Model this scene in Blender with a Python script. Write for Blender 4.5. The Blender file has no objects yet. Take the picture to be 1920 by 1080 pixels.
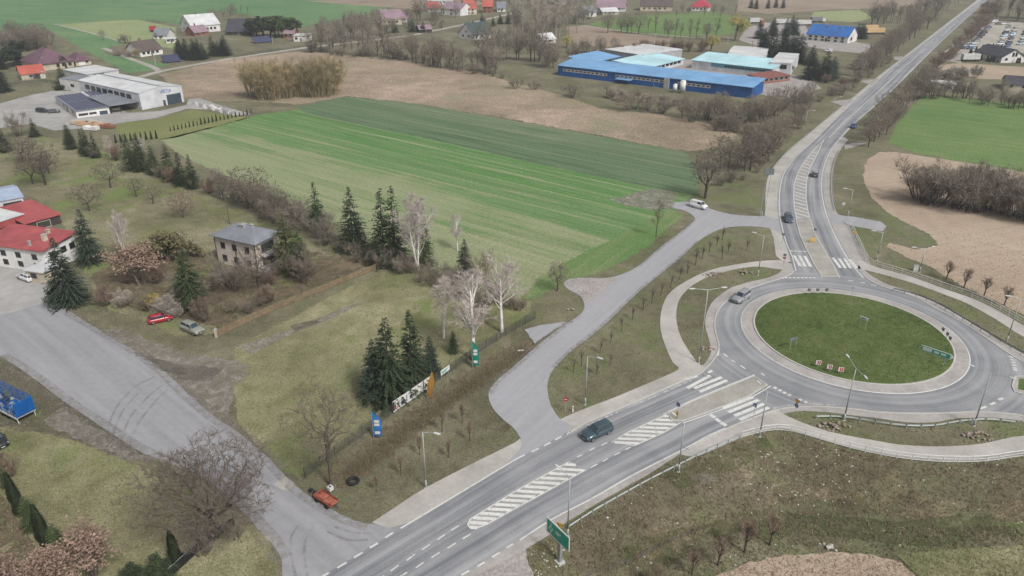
import bpy, bmesh, math, random
import numpy as np
from mathutils import Vector, Matrix
from mathutils.noise import noise as pnoise
R = math.radians
SC = bpy.context.scene
COL = SC.collection
random.seed(7)

# ------------------------------------------------------------------ camera
CAMH, PITCH, FPX = 64.0, R(26.0), 1400.0
K = CAMH / 48.0
cam = bpy.data.objects.new('camera', bpy.data.cameras.new('camera'))
COL.objects.link(cam)
cam.location = (0, 0, CAMH)
cam.rotation_euler = (R(90) - PITCH, 0, 0)
cam.data.sensor_width = 36.0
cam.data.lens = 36.0 * FPX / 1920.0
cam.data.clip_start = 0.5
cam.data.clip_end = 20000
SC.camera = cam

# ------------------------------------------------------------------ sky and sun (bright overcast)
SUN_EL, SUN_AZ = R(48), R(140)          # azimuth from +Y towards +X
world = bpy.data.worlds.new('World')
SC.world = world
world.use_nodes = True
wn, wl = world.node_tree.nodes, world.node_tree.links
bg = wn['Background']
sky = wn.new('ShaderNodeTexSky')
sky.sky_type = 'NISHITA'
sky.sun_disc = False
sky.sun_elevation = SUN_EL
sky.sun_rotation = SUN_AZ
sky.dust_density = 4.0
hsv = wn.new('ShaderNodeHueSaturation')   # grey cloud cover takes the blue out of the light
hsv.inputs['Saturation'].default_value = 0.22
wl.new(sky.outputs['Color'], hsv.inputs['Color'])
wl.new(hsv.outputs['Color'], bg.inputs['Color'])
bg.inputs['Strength'].default_value = 0.065
sun = bpy.data.objects.new('sun', bpy.data.lights.new('sun', 'SUN'))
COL.objects.link(sun)
sun.data.energy = 1.5
sun.data.angle = R(10)
sun.data.color = (1.0, 0.97, 0.92)
sun.location = (60, 80, 120)
_d = Vector((math.sin(SUN_AZ) * math.cos(SUN_EL), math.cos(SUN_AZ) * math.cos(SUN_EL), math.sin(SUN_EL)))
sun.rotation_euler = _d.to_track_quat('Z', 'Y').to_euler()
SC.view_settings.view_transform = 'Standard'
SC.view_settings.look = 'None'
SC.view_settings.exposure = 1.12
SC.view_settings.gamma = 1.0
SC.cycles.max_bounces = 5
SC.cycles.diffuse_bounces = 2
SC.cycles.glossy_bounces = 2
SC.cycles.transmission_bounces = 3
SC.cycles.transparent_max_bounces = 6
SC.cycles.volume_bounces = 0
SC.cycles.use_denoising = True

# ------------------------------------------------------------------ surveying: photograph pixel -> place on the ground
CP, SP = math.cos(PITCH), math.sin(PITCH)
def G(px, py, z=0.0):
    x = (px - 960) / FPX; y = (540 - py) / FPX
    dy = CP + y * SP; dz = -SP + y * CP
    t = (z - CAMH) / dz
    return Vector((x * t, dy * t, z))
def height_to(p, py):
    """height above z=0 at which a plumb line over p reaches picture row py"""
    k = (540 - py) / FPX
    return CAMH - p.y * (SP - k * CP) / (CP + k * SP)
def mpp(p):          # metres per photo pixel near p
    return (p.y * CP + (CAMH - p.z) * SP) / FPX

def catmull(pts, n=6, closed=False):
    P_ = [Vector((p[0], p[1])) for p in pts]; out = []; N = len(P_)
    rng = range(N if closed else N - 1)
    for i in rng:
        if closed: a, b, c, d = P_[(i-1) % N], P_[i], P_[(i+1) % N], P_[(i+2) % N]
        else: a, b, c, d = P_[max(i-1, 0)], P_[i], P_[i+1], P_[min(i+2, N-1)]
        for k in range(n):
            t = k / n
            out.append(0.5 * ((2*b) + (c-a)*t + (2*a-5*b+4*c-d)*t*t + (3*b-a-3*c+d)*t**3))
    if not closed: out.append(P_[-1])
    return [(v.x, v.y) for v in out]
def lay(pts, n=6, closed=False):    # smooth pixel line -> ground polyline
    return [G(*p) for p in (catmull(pts, n, closed) if n > 1 else pts)]
def resample(pts, n):
    a = np.array([(p.x, p.y) for p in pts]); d = np.r_[0, np.cumsum(np.hypot(*np.diff(a, axis=0).T))]
    t = np.linspace(0, d[-1], n)
    return [Vector((x, y, 0)) for x, y in zip(np.interp(t, d, a[:, 0]), np.interp(t, d, a[:, 1]))]
def plen(pts): return sum((b - a).length for a, b in zip(pts, pts[1:]))
def inpoly(X, Y, poly):
    X = np.asarray(X, float); Y = np.asarray(Y, float); ins = np.zeros(X.shape, bool)
    xs = [p[0] for p in poly]; ys = [p[1] for p in poly]; j = len(poly) - 1
    for i in range(len(poly)):
        c = ((ys[i] > Y) != (ys[j] > Y))
        with np.errstate(divide='ignore', invalid='ignore'):
            c &= X < (xs[j] - xs[i]) * (Y - ys[i]) / (ys[j] - ys[i] + 1e-12) + xs[i]
        ins ^= c; j = i
    return ins
def dist_line(X, Y, pts):
    X = np.asarray(X, float); Y = np.asarray(Y, float); best = np.full(X.shape, 1e9)
    for a, b in zip(pts, pts[1:]):
        dx, dy = b[0]-a[0], b[1]-a[1]; L = dx*dx+dy*dy+1e-9
        t = np.clip(((X-a[0])*dx+(Y-a[1])*dy)/L, 0, 1)
        best = np.minimum(best, np.hypot(X-a[0]-t*dx, Y-a[1]-t*dy))
    return best
# embankment below the guard rail and the railed path; ditch in front of the mesh fence
BANK_E = lay([(930,1130),(985,1046),(1065,992),(1200,914),(1330,848),(1420,815),(1447,810),(1480,811),(1537,829),(1600,846),(1665,860),(1730,868),(1792,871),(1852,869),(1920,859),(2050,830),(2250,780)], 3)
BANK_POLY = [(p.x, p.y) for p in BANK_E] + [(p.x, p.y) for p in (G(2500, 900), G(2500, 1300), G(900, 1400))]
BANK_LN = [(p.x, p.y) for p in BANK_E]
DITCH = [(p.x, p.y) for p in lay([(640,893),(720,832),(800,772),(900,703),(985,650)], 3)]
DITCH2 = [(p.x, p.y) for p in lay([(1080,1120),(1150,1068),(1230,1030),(1330,985),(1440,948),(1520,935),(1640,948),(1760,962),(1920,955),(2100,930)], 3)]
def smooth(a, b, x):
    t = np.clip((x-a)/(b-a), 0, 1); return t*t*(3-2*t)
def terrain(X, Y):
    X = np.asarray(X, float); Y = np.asarray(Y, float)
    h = np.zeros(X.shape)
    near = (Y < 200) & (Y > 20)
    if near.any():
        x, y = X[near], Y[near]
        ib = inpoly(x, y, BANK_POLY)
        d = dist_line(x, y, BANK_LN)
        hb = np.where(ib, -1.8 * smooth(0.3, 9.0, d), 0)
        hb -= np.where(ib, 0.35 * (1 - smooth(0.2, 1.6, dist_line(x, y, DITCH2))), 0)
        hb -= 0.45 * (1 - smooth(0.4, 2.4, dist_line(x, y, DITCH)))
        h[near] = hb
    return h
def tz(x, y): return float(terrain(np.array([x]), np.array([y]))[0])
def P(px, py):       # place on the (uneven) ground
    z = 0.0
    for _ in range(5):
        p = G(px, py, z); z = tz(p.x, p.y)
    return G(px, py, z)

# ------------------------------------------------------------------ materials
def lin(v):
    v /= 255.0
    return v / 12.92 if v <= 0.04045 else ((v + 0.055) / 1.055) ** 2.4
GAIN = 1.5
def C(r, g, b, k=1.0):      # colour as seen in daylight -> base colour
    return tuple(min(0.85, lin(v) / GAIN * k) for v in (r, g, b)) + (1.0,)
MATS = {}
def new_mat(name):
    m = bpy.data.materials.new(name); m.use_nodes = True
    MATS[name] = m
    nt = m.node_tree
    return m, nt, nt.nodes, nt.links, nt.nodes['Principled BSDF']
def ramp(n, l, src, stops):
    r = n.new('ShaderNodeValToRGB')
    e = r.color_ramp.elements
    while len(e) < len(stops): e.new(0.5)
    for el, (p, c) in zip(e, stops): el.position = p; el.color = c
    l.new(src, r.inputs[0])
    return r.outputs[0]
def noise(n, l, vec, scale, detail=4, rough=0.6, dist=0.0):
    t = n.new('ShaderNodeTexNoise')
    t.inputs['Scale'].default_value = scale; t.inputs['Detail'].default_value = detail
    t.inputs['Roughness'].default_value = rough; t.inputs['Distortion'].default_value = dist
    if vec is not None: l.new(vec, t.inputs['Vector'])
    return t.outputs['Fac']
def mixc(n, l, fac, a, b, mode='MIX'):
    m = n.new('ShaderNodeMix'); m.data_type = 'RGBA'; m.blend_type = mode
    for sock, v in ((m.inputs[0], fac), (m.inputs[6], a), (m.inputs[7], b)):
        if isinstance(v, (int, float)): sock.default_value = v
        elif isinstance(v, tuple): sock.default_value = v
        else: l.new(v, sock)
    return m.outputs[2]
def math_(n, l, op, a, b=None):
    m = n.new('ShaderNodeMath'); m.operation = op
    for i, v in enumerate((a, b)):
        if v is None: continue
        if isinstance(v, (int, float)): m.inputs[i].default_value = v
        else: l.new(v, m.inputs[i])
    return m.outputs[0]
def mapping(n, l, vec, rot=0.0, scale=(1, 1, 1)):
    m = n.new('ShaderNodeMapping'); l.new(vec, m.inputs[0])
    m.vector_type = 'TEXTURE'     # turn first, then stretch: rot = heading of the local x axis
    m.inputs['Rotation'].default_value = (0, 0, rot); m.inputs['Scale'].default_value = tuple(1/s if s else 1e6 for s in scale)
    return m.outputs[0]
def bump(n, l, b, h, strength, dist=0.1):
    bp = n.new('ShaderNodeBump'); bp.inputs['Strength'].default_value = strength; bp.inputs['Distance'].default_value = dist
    l.new(h, bp.inputs['Height']); l.new(bp.outputs[0], b.inputs['Normal'])
def mat(name, c1, c2=None, scale=2.0, rough=0.85, spec=0.3, metal=0.0, bmp=0.0, rnd=0.0, detail=4, macro=0.0, emit=0.0, lo=.35, hi=.65):
    """plain surface: two colours broken by noise, a large-scale drift, a per-object shift"""
    if name in MATS: return MATS[name]
    m, nt, n, l, b = new_mat(name)
    geo = n.new('ShaderNodeNewGeometry')
    c2 = c2 or tuple(v * 0.82 for v in c1[:3]) + (1.0,)
    nf = noise(n, l, geo.outputs['Position'], scale, detail)
    col = ramp(n, l, nf, [(lo, c1), (hi, c2)])
    if macro:
        nm = noise(n, l, geo.outputs['Position'], macro, 3)
        g = ramp(n, l, nm, [(0.3, (0.78, 0.78, 0.78, 1)), (0.7, (1.12, 1.12, 1.12, 1))])
        col = mixc(n, l, 1.0, col, g, 'MULTIPLY')
    if rnd:
        oi = n.new('ShaderNodeObjectInfo')
        g = ramp(n, l, oi.outputs['Random'], [(0.0, (1-rnd, 1-rnd, 1-rnd*.8, 1)), (1.0, (1+rnd, 1+rnd*.9, 1+rnd*.7, 1))])
        col = mixc(n, l, 1.0, col, g, 'MULTIPLY')
    l.new(col, b.inputs['Base Color'])
    b.inputs['Roughness'].default_value = rough
    b.inputs['Specular IOR Level'].default_value = spec
    b.inputs['Metallic'].default_value = metal
    if bmp: bump(n, l, b, nf, bmp, 0.05)
    return m
def ground_mat(name, cols, macro=0.05, mid=0.4, fine=4.0, rowdir=None, rowscale=1.0, rowamt=0.0, bmp=0.5, patch=None, pscale=0.08, pcut=(.58, .66), holes=None, hscale=.5, grain=.5):
    """vegetated or bare soil: cols = list of colours from low to high of a three-scale noise"""
    m, nt, n, l, b = new_mat(name)
    geo = n.new('ShaderNodeNewGeometry'); pos = geo.outputs['Position']
    a = noise(n, l, pos, macro, 3, .55, .6); c = noise(n, l, pos, mid, 4, .65, .4); f = noise(n, l, pos, fine, 4, .75)
    v = math_(n, l, 'MULTIPLY', a, .42); v = math_(n, l, 'ADD', v, math_(n, l, 'MULTIPLY', c, .30)); v = math_(n, l, 'ADD', v, math_(n, l, 'MULTIPLY', f, .28))
    if rowamt:
        mp = mapping(n, l, pos, rowdir, (0.02, rowscale, 0.0))
        rn = noise(n, l, mp, 1.0, 5, .6)
        v = math_(n, l, 'ADD', math_(n, l, 'MULTIPLY', v, 1-rowamt), math_(n, l, 'MULTIPLY', rn, rowamt))
    k = len(cols)
    col = ramp(n, l, v, [(0.36 + 0.28 * i / max(1, k-1), c_) for i, c_ in enumerate(cols)])
    if patch:
        pn = noise(n, l, pos, pscale, 5, .7, 1.0)
        pf = ramp(n, l, pn, [(pcut[0], (0, 0, 0, 1)), (pcut[1], (1, 1, 1, 1))])
        pc = mixc(n, l, f, patch, tuple(x*1.3 for x in patch[:3]) + (1,))
        col = mixc(n, l, math_(n, l, 'MULTIPLY', pf, .8), col, pc)
    f2 = ramp(n, l, noise(n, l, pos, fine * 1.2, 3, .85), [(.28, (1-grain, 1-grain, 1-grain, 1)), (.72, (1+grain, 1+grain, 1+grain, 1))])
    col = mixc(n, l, 1.0, col, f2, 'MULTIPLY')
    l.new(col, b.inputs['Base Color'])
    b.inputs['Roughness'].default_value = 0.95; b.inputs['Specular IOR Level'].default_value = 0.1
    if bmp: bump(n, l, b, math_(n, l, 'ADD', c, f), bmp, 0.12)
    if holes:       # broken cover: the ground below shows through
        hn = noise(n, l, pos, hscale, 6, .7, .6)
        hf = ramp(n, l, hn, [(holes[0], (0, 0, 0, 1)), (holes[1], (1, 1, 1, 1))])
        tr = n.new('ShaderNodeBsdfTransparent'); mx = n.new('ShaderNodeMixShader')
        l.new(hf, mx.inputs[0]); l.new(tr.outputs[0], mx.inputs[1]); l.new(b.outputs[0], mx.inputs[2]); l.new(mx.outputs[0], n['Material Output'].inputs['Surface'])
    return m

# ------------------------------------------------------------------ mesh helpers
class MB:
    """collects faces, then becomes one mesh object"""
    def __init__(s): s.v = []; s.f = []; s.mi = []; s.cur = 0
    def add(s, vs, fs):
        o = len(s.v); s.v += [tuple(v) for v in vs]
        s.f += [tuple(i + o for i in f) for f in fs]; s.mi += [s.cur] * len(fs)
        return s
    def box(s, x0, x1, y0, y1, z0, z1):
        return s.add([(x0,y0,z0),(x1,y0,z0),(x1,y1,z0),(x0,y1,z0),(x0,y0,z1),(x1,y0,z1),(x1,y1,z1),(x0,y1,z1)],
                     [(0,3,2,1),(4,5,6,7),(0,1,5,4),(1,2,6,5),(2,3,7,6),(3,0,4,7)])
    def tube(s, p0, p1, r0, r1, n=6, cap=True):
        p0, p1 = Vector(p0), Vector(p1); d = (p1 - p0)
        if d.length < 1e-6: return s
        d.normalize(); a = d.orthogonal().normalized(); b = d.cross(a)
        vs = []
        for p, r in ((p0, r0), (p1, r1)):
            for k in range(n):
                t = 2 * math.pi * k / n; vs.append(p + a * (r * math.cos(t)) + b * (r * math.sin(t)))
        fs = [(k, (k+1) % n, n + (k+1) % n, n + k) for k in range(n)]
        if cap: fs += [tuple(range(n-1, -1, -1)), tuple(range(n, 2*n))]
        return s.add(vs, fs)
    def prism(s, poly, z0, z1):     # poly ccw list of (x,y)
        n = len(poly)
        vs = [(x, y, z0) for x, y in poly] + [(x, y, z1) for x, y in poly]
        return s.add(vs, [tuple(range(n-1, -1, -1)), tuple(range(n, 2*n))] + [(i, (i+1) % n, n + (i+1) % n, n+i) for i in range(n)])
    def loft(s, rings, close=True, cap=True):
        n = len(rings[0]); vs = [v for r in rings for v in r]; fs = []
        for i in range(len(rings)-1):
            for k in range(n if close else n-1):
                fs.append((i*n+k, i*n+(k+1) % n, (i+1)*n+(k+1) % n, (i+1)*n+k))
        if cap: fs += [tuple(range(n-1, -1, -1)), tuple((len(rings)-1)*n + k for k in range(n))]
        return s.add(vs, fs)
    def mesh(s, name, mats, smooth=False):
        me = bpy.data.meshes.new(name); me.from_pydata(s.v, [], s.f)
        for m in (mats if isinstance(mats, (list, tuple)) else [mats]): me.materials.append(m)
        if any(s.mi): me.polygons.foreach_set('material_index', s.mi)
        if smooth: me.polygons.foreach_set('use_smooth', [True] * len(me.polygons))
        me.update(); return me
    def obj(s, name, mats, parent=None, smooth=False, loc=(0, 0, 0), rz=0.0):
        return link(name, s.mesh(name, mats, smooth), parent, loc, rz)
def link(name, me, parent=None, loc=(0, 0, 0), rz=0.0):
    o = bpy.data.objects.new(name, me); COL.objects.link(o)
    o.location = loc; o.rotation_euler = (0, 0, rz)
    if parent: o.parent = parent
    return o
def tag(o, label, cat, group=None):
    o['label'] = label; o['category'] = cat
    if group: o['group'] = group
    return o
def thing(name, label, cat, loc=(0, 0, 0), rz=0.0, group=None):
    return tag(link(name, None, None, loc, rz), label, cat, group)
def structure(o): o['kind'] = 'structure'; return o
def copy_tree(o, parent=None):
    c = o.copy(); COL.objects.link(c); c.parent = parent
    for ch in KIDS.get(o.name) or list(o.children): copy_tree(ch, c)
    return c
KIDS = {}
def sheet(name, poly, m, z=0.0, ragged=0.0, parent=None, seed=0, thick=0.0, step=None):
    """flat ground cover from a ground polygon; ragged = metres of uneven edge"""
    if ragged:
        pts = list(poly) + [poly[0]]; out = []
        for a, b in zip(pts, pts[1:]):
            L = (b - a).length
            st = step or max(0.5, mpp(a) * 6)
            k = max(1, int(L / st)); nrm = Vector((-(b-a).y, (b-a).x, 0)).normalized() if L > 1e-6 else Vector((0, 0, 0))
            for i in range(k):
                p = a.lerp(b, i / k)
                w = pnoise(Vector((p.x * .25, p.y * .25, seed))) * .6 + pnoise(Vector((p.x * 1.1, p.y * 1.1, seed + 9))) * .5 + random.uniform(-.3, .3)
                out.append(p + nrm * w * ragged)
        poly = out
    bm = bmesh.new()
    vs = [bm.verts.new((p.x, p.y, z)) for p in poly]
    f = bm.faces.new(vs)
    if f.normal.z < 0: f.normal_flip()
    f.normal_update()
    if f.normal.z < 0: f.normal_flip()
    if thick:
        r = bmesh.ops.extrude_face_region(bm, geom=[f])
        top = [g for g in r['geom'] if isinstance(g, bmesh.types.BMVert)]
        for v in top: v.co.z += thick
    bmesh.ops.triangulate(bm, faces=bm.faces[:])
    me = bpy.data.meshes.new(name); bm.to_mesh(me); bm.free(); me.materials.append(m)
    o = link(name, me, parent)
    if parent is None: structure(o)
    return o
def strip2(name, Lp, Rp, m, z, n=80, parent=None):
    """carriageway between two edge lines, uv: x across 0..1, y along in metres"""
    A, B = resample(Lp, n), resample(Rp, n)
    vs = []; uv = []; d = 0.0; K = 4
    for i in range(n):
        if i: d += ((A[i]+B[i])/2 - (A[i-1]+B[i-1])/2).length
        for k in range(K+1):
            p = A[i].lerp(B[i], k/K); vs.append((p.x, p.y, z)); uv.append((k/K, d))
    fs = [(i*(K+1)+k, i*(K+1)+k+1, (i+1)*(K+1)+k+1, (i+1)*(K+1)+k) for i in range(n-1) for k in range(K)]
    me = bpy.data.meshes.new(name); me.from_pydata(vs, [], fs); me.materials.append(m)
    ul = me.uv_layers.new(name='UVMap')
    for lp in me.loops: ul.data[lp.index].uv = uv[lp.vertex_index]
    me.update()
    if me.polygons[0].normal.z < 0: me.flip_normals()
    o = link(name, me, parent)
    if parent is None: structure(o)
    return o
def band(name, pts, w, m, z0, z1, parent=None, n=None, closed=False):
    """kerb, painted line or wall that follows a ground polyline"""
    pts = list(pts)
    if closed: pts = pts + [pts[0]]
    q = []
    for i, p in enumerate(pts):
        if closed: d = pts[(i+1) % (len(pts)-1)] - pts[(i-1) % (len(pts)-1)]
        else: d = pts[min(i+1, len(pts)-1)] - pts[max(i-1, 0)]
        nr = Vector((-d.y, d.x, 0)).normalized()
        q.append((p + nr * w/2, p - nr * w/2))
    mb = MB(); rings = []
    for a, b in q:
        if z1 - z0 > 0.012: rings.append([(a.x, a.y, z0), (a.x, a.y, z1), (b.x, b.y, z1), (b.x, b.y, z0)])
        else: rings.append([(a.x, a.y, z1), (b.x, b.y, z1)])
    if len(rings[0]) == 4: mb.loft(rings, close=False, cap=not closed)
    else: mb.loft(rings, close=False, cap=False)
    me = mb.mesh(name, m)
    return link(name, me, parent)
def quadmark(name, pts, m, z, parent):
    mb = MB(); mb.add([(p.x, p.y, z) for p in pts], [tuple(range(len(pts)))])
    me = mb.mesh(name, m)
    if me.polygons[0].normal.z < 0: me.flip_normals()
    return link(name, me, parent)
def dash(name, a, b, w, m, z, parent, worn=True):
    d = (b - a).normalized(); nr = Vector((-d.y, d.x, 0)) * (w*1.2/2)
    return quadmark(name, [a + nr, a - nr, b - nr, b + nr], m, z, parent)
# ================================================================== ground materials
WHITE = ground_mat('road_paint', [C(206,206,203), C(222,222,219), C(232,232,228)], .3, 1.5, 5.0, bmp=0, holes=(.26,.44), hscale=2.2, grain=.08)
WORN = ground_mat('worn_paint', [C(186,187,188), C(204,205,205), C(214,214,213)], .3, 1.5, 5.0, bmp=0, holes=(.34,.56), hscale=1.8, grain=.1)
def asphalt(name, base, dark, radial=None, streak=.5):
    m, nt, n, l, b = new_mat(name)
    geo = n.new('ShaderNodeNewGeometry'); pos = geo.outputs['Position']
    if radial is not None:
        sx = n.new('ShaderNodeVectorMath'); sx.operation = 'SUBTRACT'; l.new(pos, sx.inputs[0]); sx.inputs[1].default_value = (radial.x, radial.y, 0)
        ln = n.new('ShaderNodeVectorMath'); ln.operation = 'LENGTH'; l.new(sx.outputs[0], ln.inputs[0])
        cmb = n.new('ShaderNodeCombineXYZ'); l.new(math_(n, l, 'MULTIPLY', ln.outputs['Value'], .9), cmb.inputs[0])
        st = noise(n, l, cmb.outputs[0], 1.0, 4, .6)
    else:
        uv = n.new('ShaderNodeUVMap')
        st = noise(n, l, mapping(n, l, uv.outputs[0], 0, (9, .012, 1)), 1.0, 4, .65)
    mac = noise(n, l, pos, .12, 4, .6); fine = noise(n, l, pos, 6.0, 3, .8)
    v = math_(n, l, 'ADD', math_(n, l, 'MULTIPLY', st, streak), math_(n, l, 'MULTIPLY', mac, .8 - streak))
    v = math_(n, l, 'ADD', v, math_(n, l, 'MULTIPLY', fine, .2))
    col = ramp(n, l, v, [(.41, dark), (.59, base)])
    l.new(col, b.inputs['Base Color'])
    b.inputs['Roughness'].default_value = .8; b.inputs['Specular IOR Level'].default_value = .3
    bump(n, l, b, fine, .15, .02)
    return m
RC = None   # roundabout centre, set below
M_ROAD = asphalt('asphalt_main', C(172,173,175), C(120,122,128), streak=.6)
M_SERV = None
def worn_asphalt(name, c1, c2, c3, rot):
    m, nt, n, l, b = new_mat(name); geo = n.new('ShaderNodeNewGeometry'); pos = geo.outputs['Position']
    st = noise(n, l, mapping(n, l, pos, rot, (.03, .7, 1)), 1.0, 4, .6); md = noise(n, l, pos, .9, 6, .7); fi = noise(n, l, pos, 7.0, 3, .8); mc = noise(n, l, pos, .05, 3)
    v = math_(n, l, 'ADD', math_(n, l, 'MULTIPLY', st, .35), math_(n, l, 'MULTIPLY', md, .25)); v = math_(n, l, 'ADD', v, math_(n, l, 'MULTIPLY', fi, .25)); v = math_(n, l, 'ADD', v, math_(n, l, 'MULTIPLY', mc, .15))
    col = ramp(n, l, v, [(.36, c1), (.5, c2), (.64, c3)]); l.new(col, b.inputs['Base Color']); b.inputs['Roughness'].default_value = .85; b.inputs['Specular IOR Level'].default_value = .25
    return m
M_OLD = worn_asphalt('asphalt_access', C(140,139,142), C(158,158,162), C(176,175,178), R(-41))
M_SERV = worn_asphalt('asphalt_service', C(156,156,160), C(168,168,172), C(182,181,184), R(56))
M_LOT = mat('concrete_yard', C(182,180,178), C(165,163,161), .4, .85, macro=.08, detail=7, bmp=.1)
M_PAVE = mat('concrete_paving', C(196,192,186), C(180,176,170), 1.2, .85, macro=.15, detail=6, bmp=.1)
M_SHOULD = mat('concrete_shoulder', C(186,181,177), C(170,165,162), 1.5, .85, macro=.2, detail=6, bmp=.1)
M_KERB = mat('kerb_concrete', C(205,203,198), C(188,186,182), 3, .8)
M_STONE = mat('paved_island', C(182,178,170), C(165,161,154), 3.0, .85, macro=.25, detail=6, bmp=.15)
M_GRAVEL = mat('pale_gravel', C(190,184,180), C(150,143,140), 2.2, .95, macro=.25, detail=8, bmp=.4)
M_TRACK = mat('sandy_track', C(192,186,176), C(165,158,148), .8, .95, macro=.1, detail=6, bmp=.2)

M_GRASS = ground_mat('rough_grass', [C(88,85,70), C(110,107,87), C(129,125,104), C(150,143,121)], .06, .5, 4.0, patch=C(104,110,74), pscale=.09, pcut=(.52,.66))
M_VERGE = ground_mat('verge_grass', [C(88,85,68), C(112,109,88), C(129,125,103), C(152,145,123)], .05, .4, 3.5, patch=C(104,114,74), pscale=.08, pcut=(.48,.64), grain=.4)
M_LAWN = ground_mat('dry_meadow', [C(100,102,72), C(127,126,95), C(151,147,116), C(175,167,138)], .05, .35, 3.0, patch=C(112,124,74), pscale=.08, pcut=(.52,.66))
M_GARDEN = ground_mat('garden_lawn', [C(96,98,70), C(120,118,91), C(142,137,111), C(166,158,133)], .04, .3, 2.0, patch=C(108,126,70), pscale=.045, pcut=(.5,.62))
M_LEAFY = ground_mat('leaf_litter', [C(82,72,62), C(106,94,80), C(124,112,92), C(142,128,106)], .08, .6, 4.0, patch=C(102,104,68), pscale=.12, holes=(.38,.52), hscale=.25)
M_DITCH = ground_mat('ditch_weeds', [C(90,82,68), C(108,98,82), C(124,113,96), C(108,106,78)], .12, .9, 5.0, bmp=.9)
M_BANK = ground_mat('bank_weeds', [C(78,71,58), C(105,97,80), C(126,117,98), C(160,149,126)], .05, .4, 3.5, patch=C(108,112,82), pscale=.07, pcut=(.48,.62), bmp=.7, grain=.45)
M_ISLE = ground_mat('island_grass', [C(68,82,46), C(86,104,58), C(102,117,70), C(122,120,88)], .1, .6, 5.0, patch=C(106,98,70), pscale=.12, pcut=(.6,.72))
M_FALLOW = ground_mat('fallow_field', [C(128,117,99), C(152,137,118), C(174,155,137), C(194,174,155)], .03, .16, .9, patch=C(138,134,109), pscale=.022, pcut=(.48,.64), bmp=.5)
M_SOIL = ground_mat('sandy_soil', [C(158,140,122), C(173,155,136), C(186,169,150), C(198,183,165)], .03, .3, 3.0, bmp=.4, rowdir=R(20), rowscale=1.2, rowamt=.25)
M_TILLED = ground_mat('tilled_soil', [C(138,124,110), C(158,142,126), C(170,154,138)], .02, .1, 1.0, bmp=.3)
M_FARGREEN = ground_mat('far_crop', [C(84,122,84), C(94,132,90), C(112,142,98), C(132,152,108)], .006, .03, .4, rowdir=R(-20), rowscale=.06, rowamt=.4, bmp=.2)
M_FARPALE = ground_mat('far_grass', [C(128,148,104), C(150,160,116), C(165,168,130)], .01, .06, .5, bmp=.2)
M_RGREEN = ground_mat('winter_wheat', [C(86,116,66), C(102,130,76), C(118,140,88), C(136,148,102)], .02, .12, 1.5, rowdir=R(-35), rowscale=.35, rowamt=.3, bmp=.4)
M_DIRT = ground_mat('bare_dirt', [C(124,116,107), C(146,139,129), C(162,155,146), C(176,169,160)], .12, .7, 3.0, bmp=.5, holes=(.28,.66), hscale=.6)
M_DIRTDARK = ground_mat('muddy_dirt', [C(94,89,80), C(118,111,101), C(138,130,119)], .2, .9, 3.0, bmp=.5, holes=(.34,.75), hscale=.6)
# the striped crop field: colour drifts across the drill rows
FA, FB = G(575,212), G(1210,347)
FDIR = math.atan2((FB-FA).y, (FB-FA).x)
def crop_mat(name, stops, rows=1.1, amt=.3, width=60.0, shift=0.0, straw=.55):
    m, nt, n, l, b = new_mat(name)
    geo = n.new('ShaderNodeNewGeometry'); pos = geo.outputs['Position']
    sub = n.new('ShaderNodeVectorMath'); sub.operation = 'SUBTRACT'; l.new(pos, sub.inputs[0]); sub.inputs[1].default_value = FA
    rot = n.new('ShaderNodeVectorRotate'); rot.rotation_type = 'Z_AXIS'; rot.inputs['Angle'].default_value = -FDIR; l.new(sub.outputs[0], rot.inputs['Vector'])
    sep = n.new('ShaderNodeSeparateXYZ'); l.new(rot.outputs[0], sep.inputs[0])
    across = math_(n, l, 'DIVIDE', math_(n, l, 'MULTIPLY', sep.outputs['Y'], -1.0), width)
    wob = noise(n, l, mapping(n, l, rot.outputs[0], 0, (.004, .09, 0)), 1.0, 6, .7)
    stripe = noise(n, l, mapping(n, l, rot.outputs[0], 0, (.02, rows, 0)), 1.0, 5, .7)
    fine = noise(n, l, pos, 1.3, 4, .85); mac = noise(n, l, pos, .05, 4, .6)
    v = math_(n, l, 'ADD', math_(n, l, 'ADD', across, shift), math_(n, l, 'MULTIPLY', math_(n, l, 'SUBTRACT', wob, .5), .8))
    v = math_(n, l, 'ADD', v, math_(n, l, 'MULTIPLY', math_(n, l, 'SUBTRACT', stripe, .5), amt))
    v = math_(n, l, 'ADD', v, math_(n, l, 'MULTIPLY', math_(n, l, 'SUBTRACT', mac, .5), .35))
    col = ramp(n, l, v, stops)
    ln = noise(n, l, mapping(n, l, rot.outputs[0], 0, (.008, .55, 0)), 1.0, 3, .5)
    ln2 = noise(n, l, mapping(n, l, rot.outputs[0], 0, (.005, .16, 0)), 1.0, 3, .5)
    col = mixc(n, l, math_(n, l, 'MULTIPLY', ramp(n, l, ln, [(.52, (0, 0, 0, 1)), (.68, (1, 1, 1, 1))]), straw), col, C(172,168,138))
    col = mixc(n, l, math_(n, l, 'MULTIPLY', ramp(n, l, ln2, [(.55, (0, 0, 0, 1)), (.66, (1, 1, 1, 1))]), straw), col, C(84,122,70))
    g = ramp(n, l, fine, [(.25, (.62, .66, .62, 1)), (.75, (1.36, 1.32, 1.36, 1))])
    col = mixc(n, l, 1.0, col, g, 'MULTIPLY')
    l.new(col, b.inputs['Base Color']); b.inputs['Roughness'].default_value = .95; b.inputs['Specular IOR Level'].default_value = .1
    bump(n, l, b, fine, .4, .12)
    return m
M_CROP = crop_mat('striped_crop', [(0.0, C(112,144,90)), (.10, C(92,134,76)), (.2, C(118,144,96)), (.32, C(104,138,86)), (.42, C(136,149,109)), (.56, C(150,158,122)), (.78, C(143,149,114)), (1.0, C(128,139,99))], .4, .8, 100)
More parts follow.
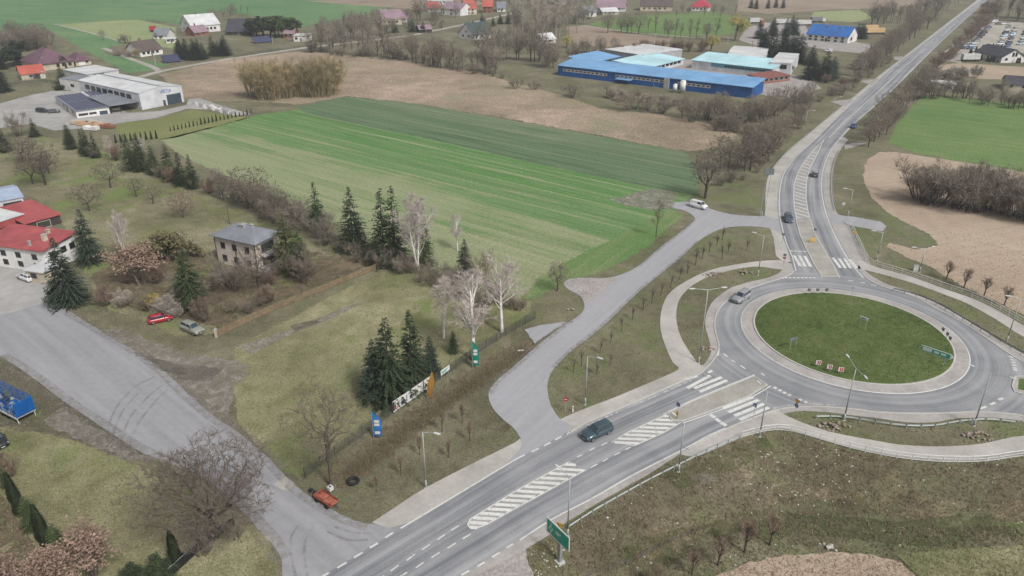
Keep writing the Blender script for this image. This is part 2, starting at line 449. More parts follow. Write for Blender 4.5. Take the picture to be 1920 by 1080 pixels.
M_CROPDARK = crop_mat('dark_crop', [(0, C(116,132,102)), (.2, C(92,116,86)), (.4, C(106,128,96)), (.55, C(84,108,80)), (.75, C(114,130,102)), (1.0, C(90,112,84))], .4, 1.3, 60, .55, .3)
M_HEAD = ground_mat('headland_crop', [C(88,126,70), C(104,134,80), C(124,140,94), C(150,152,120)], .05, .3, 2.0, rowdir=R(56), rowscale=.6, rowamt=.45, bmp=.4)

# ================================================================== the ground sheet, reaching to the horizon
def axis(lo, hi, st, far, g=1.35):
    a = list(np.arange(lo, hi + .01, st)); s = st
    while a[-1] < far: s *= g; a.append(a[-1] + s)
    s = st; pre = []
    x = lo
    while x > -far: s *= g; x -= s; pre.append(x)
    return np.array(pre[::-1] + a)
gx, gy = axis(-95, 140, 1.2, 7000), axis(28, 200, 1.2, 7000)
XX, YY = np.meshgrid(gx, gy)
ZZ = terrain(XX, YY) - .03
mb_v = np.stack([XX.ravel(), YY.ravel(), ZZ.ravel()], 1)
nx, ny = len(gx), len(gy)
ii = np.arange(nx*ny).reshape(ny, nx)
quads = np.stack([ii[:-1, :-1].ravel(), ii[:-1, 1:].ravel(), ii[1:, 1:].ravel(), ii[1:, :-1].ravel()], 1)
me = bpy.data.meshes.new('ground')
me.from_pydata(mb_v.tolist(), [], quads.tolist())
me.materials.append(M_GRASS); me.materials.append(M_BANK); me.materials.append(M_DITCH); me.materials.append(M_VERGE)
cx = mb_v[quads].mean(1)
inb = inpoly(cx[:, 0], cx[:, 1], BANK_POLY) & (cx[:, 1] < 200)
low_ = inpoly(cx[:, 0], cx[:, 1], DITCH2 + [(p.x, p.y) for p in (G(2600,1000), G(2600,1300), G(900,1400))])
dd = dist_line(cx[:, 0], cx[:, 1], DITCH) < 2.3
me.polygons.foreach_set('material_index', np.where(dd, 2, np.where(inb & ~low_, 1, np.where((cx[:, 1] < 200) & (cx[:, 0] > 0), 3, 0))).astype(np.int32))
me.polygons.foreach_set('use_smooth', [True] * len(me.polygons))
me.update()
structure(link('ground', me))

# ================================================================== fields and meadows
def field(name, px, m, z=.0, rag=1.0, n=1, step=None, at=0.0):
    return sheet(name, lay(px, n, True) if n > 1 else [G(p[0], p[1], at) for p in px], m, z, rag, step=step, seed=len(px))
field('far_crop_field', [(-700,-60),(980,-95),(900,-20),(770,10),(700,22),(620,38),(560,52),(480,30),(400,20),(340,48),(290,38),(200,40),(110,46),(240,80),(205,88),(195,100),(250,112),(320,120),(282,132),(240,138),(180,105),(90,55),(0,60),(-700,90)], M_FARGREEN, .0, 1.5)
field('pale_grass_strip', [(108,46),(190,40),(260,37),(330,52),(330,92),(240,80)], M_FARPALE, .012, 1.0)
field('pale_ploughed_strip', [(640,0),(780,-40),(1000,-60),(900,10),(790,18),(700,12),(570,2)], M_TILLED, .012, 2.0)
field('far_tilled_field', [(1380,20),(1400,-60),(1900,-60),(1750,0),(1700,12),(1640,16),(1560,18),(1440,26)], M_TILLED, .0, 2.0)
field('far_green_field', [(1100,45),(1180,30),(1330,22),(1410,36),(1400,58),(1350,66),(1250,68),(1180,62)], M_RGREEN, .0, 1.5)
field('far_dark_field', [(1060,50),(1100,47),(1180,63),(1260,70),(1250,92),(1150,88),(1080,84)], M_TILLED, .012, 1.5)
field('far_pasture', [(1525,22),(1610,18),(1640,34),(1600,42),(1520,36)], M_FARPALE, .012, 1.5)
field('fallow_field', [(300,140),(420,112),(560,96),(640,102),(760,112),(900,136),(945,150),(1050,178),(1130,205),(1240,215),(1330,232),(1385,250),(1360,275),(1290,284),(1160,260),(960,224),(780,194),(650,180),(560,196),(470,190),(350,190)], M_FALLOW, .0, 1.5)
field('yard_lawn', [(210,232),(300,222),(360,205),(420,214),(470,220),(330,258),(300,262),(230,260)], ground_mat('mown_lawn', [C(112,120,76), C(126,132,86), C(140,142,98)], .05, .3, 2, bmp=.2), .015, .6)
field('crop_field', [(300,262),(400,238),(480,216),(560,205),(575,211),(840,265),(960,294),(1210,347),(1300,366),(1262,398),(1200,425),(1150,452),(1075,487),(1010,525),(975,560),(930,560),(850,528),(700,452),(560,388),(430,332),(345,295)], M_CROP, .015, .8)
field('dark_crop_strip', [(560,200),(650,181),(780,195),(960,226),(1160,262),(1285,286),(1310,320),(1312,366),(1210,350),(960,297),(840,268),(575,214)], M_CROPDARK, .02, .8)
field('headland_strip', [(975,560),(1010,522),(1075,484),(1150,448),(1200,421),(1258,394),(1285,402),(1240,440),(1195,475),(1120,515),(1060,525),(1030,545),(1000,560)], M_HEAD, .03, .8)
field('bare_dirt_patch', [(1142,374),(1180,366),(1215,354),(1262,358),(1268,372),(1262,392),(1238,394),(1195,390),(1160,382)], M_DIRT, .04, .8)
field('wheat_field', [(1665,268),(1680,235),(1705,205),(1730,180),(1800,183),(1920,196),(2100,214),(2500,260),(2500,470),(2050,350),(1920,322),(1860,312),(1780,300),(1720,288)], M_RGREEN, .015, .8)
field('sandy_field', [(1625,300),(1650,285),(1680,285),(1780,300),(1860,312),(1920,323),(2100,360),(2400,460),(2400,760),(2100,680),(1920,590),(1860,562),(1790,528),(1745,500),(1700,482),(1660,462),(1668,455),(1720,468),(1760,460),(1745,440),(1700,418),(1660,395),(1630,365),(1618,330)], M_SOIL, .0, .7)
field('sandy_strip', [(1730,125),(1800,118),(1920,126),(2100,140),(2100,170),(1920,150),(1840,148),(1770,142)], M_SOIL, .012, 1.0)
field('meadow_parcel', [(440,650),(480,630),(560,590),(640,545),(740,500),(800,500),(860,540),(1000,565),(990,590),(930,625),(850,680),(760,745),(680,805),(600,868),(560,895),(530,880),(480,830),(445,790),(438,720)], M_LAWN, .0, .6)
field('garden_grass', [(-160,310),(60,250),(200,285),(300,320),(420,380),(560,440),(640,490),(560,545),(470,590),(400,625),(330,630),(260,600),(200,580),(150,500),(120,420),(40,350),(-160,420)], M_GARDEN, .0, 1.0)
field('orchard_litter', [(230,470),(330,440),(420,500),(560,470),(640,480),(700,492),(600,540),(480,585),(420,618),(350,600),(260,570),(200,560),(170,520)], M_LEAFY, .012, 1.2)
field('lower_meadow', [(-160,820),(0,800),(60,800),(200,850),(330,900),(470,975),(505,1010),(520,1060),(520,1150),(-300,1250)], M_LAWN, .0, .6)
field('bank_soil', [(1320,1088),(1400,1055),(1480,1040),(1560,1036),(1640,1040),(1690,1056),(1730,1090),(1760,1150),(1250,1160)], M_SOIL, .0, .5, at=-1.72).location.z = -1.72
field('bank_grass', [(1680,1040),(1780,1030),(1920,1020),(2100,1010),(2100,1200),(1770,1160),(1720,1080)], ground_mat('bleached_grass', [C(92,104,66), C(120,124,88), C(150,146,114), C(176,168,138)], .1, .6, 4.0), .0, .5, at=-1.74).location.z = -1.74
# ================================================================== roads
c0 = [G(*p) for p in ((1415.8,603.3),(1466.7,556.7),(1533,550.8),(1600,556.7),(1675,576.7),(1750,613),(1788,656.7),(1775,693),(1700,720),(1600,715.8),(1500,688),(1430,633))]
A_ = np.array([(2*p.x, 2*p.y, 1) for p in c0]); b_ = np.array([p.x**2 + p.y**2 for p in c0])
s_ = np.linalg.lstsq(A_, b_, rcond=None)[0]
RC = Vector((s_[0], s_[1], 0)); RG = math.sqrt(s_[2] + s_[0]**2 + s_[1]**2); RA = RG * 1.148
M_RING = asphalt('asphalt_ring', C(168,169,171), C(126,128,133), radial=RC, streak=.5)
# edge lines, photo pixels
SW_L = [(380,1210),(520,1130),(605,1080),(687,1030),(737,1000),(785,972),(855,930),(960,867),(1027,831),(1065,812),(1120,786),(1200,752),(1282,716),(1310,704)]
SW_R = [(640,1210),(760,1140),(870,1077),(960,1021),(1035,975),(1110,936),(1185,893),(1285,842),(1327,819),(1387,791),(1447,769)]
NE_L = [(1488,508),(1490,498),(1485,488),(1473,463),(1467,442),(1461,420),(1458,397),(1458,372),(1460,350),(1466,328),(1476,310),(1495,288),(1520,267),(1570,218),(1610,180),(1640,155),(1665,132),(1702,103),(1765,55),(1838,0),(1900,-45)]
NE_R = [(1624,522),(1605,503),(1588,477),(1572,447),(1560,422),(1551,398),(1545,370),(1543,345),(1546,318),(1554,294),(1567,272),(1600,235),(1640,200),(1683,160),(1715,128),(1745,98),(1790,55),(1850,2),(1912,-45)]
RING = [(1310,704),(1325,690),(1340,672),(1348,652),(1344,632),(1340,613),(1342,593),(1350,577),(1367,562),(1393,547),(1433,532),(1467,522),(1482,515),(1488,508)]
RING_R = [(1624,522),(1650,536),(1717,558),(1750,577),(1783,593),(1817,613),(1850,635),(1883,658),(1920,680),(2000,718),(2150,762),(2600,850)]
RING_B = [(2600,945),(2150,832),(2000,796),(1920,778),(1883,773),(1833,770),(1783,772),(1717,773),(1650,771),(1600,765),(1567,762),(1533,760),(1480,762),(1447,769)]
main = sheet('roundabout_road', lay(RING, 4) + lay(RING_R, 4) + lay(RING_B, 4), M_RING, .030)
sw = strip2('main_road', lay(SW_L, 4), lay(SW_R, 4), M_ROAD, .034, 90)
ne = strip2('north_road', lay(NE_L, 4), lay(NE_R, 4), M_ROAD, .034, 120)
# paved shoulders, footways and paths
sheet('paved_shoulder', lay([(1300,690),(1318,684),(1330,668),(1333,652),(1325,623),(1322,606),(1325,587),(1335,567),(1355,550),(1372,539),(1400,530),(1442,520),(1463,510),(1470,498)], 4) + [G(*p) for p in ((1500,500),(1490,530),(1420,560),(1380,580),(1360,610),(1370,660),(1320,712))], M_SHOULD, .012)
sheet('paved_shoulder', lay([(1612,492),(1622,507),(1642,522),(1672,536),(1713,548),(1750,563),(1783,580),(1817,600),(1850,623),(1875,640),(1920,664),(2000,704),(2150,750),(2600,838)], 4) + [G(*p) for p in ((2600,870),(2150,780),(2000,735),(1880,680),(1760,600),(1640,550),(1600,520))], M_SHOULD, .012)
sheet('paved_shoulder', lay([(1440,790),(1467,777),(1500,771),(1550,773),(1600,779),(1650,785),(1700,792),(1750,792),(1792,785),(1850,783),(1900,787),(1920,791),(2000,810),(2150,846),(2600,962)], 4) + [G(*p) for p in ((2600,930),(2150,815),(2000,780),(1800,760),(1600,750),(1480,750),(1420,775))], M_SHOULD, .012)
sheet('gravel_shoulder', lay([(700,1210),(830,1120),(900,1075),(982,1032),(1027,1005),(1065,978),(1135,935),(1210,893),(1272,853),(1300,842)], 3) + [G(*p) for p in ((1295,835),(1180,885),(960,1005),(780,1110),(640,1200))], M_SHOULD, .010, ragged=.12)
sheet('footway', lay([(1276,852),(1305,856),(1350,838),(1392,820),(1417,812),(1447,807),(1480,807),(1517,817),(1567,832),(1600,841),(1665,855),(1730,864),(1792,867),(1852,864),(1920,854),(2020,846),(2150,868),(2600,990)], 4) + lay([(2600,968),(2150,852),(2020,824),(1920,817),(1840,832),(1765,837),(1690,834),(1640,826),(1567,812),(1517,797),(1483,783),(1468,776),(1445,766),(1400,780),(1330,812)], 4), M_PAVE, .016)
sheet('footway', lay([(697,980),(740,952),(792,918),(880,872),(965,830),(972,822),(980,830),(990,850)], 3) + [G(*p) for p in ((960,872),(855,934),(785,975),(730,990))], M_PAVE, .016)
sheet('footway', lay([(1050,786),(1100,765),(1160,742),(1240,708),(1272,692),(1262,680),(1250,655),(1240,625),(1238,600),(1242,575),(1255,550),(1285,528),(1330,507),(1380,496),(1430,489),(1462,488)], 4) + lay([(1490,496),(1480,505),(1460,505),(1420,500),(1380,505),(1330,518),(1295,538),(1275,560),(1268,585),(1270,610),(1278,635),(1292,658),(1308,680),(1325,690)], 4) + [G(*p) for p in ((1315,712),(1285,722),(1200,757),(1120,791),(1070,815),(1040,800))], M_PAVE, .018)
sheet('footway', lay([(1434,402),(1435,380),(1436,355),(1441,330),(1453,308),(1480,281),(1520,248),(1562,213),(1600,182),(1647,143),(1690,110),(1740,71),(1832,0),(1890,-45)], 4) + [G(*p) for p in ((1902,-44),(1840,0),(1767,55),(1704,104),(1642,156),(1572,220),(1497,290),(1478,312),(1462,350),(1462,400),(1476,460),(1490,490),(1470,492),(1455,480),(1450,445))], M_PAVE, .018)
sheet('paved_shoulder', lay([(1600,505),(1630,498),(1610,458),(1592,422),(1582,415),(1566,392),(1560,355),(1561,322),(1567,297),(1580,275),(1590,262)], 4) + [G(*p) for p in ((1580,255),(1550,290),(1540,345),(1548,398),(1570,450),(1590,490))], M_SHOULD, .012)
sheet('footway', lay([(1606,490),(1627,490),(1642,500),(1707,518),(1767,540),(1833,563),(1883,588),(1920,610),(2020,660),(2150,700),(2600,790)], 4) + lay([(2600,806),(2150,716),(2020,680),(1920,632),(1867,599),(1817,571),(1767,551),(1717,533),(1667,518),(1628,508),(1615,505)], 4), M_PAVE, .018)
# side roads
sheet('side_road', [G(*p) for p in ((1552,396),(1578,404),(1605,407),(1652,416),(1662,424),(1655,434),(1600,424),(1582,420),(1566,420))], M_SERV, .022)
sheet('service_road', lay([(940,880),(968,850),(978,832),(966,806),(945,788),(924,765),(916,738),(930,715),(960,690),(1005,650),(1050,615),(1085,592),(1096,575),(1088,555),(1066,543),(1058,530),(1075,522),(1120,522),(1155,518),(1195,500),(1240,462),(1280,432),(1300,415),(1301,406),(1284,395),(1262,390),(1256,384),(1268,379),(1300,380),(1345,396),(1390,404),(1436,405)], 4) + lay([(1462,412),(1468,440),(1452,432),(1430,426),(1380,425),(1345,432),(1310,452),(1270,488),(1200,545),(1130,612),(1075,655),(1040,690),(1028,712),(1027,735),(1034,762),(1050,786)], 4) + [G(*p) for p in ((1075,800),(1040,830),(985,858))], M_SERV, .022)
sheet('driveway_stub', [G(*p) for p in ((985,618),(1010,610),(1062,604),(1020,632),(1002,645))], M_SERV, .018, ragged=.3)
sheet('gravel_patch', [G(*p) for p in ((1056,530),(1085,520),(1130,522),(1160,520),(1130,545),(1100,572),(1088,552))], M_GRAVEL, .026, ragged=.35)
sheet('access_road', lay([(540,1140),(530,1085),(527,1050),(512,1022),(488,995),(440,945),(380,895),(270,850),(190,800),(110,745),(50,700),(-20,660),(-130,650)], 3) + [G(*p) for p in ((-130,620),(-20,598),(70,570),(96,562))] + lay([(112,575),(135,586),(190,622),(240,650),(300,690),(350,735),(400,780),(440,806),(480,838),(520,876),(545,902),(575,926),(612,950),(650,970),(692,983)], 3) + [G(*p) for p in ((740,985),(785,975),(700,1035),(600,1100))], M_OLD, .012, ragged=.15)
sheet('yard_paving', [G(*p) for p in ((-160,630),(0,592),(76,570),(97,562),(100,540),(70,520),(52,492),(40,470),(-60,440),(-200,480))], M_LOT, .016)
sheet('gravel_lot', [G(*p) for p in ((560,1165),(640,1190),(700,1210),(830,1120),(880,1085),(900,1072),(985,1030),(988,1052),(1002,1080),(1030,1120),(900,1260),(600,1260))], M_GRAVEL, .006, ragged=.25)
field('muddy_verge', [(-60,660),(20,675),(80,705),(140,760),(200,805),(270,850),(310,870),(250,868),(190,845),(130,820),(60,810),(-60,790)], M_DIRTDARK, .006, .8)
field('dusty_verge', [(80,790),(120,765),(180,800),(250,845),(290,865),(240,862),(160,830)], M_DIRT, .010, .8)
field('dusty_verge', [(185,618),(230,615),(290,640),(340,660),(400,670),(455,680),(470,700),(440,720),(432,760),(440,800),(400,785),(350,738),(300,692),(240,652)], M_DIRT, .008, .9)
field('muddy_verge', [(250,660),(300,672),(340,685),(360,700),(330,705),(290,690)], M_DIRTDARK, .016, .6)
field('muddy_verge', [(315,690),(370,685),(420,690),(395,715),(340,712)], M_DIRTDARK, .014, .7)
field('worn_track', [(440,650),(520,625),(560,612),(600,595),(660,570),(690,565),(640,588),(590,610),(540,630),(470,665)], M_DIRT, .012, .35)
# far tracks and yards
band('village_lane', lay([(120,190),(200,165),(250,148),(300,134),(330,128),(420,112),(500,100),(570,90),(640,82),(760,68),(800,60),(860,48),(905,38),(960,25)], 3), 4.5, M_TRACK, .02, .022)['kind'] = 'structure'
band('field_track', lay([(100,45),(140,54),(200,70),(235,80)], 3), 1.6, M_TRACK, .02, .022)['kind'] = 'structure'
band('field_track', lay([(193,90),(215,98),(250,112),(285,125),(300,134)], 3), 3.2, M_TRACK, .024, .026)['kind'] = 'structure'
band('field_track', lay([(1092,48),(1150,56),(1200,62),(1300,70),(1380,74)], 3), 2.5, M_TRACK, .024, .026)['kind'] = 'structure'
sheet('yard_paving', [G(*p) for p in ((-40,205),(60,178),(100,170),(165,172),(240,212),(300,208),(350,197),(354,186),(374,184),(430,203),(472,214),(440,217),(398,206),(350,204),(290,222),(230,230),(170,240),(100,245),(60,232),(-40,245))], M_LOT, .022, ragged=.3)
sheet('factory_yard', [G(*p) for p in ((1150,150),(1240,110),(1300,112),(1370,105),(1520,150),(1540,165),(1480,190),(1400,170),(1300,155))], M_GRAVEL, .014, ragged=.5)
sheet('truck_yard', [G(*p) for p in ((1385,75),(1400,52),(1430,42),(1510,46),(1520,72),(1600,78),(1640,85),(1620,100),(1560,95),(1470,80),(1430,90))], M_GRAVEL, .014, ragged=.5)
sheet('car_lot', [G(*p) for p in ((1755,110),(1790,82),(1835,48),(1870,40),(1990,46),(2100,60),(2100,120),(1930,100),(1880,96),(1850,96),(1812,108),(1800,118))], M_TRACK, .014, ragged=.5)
sheet('field_entrance', [G(*p) for p in ((1583,272),(1600,268),(1625,268),(1600,276),(1585,280))], M_GRAVEL, .02, ragged=.2)
sheet('field_entrance', [G(*p) for p in ((1555,190),(1575,188),(1600,186),(1585,200))], M_GRAVEL, .02, ragged=.2)
sheet('field_entrance', [G(*p) for p in ((1612,152),(1640,148),(1652,146),(1638,160))], M_GRAVEL, .02, ragged=.2)
sheet('field_entrance', [G(*p) for p in ((1675,106),(1700,106),(1692,114),(1678,112))], M_GRAVEL, .02, ragged=.2)
# central island and truck apron
mb = MB(); n_ = 96
ringpts = lambda r, z: [(RC.x + r*math.cos(2*math.pi*k/n_), RC.y + r*math.sin(2*math.pi*k/n_), z) for k in range(n_)]
mb.loft([ringpts(RA, .03), ringpts(RA - .05, .075), ringpts(RG + .25, .11)], cap=False)
o = structure(mb.obj('truck_apron', M_SHOULD))
mb = MB(); mb.loft([ringpts(RG + .27, .05), ringpts(RG + .27, .24), ringpts(RG, .24), ringpts(RG, .05)], cap=False); mb.obj('kerb', M_KERB, o)
mb = MB(); mb.loft([ringpts(RA + .07, .036), ringpts(RA - .09, .080)], cap=False); mb.obj('edge_line', WHITE, o)
mb = MB(); rr = [RG - .001, RG*.93, RG*.8, RG*.6, RG*.4, RG*.2, .3]; zz = [.22, .34, .5, .62, .7, .74, .75]
mb.loft([ringpts(r, z) for r, z in zip(rr, zz)], cap=False); mb.add(ringpts(.3, .75), [tuple(range(n_))])
structure(mb.obj('central_island', M_ISLE, smooth=True))
def island_z(p):
    r = (Vector((p.x, p.y, 0)) - RC).length
    return float(np.interp(r, rr[::-1], zz[::-1]))
# splitter islands
I1 = lay([(1252,775),(1300,753),(1360,728),(1414,706),(1438,722),(1407,742),(1357,762),(1320,776),(1280,790),(1260,788)], 1)
I2 = lay([(1492,411),(1500,442),(1512,468),(1527,498),(1541,519),(1572,519),(1565,503),(1553,482),(1538,457),(1527,437),(1520,412)], 1)
I3 = lay([(1903,707),(1940,705),(2050,748),(2180,795),(2050,775),(1940,745),(1902,735),(1898,725)], 1)
for poly in (I1, I2, I3):
    o = sheet('splitter_island', poly, M_STONE, .034, thick=.10)
    band('kerb', poly, .22, M_KERB, .036, .15, o, closed=True)
sheet('island_turf', lay([(1910,711),(1945,712),(2050,755),(2110,775),(2050,768),(1945,738),(1908,731)], 1), M_ISLE, .138)
HATCH = mat('hatched_asphalt', C(176,174,170), C(160,158,156), 1.2, .85, macro=.2, bmp=.1)
H1o = [(1067,866),(1099,881),(960,957),(912,984),(893,991),(880,989),(877,983),(882,974),(960,925)]
H2o = [(1147,829),(1190,836),(1247,810),(1277,792),(1262,789),(1252,776),(1177,811)]
H3o = [(1506,408),(1494,411),(1491,398),(1489,385),(1488,365),(1489,345),(1497,322),(1512,298),(1532,275),(1545,262),(1532,290),(1520,312),(1512,340),(1511,370),(1514,392),(1518,408)]
def clip_line(poly, y):     # where a horizontal picture row crosses an outline
    xs = []
    for (x0, y0), (x1, y1) in zip(poly, poly[1:] + poly[:1]):
        if (y0 > y) != (y1 > y): xs.append(x0 + (x1-x0)*(y-y0)/(y1-y0))
    return sorted(xs)
def hatch(out, y0, y1, step, slope, w, par):
    sheet('hatched_area', [G(*p) for p in out], HATCH, .038, parent=par)
    band('edge_line', [G(*p) for p in out], .16, WHITE, .044, .046, par, closed=True)
    sh = [(x, y - slope*x) for x, y in out]     # shear so that the stripes lie on rows
    y = min(q[1] for q in sh) + step*.6; y1 = max(q[1] for q in sh)
    while y < y1:
        xs = clip_line(sh, y)
        if len(xs) >= 2 and xs[-1]-xs[0] > 8:
            a, b = (xs[0]+1, y+slope*(xs[0]+1)), (xs[-1]-1, y+slope*(xs[-1]-1))
            dash('hatch_stripe', G(*a), G(*b), w, WHITE, .042, par)
        y += step
hatch(H1o, 868, 990, 9.2, .06, .42, sw)
hatch(H2o, 780, 838, 7.6, .04, .42, sw)
hatch(H3o, 262 - .3*1500 - 80, 420 - .3*1500 + 40, 6.5, .3, .35, ne)
# ================================================================== painted lines
def px_dashes(pairs, w, name='lane_dash', par=None, m=WHITE, z=.044):
    for (x0, y0, x1, y1) in pairs: dash(name, G(x0, y0), G(x1, y1), w, m, z, par)
Z6 = lambda L: [(480+a/4, 810+b/4, 480+c/4, 810+d/4) for a, b, c, d in L]
Z7 = lambda L: [(960+a/4, 810+b/4, 960+c/4, 810+d/4) for a, b, c, d in L]
R3 = lambda L: [(1300+a/6, 640+b/6, 1300+c/6, 640+d/6) for a, b, c, d in L]
R6 = lambda L: [(1400+a/6, 380+b/6, 1400+c/6, 380+d/6) for a, b, c, d in L]
px_dashes(Z6([(900,1125,960,1080),(1010,1045,1070,1000),(1130,965,1190,920),(1245,885,1305,845),(1360,810,1415,772),(1465,738,1520,705)]), .15, par=sw)
px_dashes(Z6([(980,1155,1030,1122),(1085,1083,1135,1055),(1200,1020,1258,980),(1315,945,1378,905),(1437,873,1498,835),(1550,803,1610,768)]), .15, par=sw)
px_dashes(Z6([(390,1145,440,1115),(500,1085,550,1055),(610,1020,680,980),(735,945,800,905),(855,870,915,835),(970,795,1030,755)]), .22, par=sw)
px_dashes(Z6([(1410,1150,1470,1120),(1540,1075,1600,1042),(1660,1010,1715,978),(1770,940,1828,905),(1880,870,1930,840)]), .2, par=sw)
px_dashes(Z7([(150,150,200,125),(240,105,290,80),(325,60,370,35),(410,18,440,4)]), .22, par=sw)
px_dashes(Z7([(490,190,530,170),(580,140,620,120),(670,103,715,80),(590,268,640,242),(680,222,720,200),(770,175,810,155),(850,135,890,115)]), .15, par=sw)
band('edge_line', lay([(751,991),(785,971),(855,929),(960,866),(985,853)], 4), .2, WHITE, .043, .045, sw)
band('edge_line', lay([(975,1013),(1035,974),(1110,935),(1185,892),(1285,841),(1327,818),(1360,803)], 4), .2, WHITE, .043, .045, sw)
band('edge_line', lay([(1062,815),(1120,789),(1200,755),(1282,719),(1312,706)], 4), .2, WORN, .043, .045, sw)
band('edge_line', lay([(1280,794),(1320,780),(1357,766),(1407,746),(1445,724)], 4), .2, WHITE, .043, .045, sw)
band('edge_line', lay([(1244,777),(1300,750),(1360,725),(1415,703)], 4), .2, WHITE, .043, .045, sw)
# crossings
px_dashes(R3([(-95,430,45,390),(-70,530,190,385),(10,530,320,405),(70,570,378,440)]), .5, 'zebra_stripe', sw)
px_dashes(R3([(335,755,670,630),(395,800,735,660),(460,840,795,705),(520,885,850,745)]), .5, 'zebra_stripe', sw)
px_dashes(R3([(165,355,215,330)]), .4, 'give_way_block', sw)
px_dashes(R3([(190,828,245,862),(252,872,305,907),(312,915,370,952)]), .5, 'give_way_block', sw)
for x, y in ((920,525),(975,552),(1025,580),(1080,605),(1205,660),(1265,685)):
    px_dashes(R3([(x-17,y-7,x+17,y+7)]), .45, 'give_way_block', sw)
px_dashes(R3([(340,140,385,175),(425,208,475,242),(530,272,585,310),(765,360,800,388)]), .22, 'ring_dash', main, z=.040)
px_dashes(R6([(532,595,605,715),(592,597,658,718),(652,600,718,722)]), .5, 'zebra_stripe', ne)
px_dashes(R6([(970,620,1055,735),(1040,628,1112,738),(1100,630,1170,740),(1160,640,1240,740)]), .5, 'zebra_stripe', ne)
px_dashes(R6([(485,545,518,546),(532,546,565,548),(580,549,615,550),(635,550,675,552)]), .4, 'give_way_block', ne)
for x in (445,490,535,580,625,670,715,760): px_dashes(R6([(x-12,848,x+12,845)]), .4, 'give_way_block', ne)
px_dashes(R6([(1140,880,1195,880),(1280,900,1332,905),(1400,925,1460,935)]), .22, 'ring_dash', main, z=.040)
R4 = lambda L: [(1600+a/6, 640+b/6, 1600+c/6, 640+d/6) for a, b, c, d in L]
px_dashes(R4([(1425,760,1497,735),(1540,715,1595,690),(1635,660,1685,640)]), .35, 'ring_dash', main, z=.040)
px_dashes(R4([(1750,172,1795,185),(1765,205,1815,215),(1775,235,1825,245),(1785,268,1835,275),(1790,298,1840,305),(1800,320,1845,328)]), .35, 'give_way_block', main, z=.040)
band('edge_line', lay([(1346,668),(1348,652),(1345,636)], 3), .2, WHITE, .039, .041, main)
band('edge_line', lay([(1447,767),(1480,760),(1533,758),(1567,760)], 3), .2, WORN, .039, .041, main)
band('edge_line', lay([(1489,508),(1480,516),(1467,523)], 3), .2, WHITE, .039, .041, main)
# the long north road
off = 0.0
nl, nr = resample(lay(NE_L, 4), 160), resample(lay(NE_R, 4), 160)
band('edge_line', [a.lerp(b, .035) for a, b in zip(nl, nr)], .2, WHITE, .043, .045, ne)
band('edge_line', [a.lerp(b, .965) for a, b in zip(nl, nr)], .2, WHITE, .043, .045, ne)
cen = [a.lerp(b, .52) for a, b in zip(nl, nr)]
i_ = next(i for i, p in enumerate(cen) if p.y > G(1545,262).y)
band('centre_line', cen[i_:i_+34], .22, WHITE, .043, .045, ne)
for k in range(i_+36, 158, 3): dash('lane_dash', cen[k], cen[k].lerp(cen[k+1], .8), .22, WHITE, .044, ne)
I2e = lay([(1492,411),(1500,442),(1512,468),(1527,498),(1541,521)], 3); band('edge_line', I2e, .18, WHITE, .043, .045, ne)
I2f = lay([(1574,521),(1565,503),(1553,482),(1538,457),(1527,437),(1520,412)], 3); band('edge_line', I2f, .18, WHITE, .043, .045, ne)
# kerbs along the footways
band('kerb', lay([(1070,810),(1120,784),(1200,750),(1282,714),(1310,702)], 4), .2, M_KERB, .02, .14, sw)
band('kerb', lay(RING, 4), .2, M_KERB, .02, .12, main)
band('kerb', lay(RING_R, 4), .2, M_KERB, .02, .12, main)
band('kerb', lay([(1447,772),(1480,765),(1533,763),(1567,765),(1600,768),(1650,774),(1717,776),(1783,775),(1833,773),(1883,776),(1920,781)], 4), .2, M_KERB, .02, .12, main)
band('kerb', lay([(1290,843),(1327,822),(1387,794),(1447,772)], 4), .2, M_KERB, .02, .14, sw)

# tyre marks swinging from the yard onto the access road
M_TYRE = ground_mat('tyre_mark', [C(138,137,139), C(146,145,147), C(152,151,153)], .2, .8, 3.0, bmp=0, holes=(.40,1.0), hscale=.5, grain=.1)
acc = bpy.data.objects['access_road']
for pts in ([(205,865),(200,820),(215,770),(250,728),(290,706)],[(216,868),(212,820),(228,775),(262,735),(296,714)],[(232,866),(228,826),(246,780),(280,742),(305,722)],[(246,868),(244,830),(262,790),(292,752),(315,730)],[(300,690),(340,695),(372,705),(380,722),(350,740)],[(330,680),(375,690),(395,705),(390,730),(360,750)],[(560,985),(545,1010),(548,1050),(556,1090)],[(590,985),(572,1015),(572,1055),(580,1095)],[(620,985),(660,998),(700,1000)],[(600,990),(650,1012),(690,1012)]):
    band('tyre_mark', lay(pts, 5), .34, M_TYRE, .016, .018, acc)
sheet('concrete_slab', [G(*p) for p in ((512,908),(535,893),(552,906),(548,916),(530,920))], M_PAVE, .020)
sheet('dark_scrape', lay([(545,612),(560,606),(590,600),(600,604),(575,614),(555,620)], 2, True), M_DIRTDARK, .02, ragged=.3)

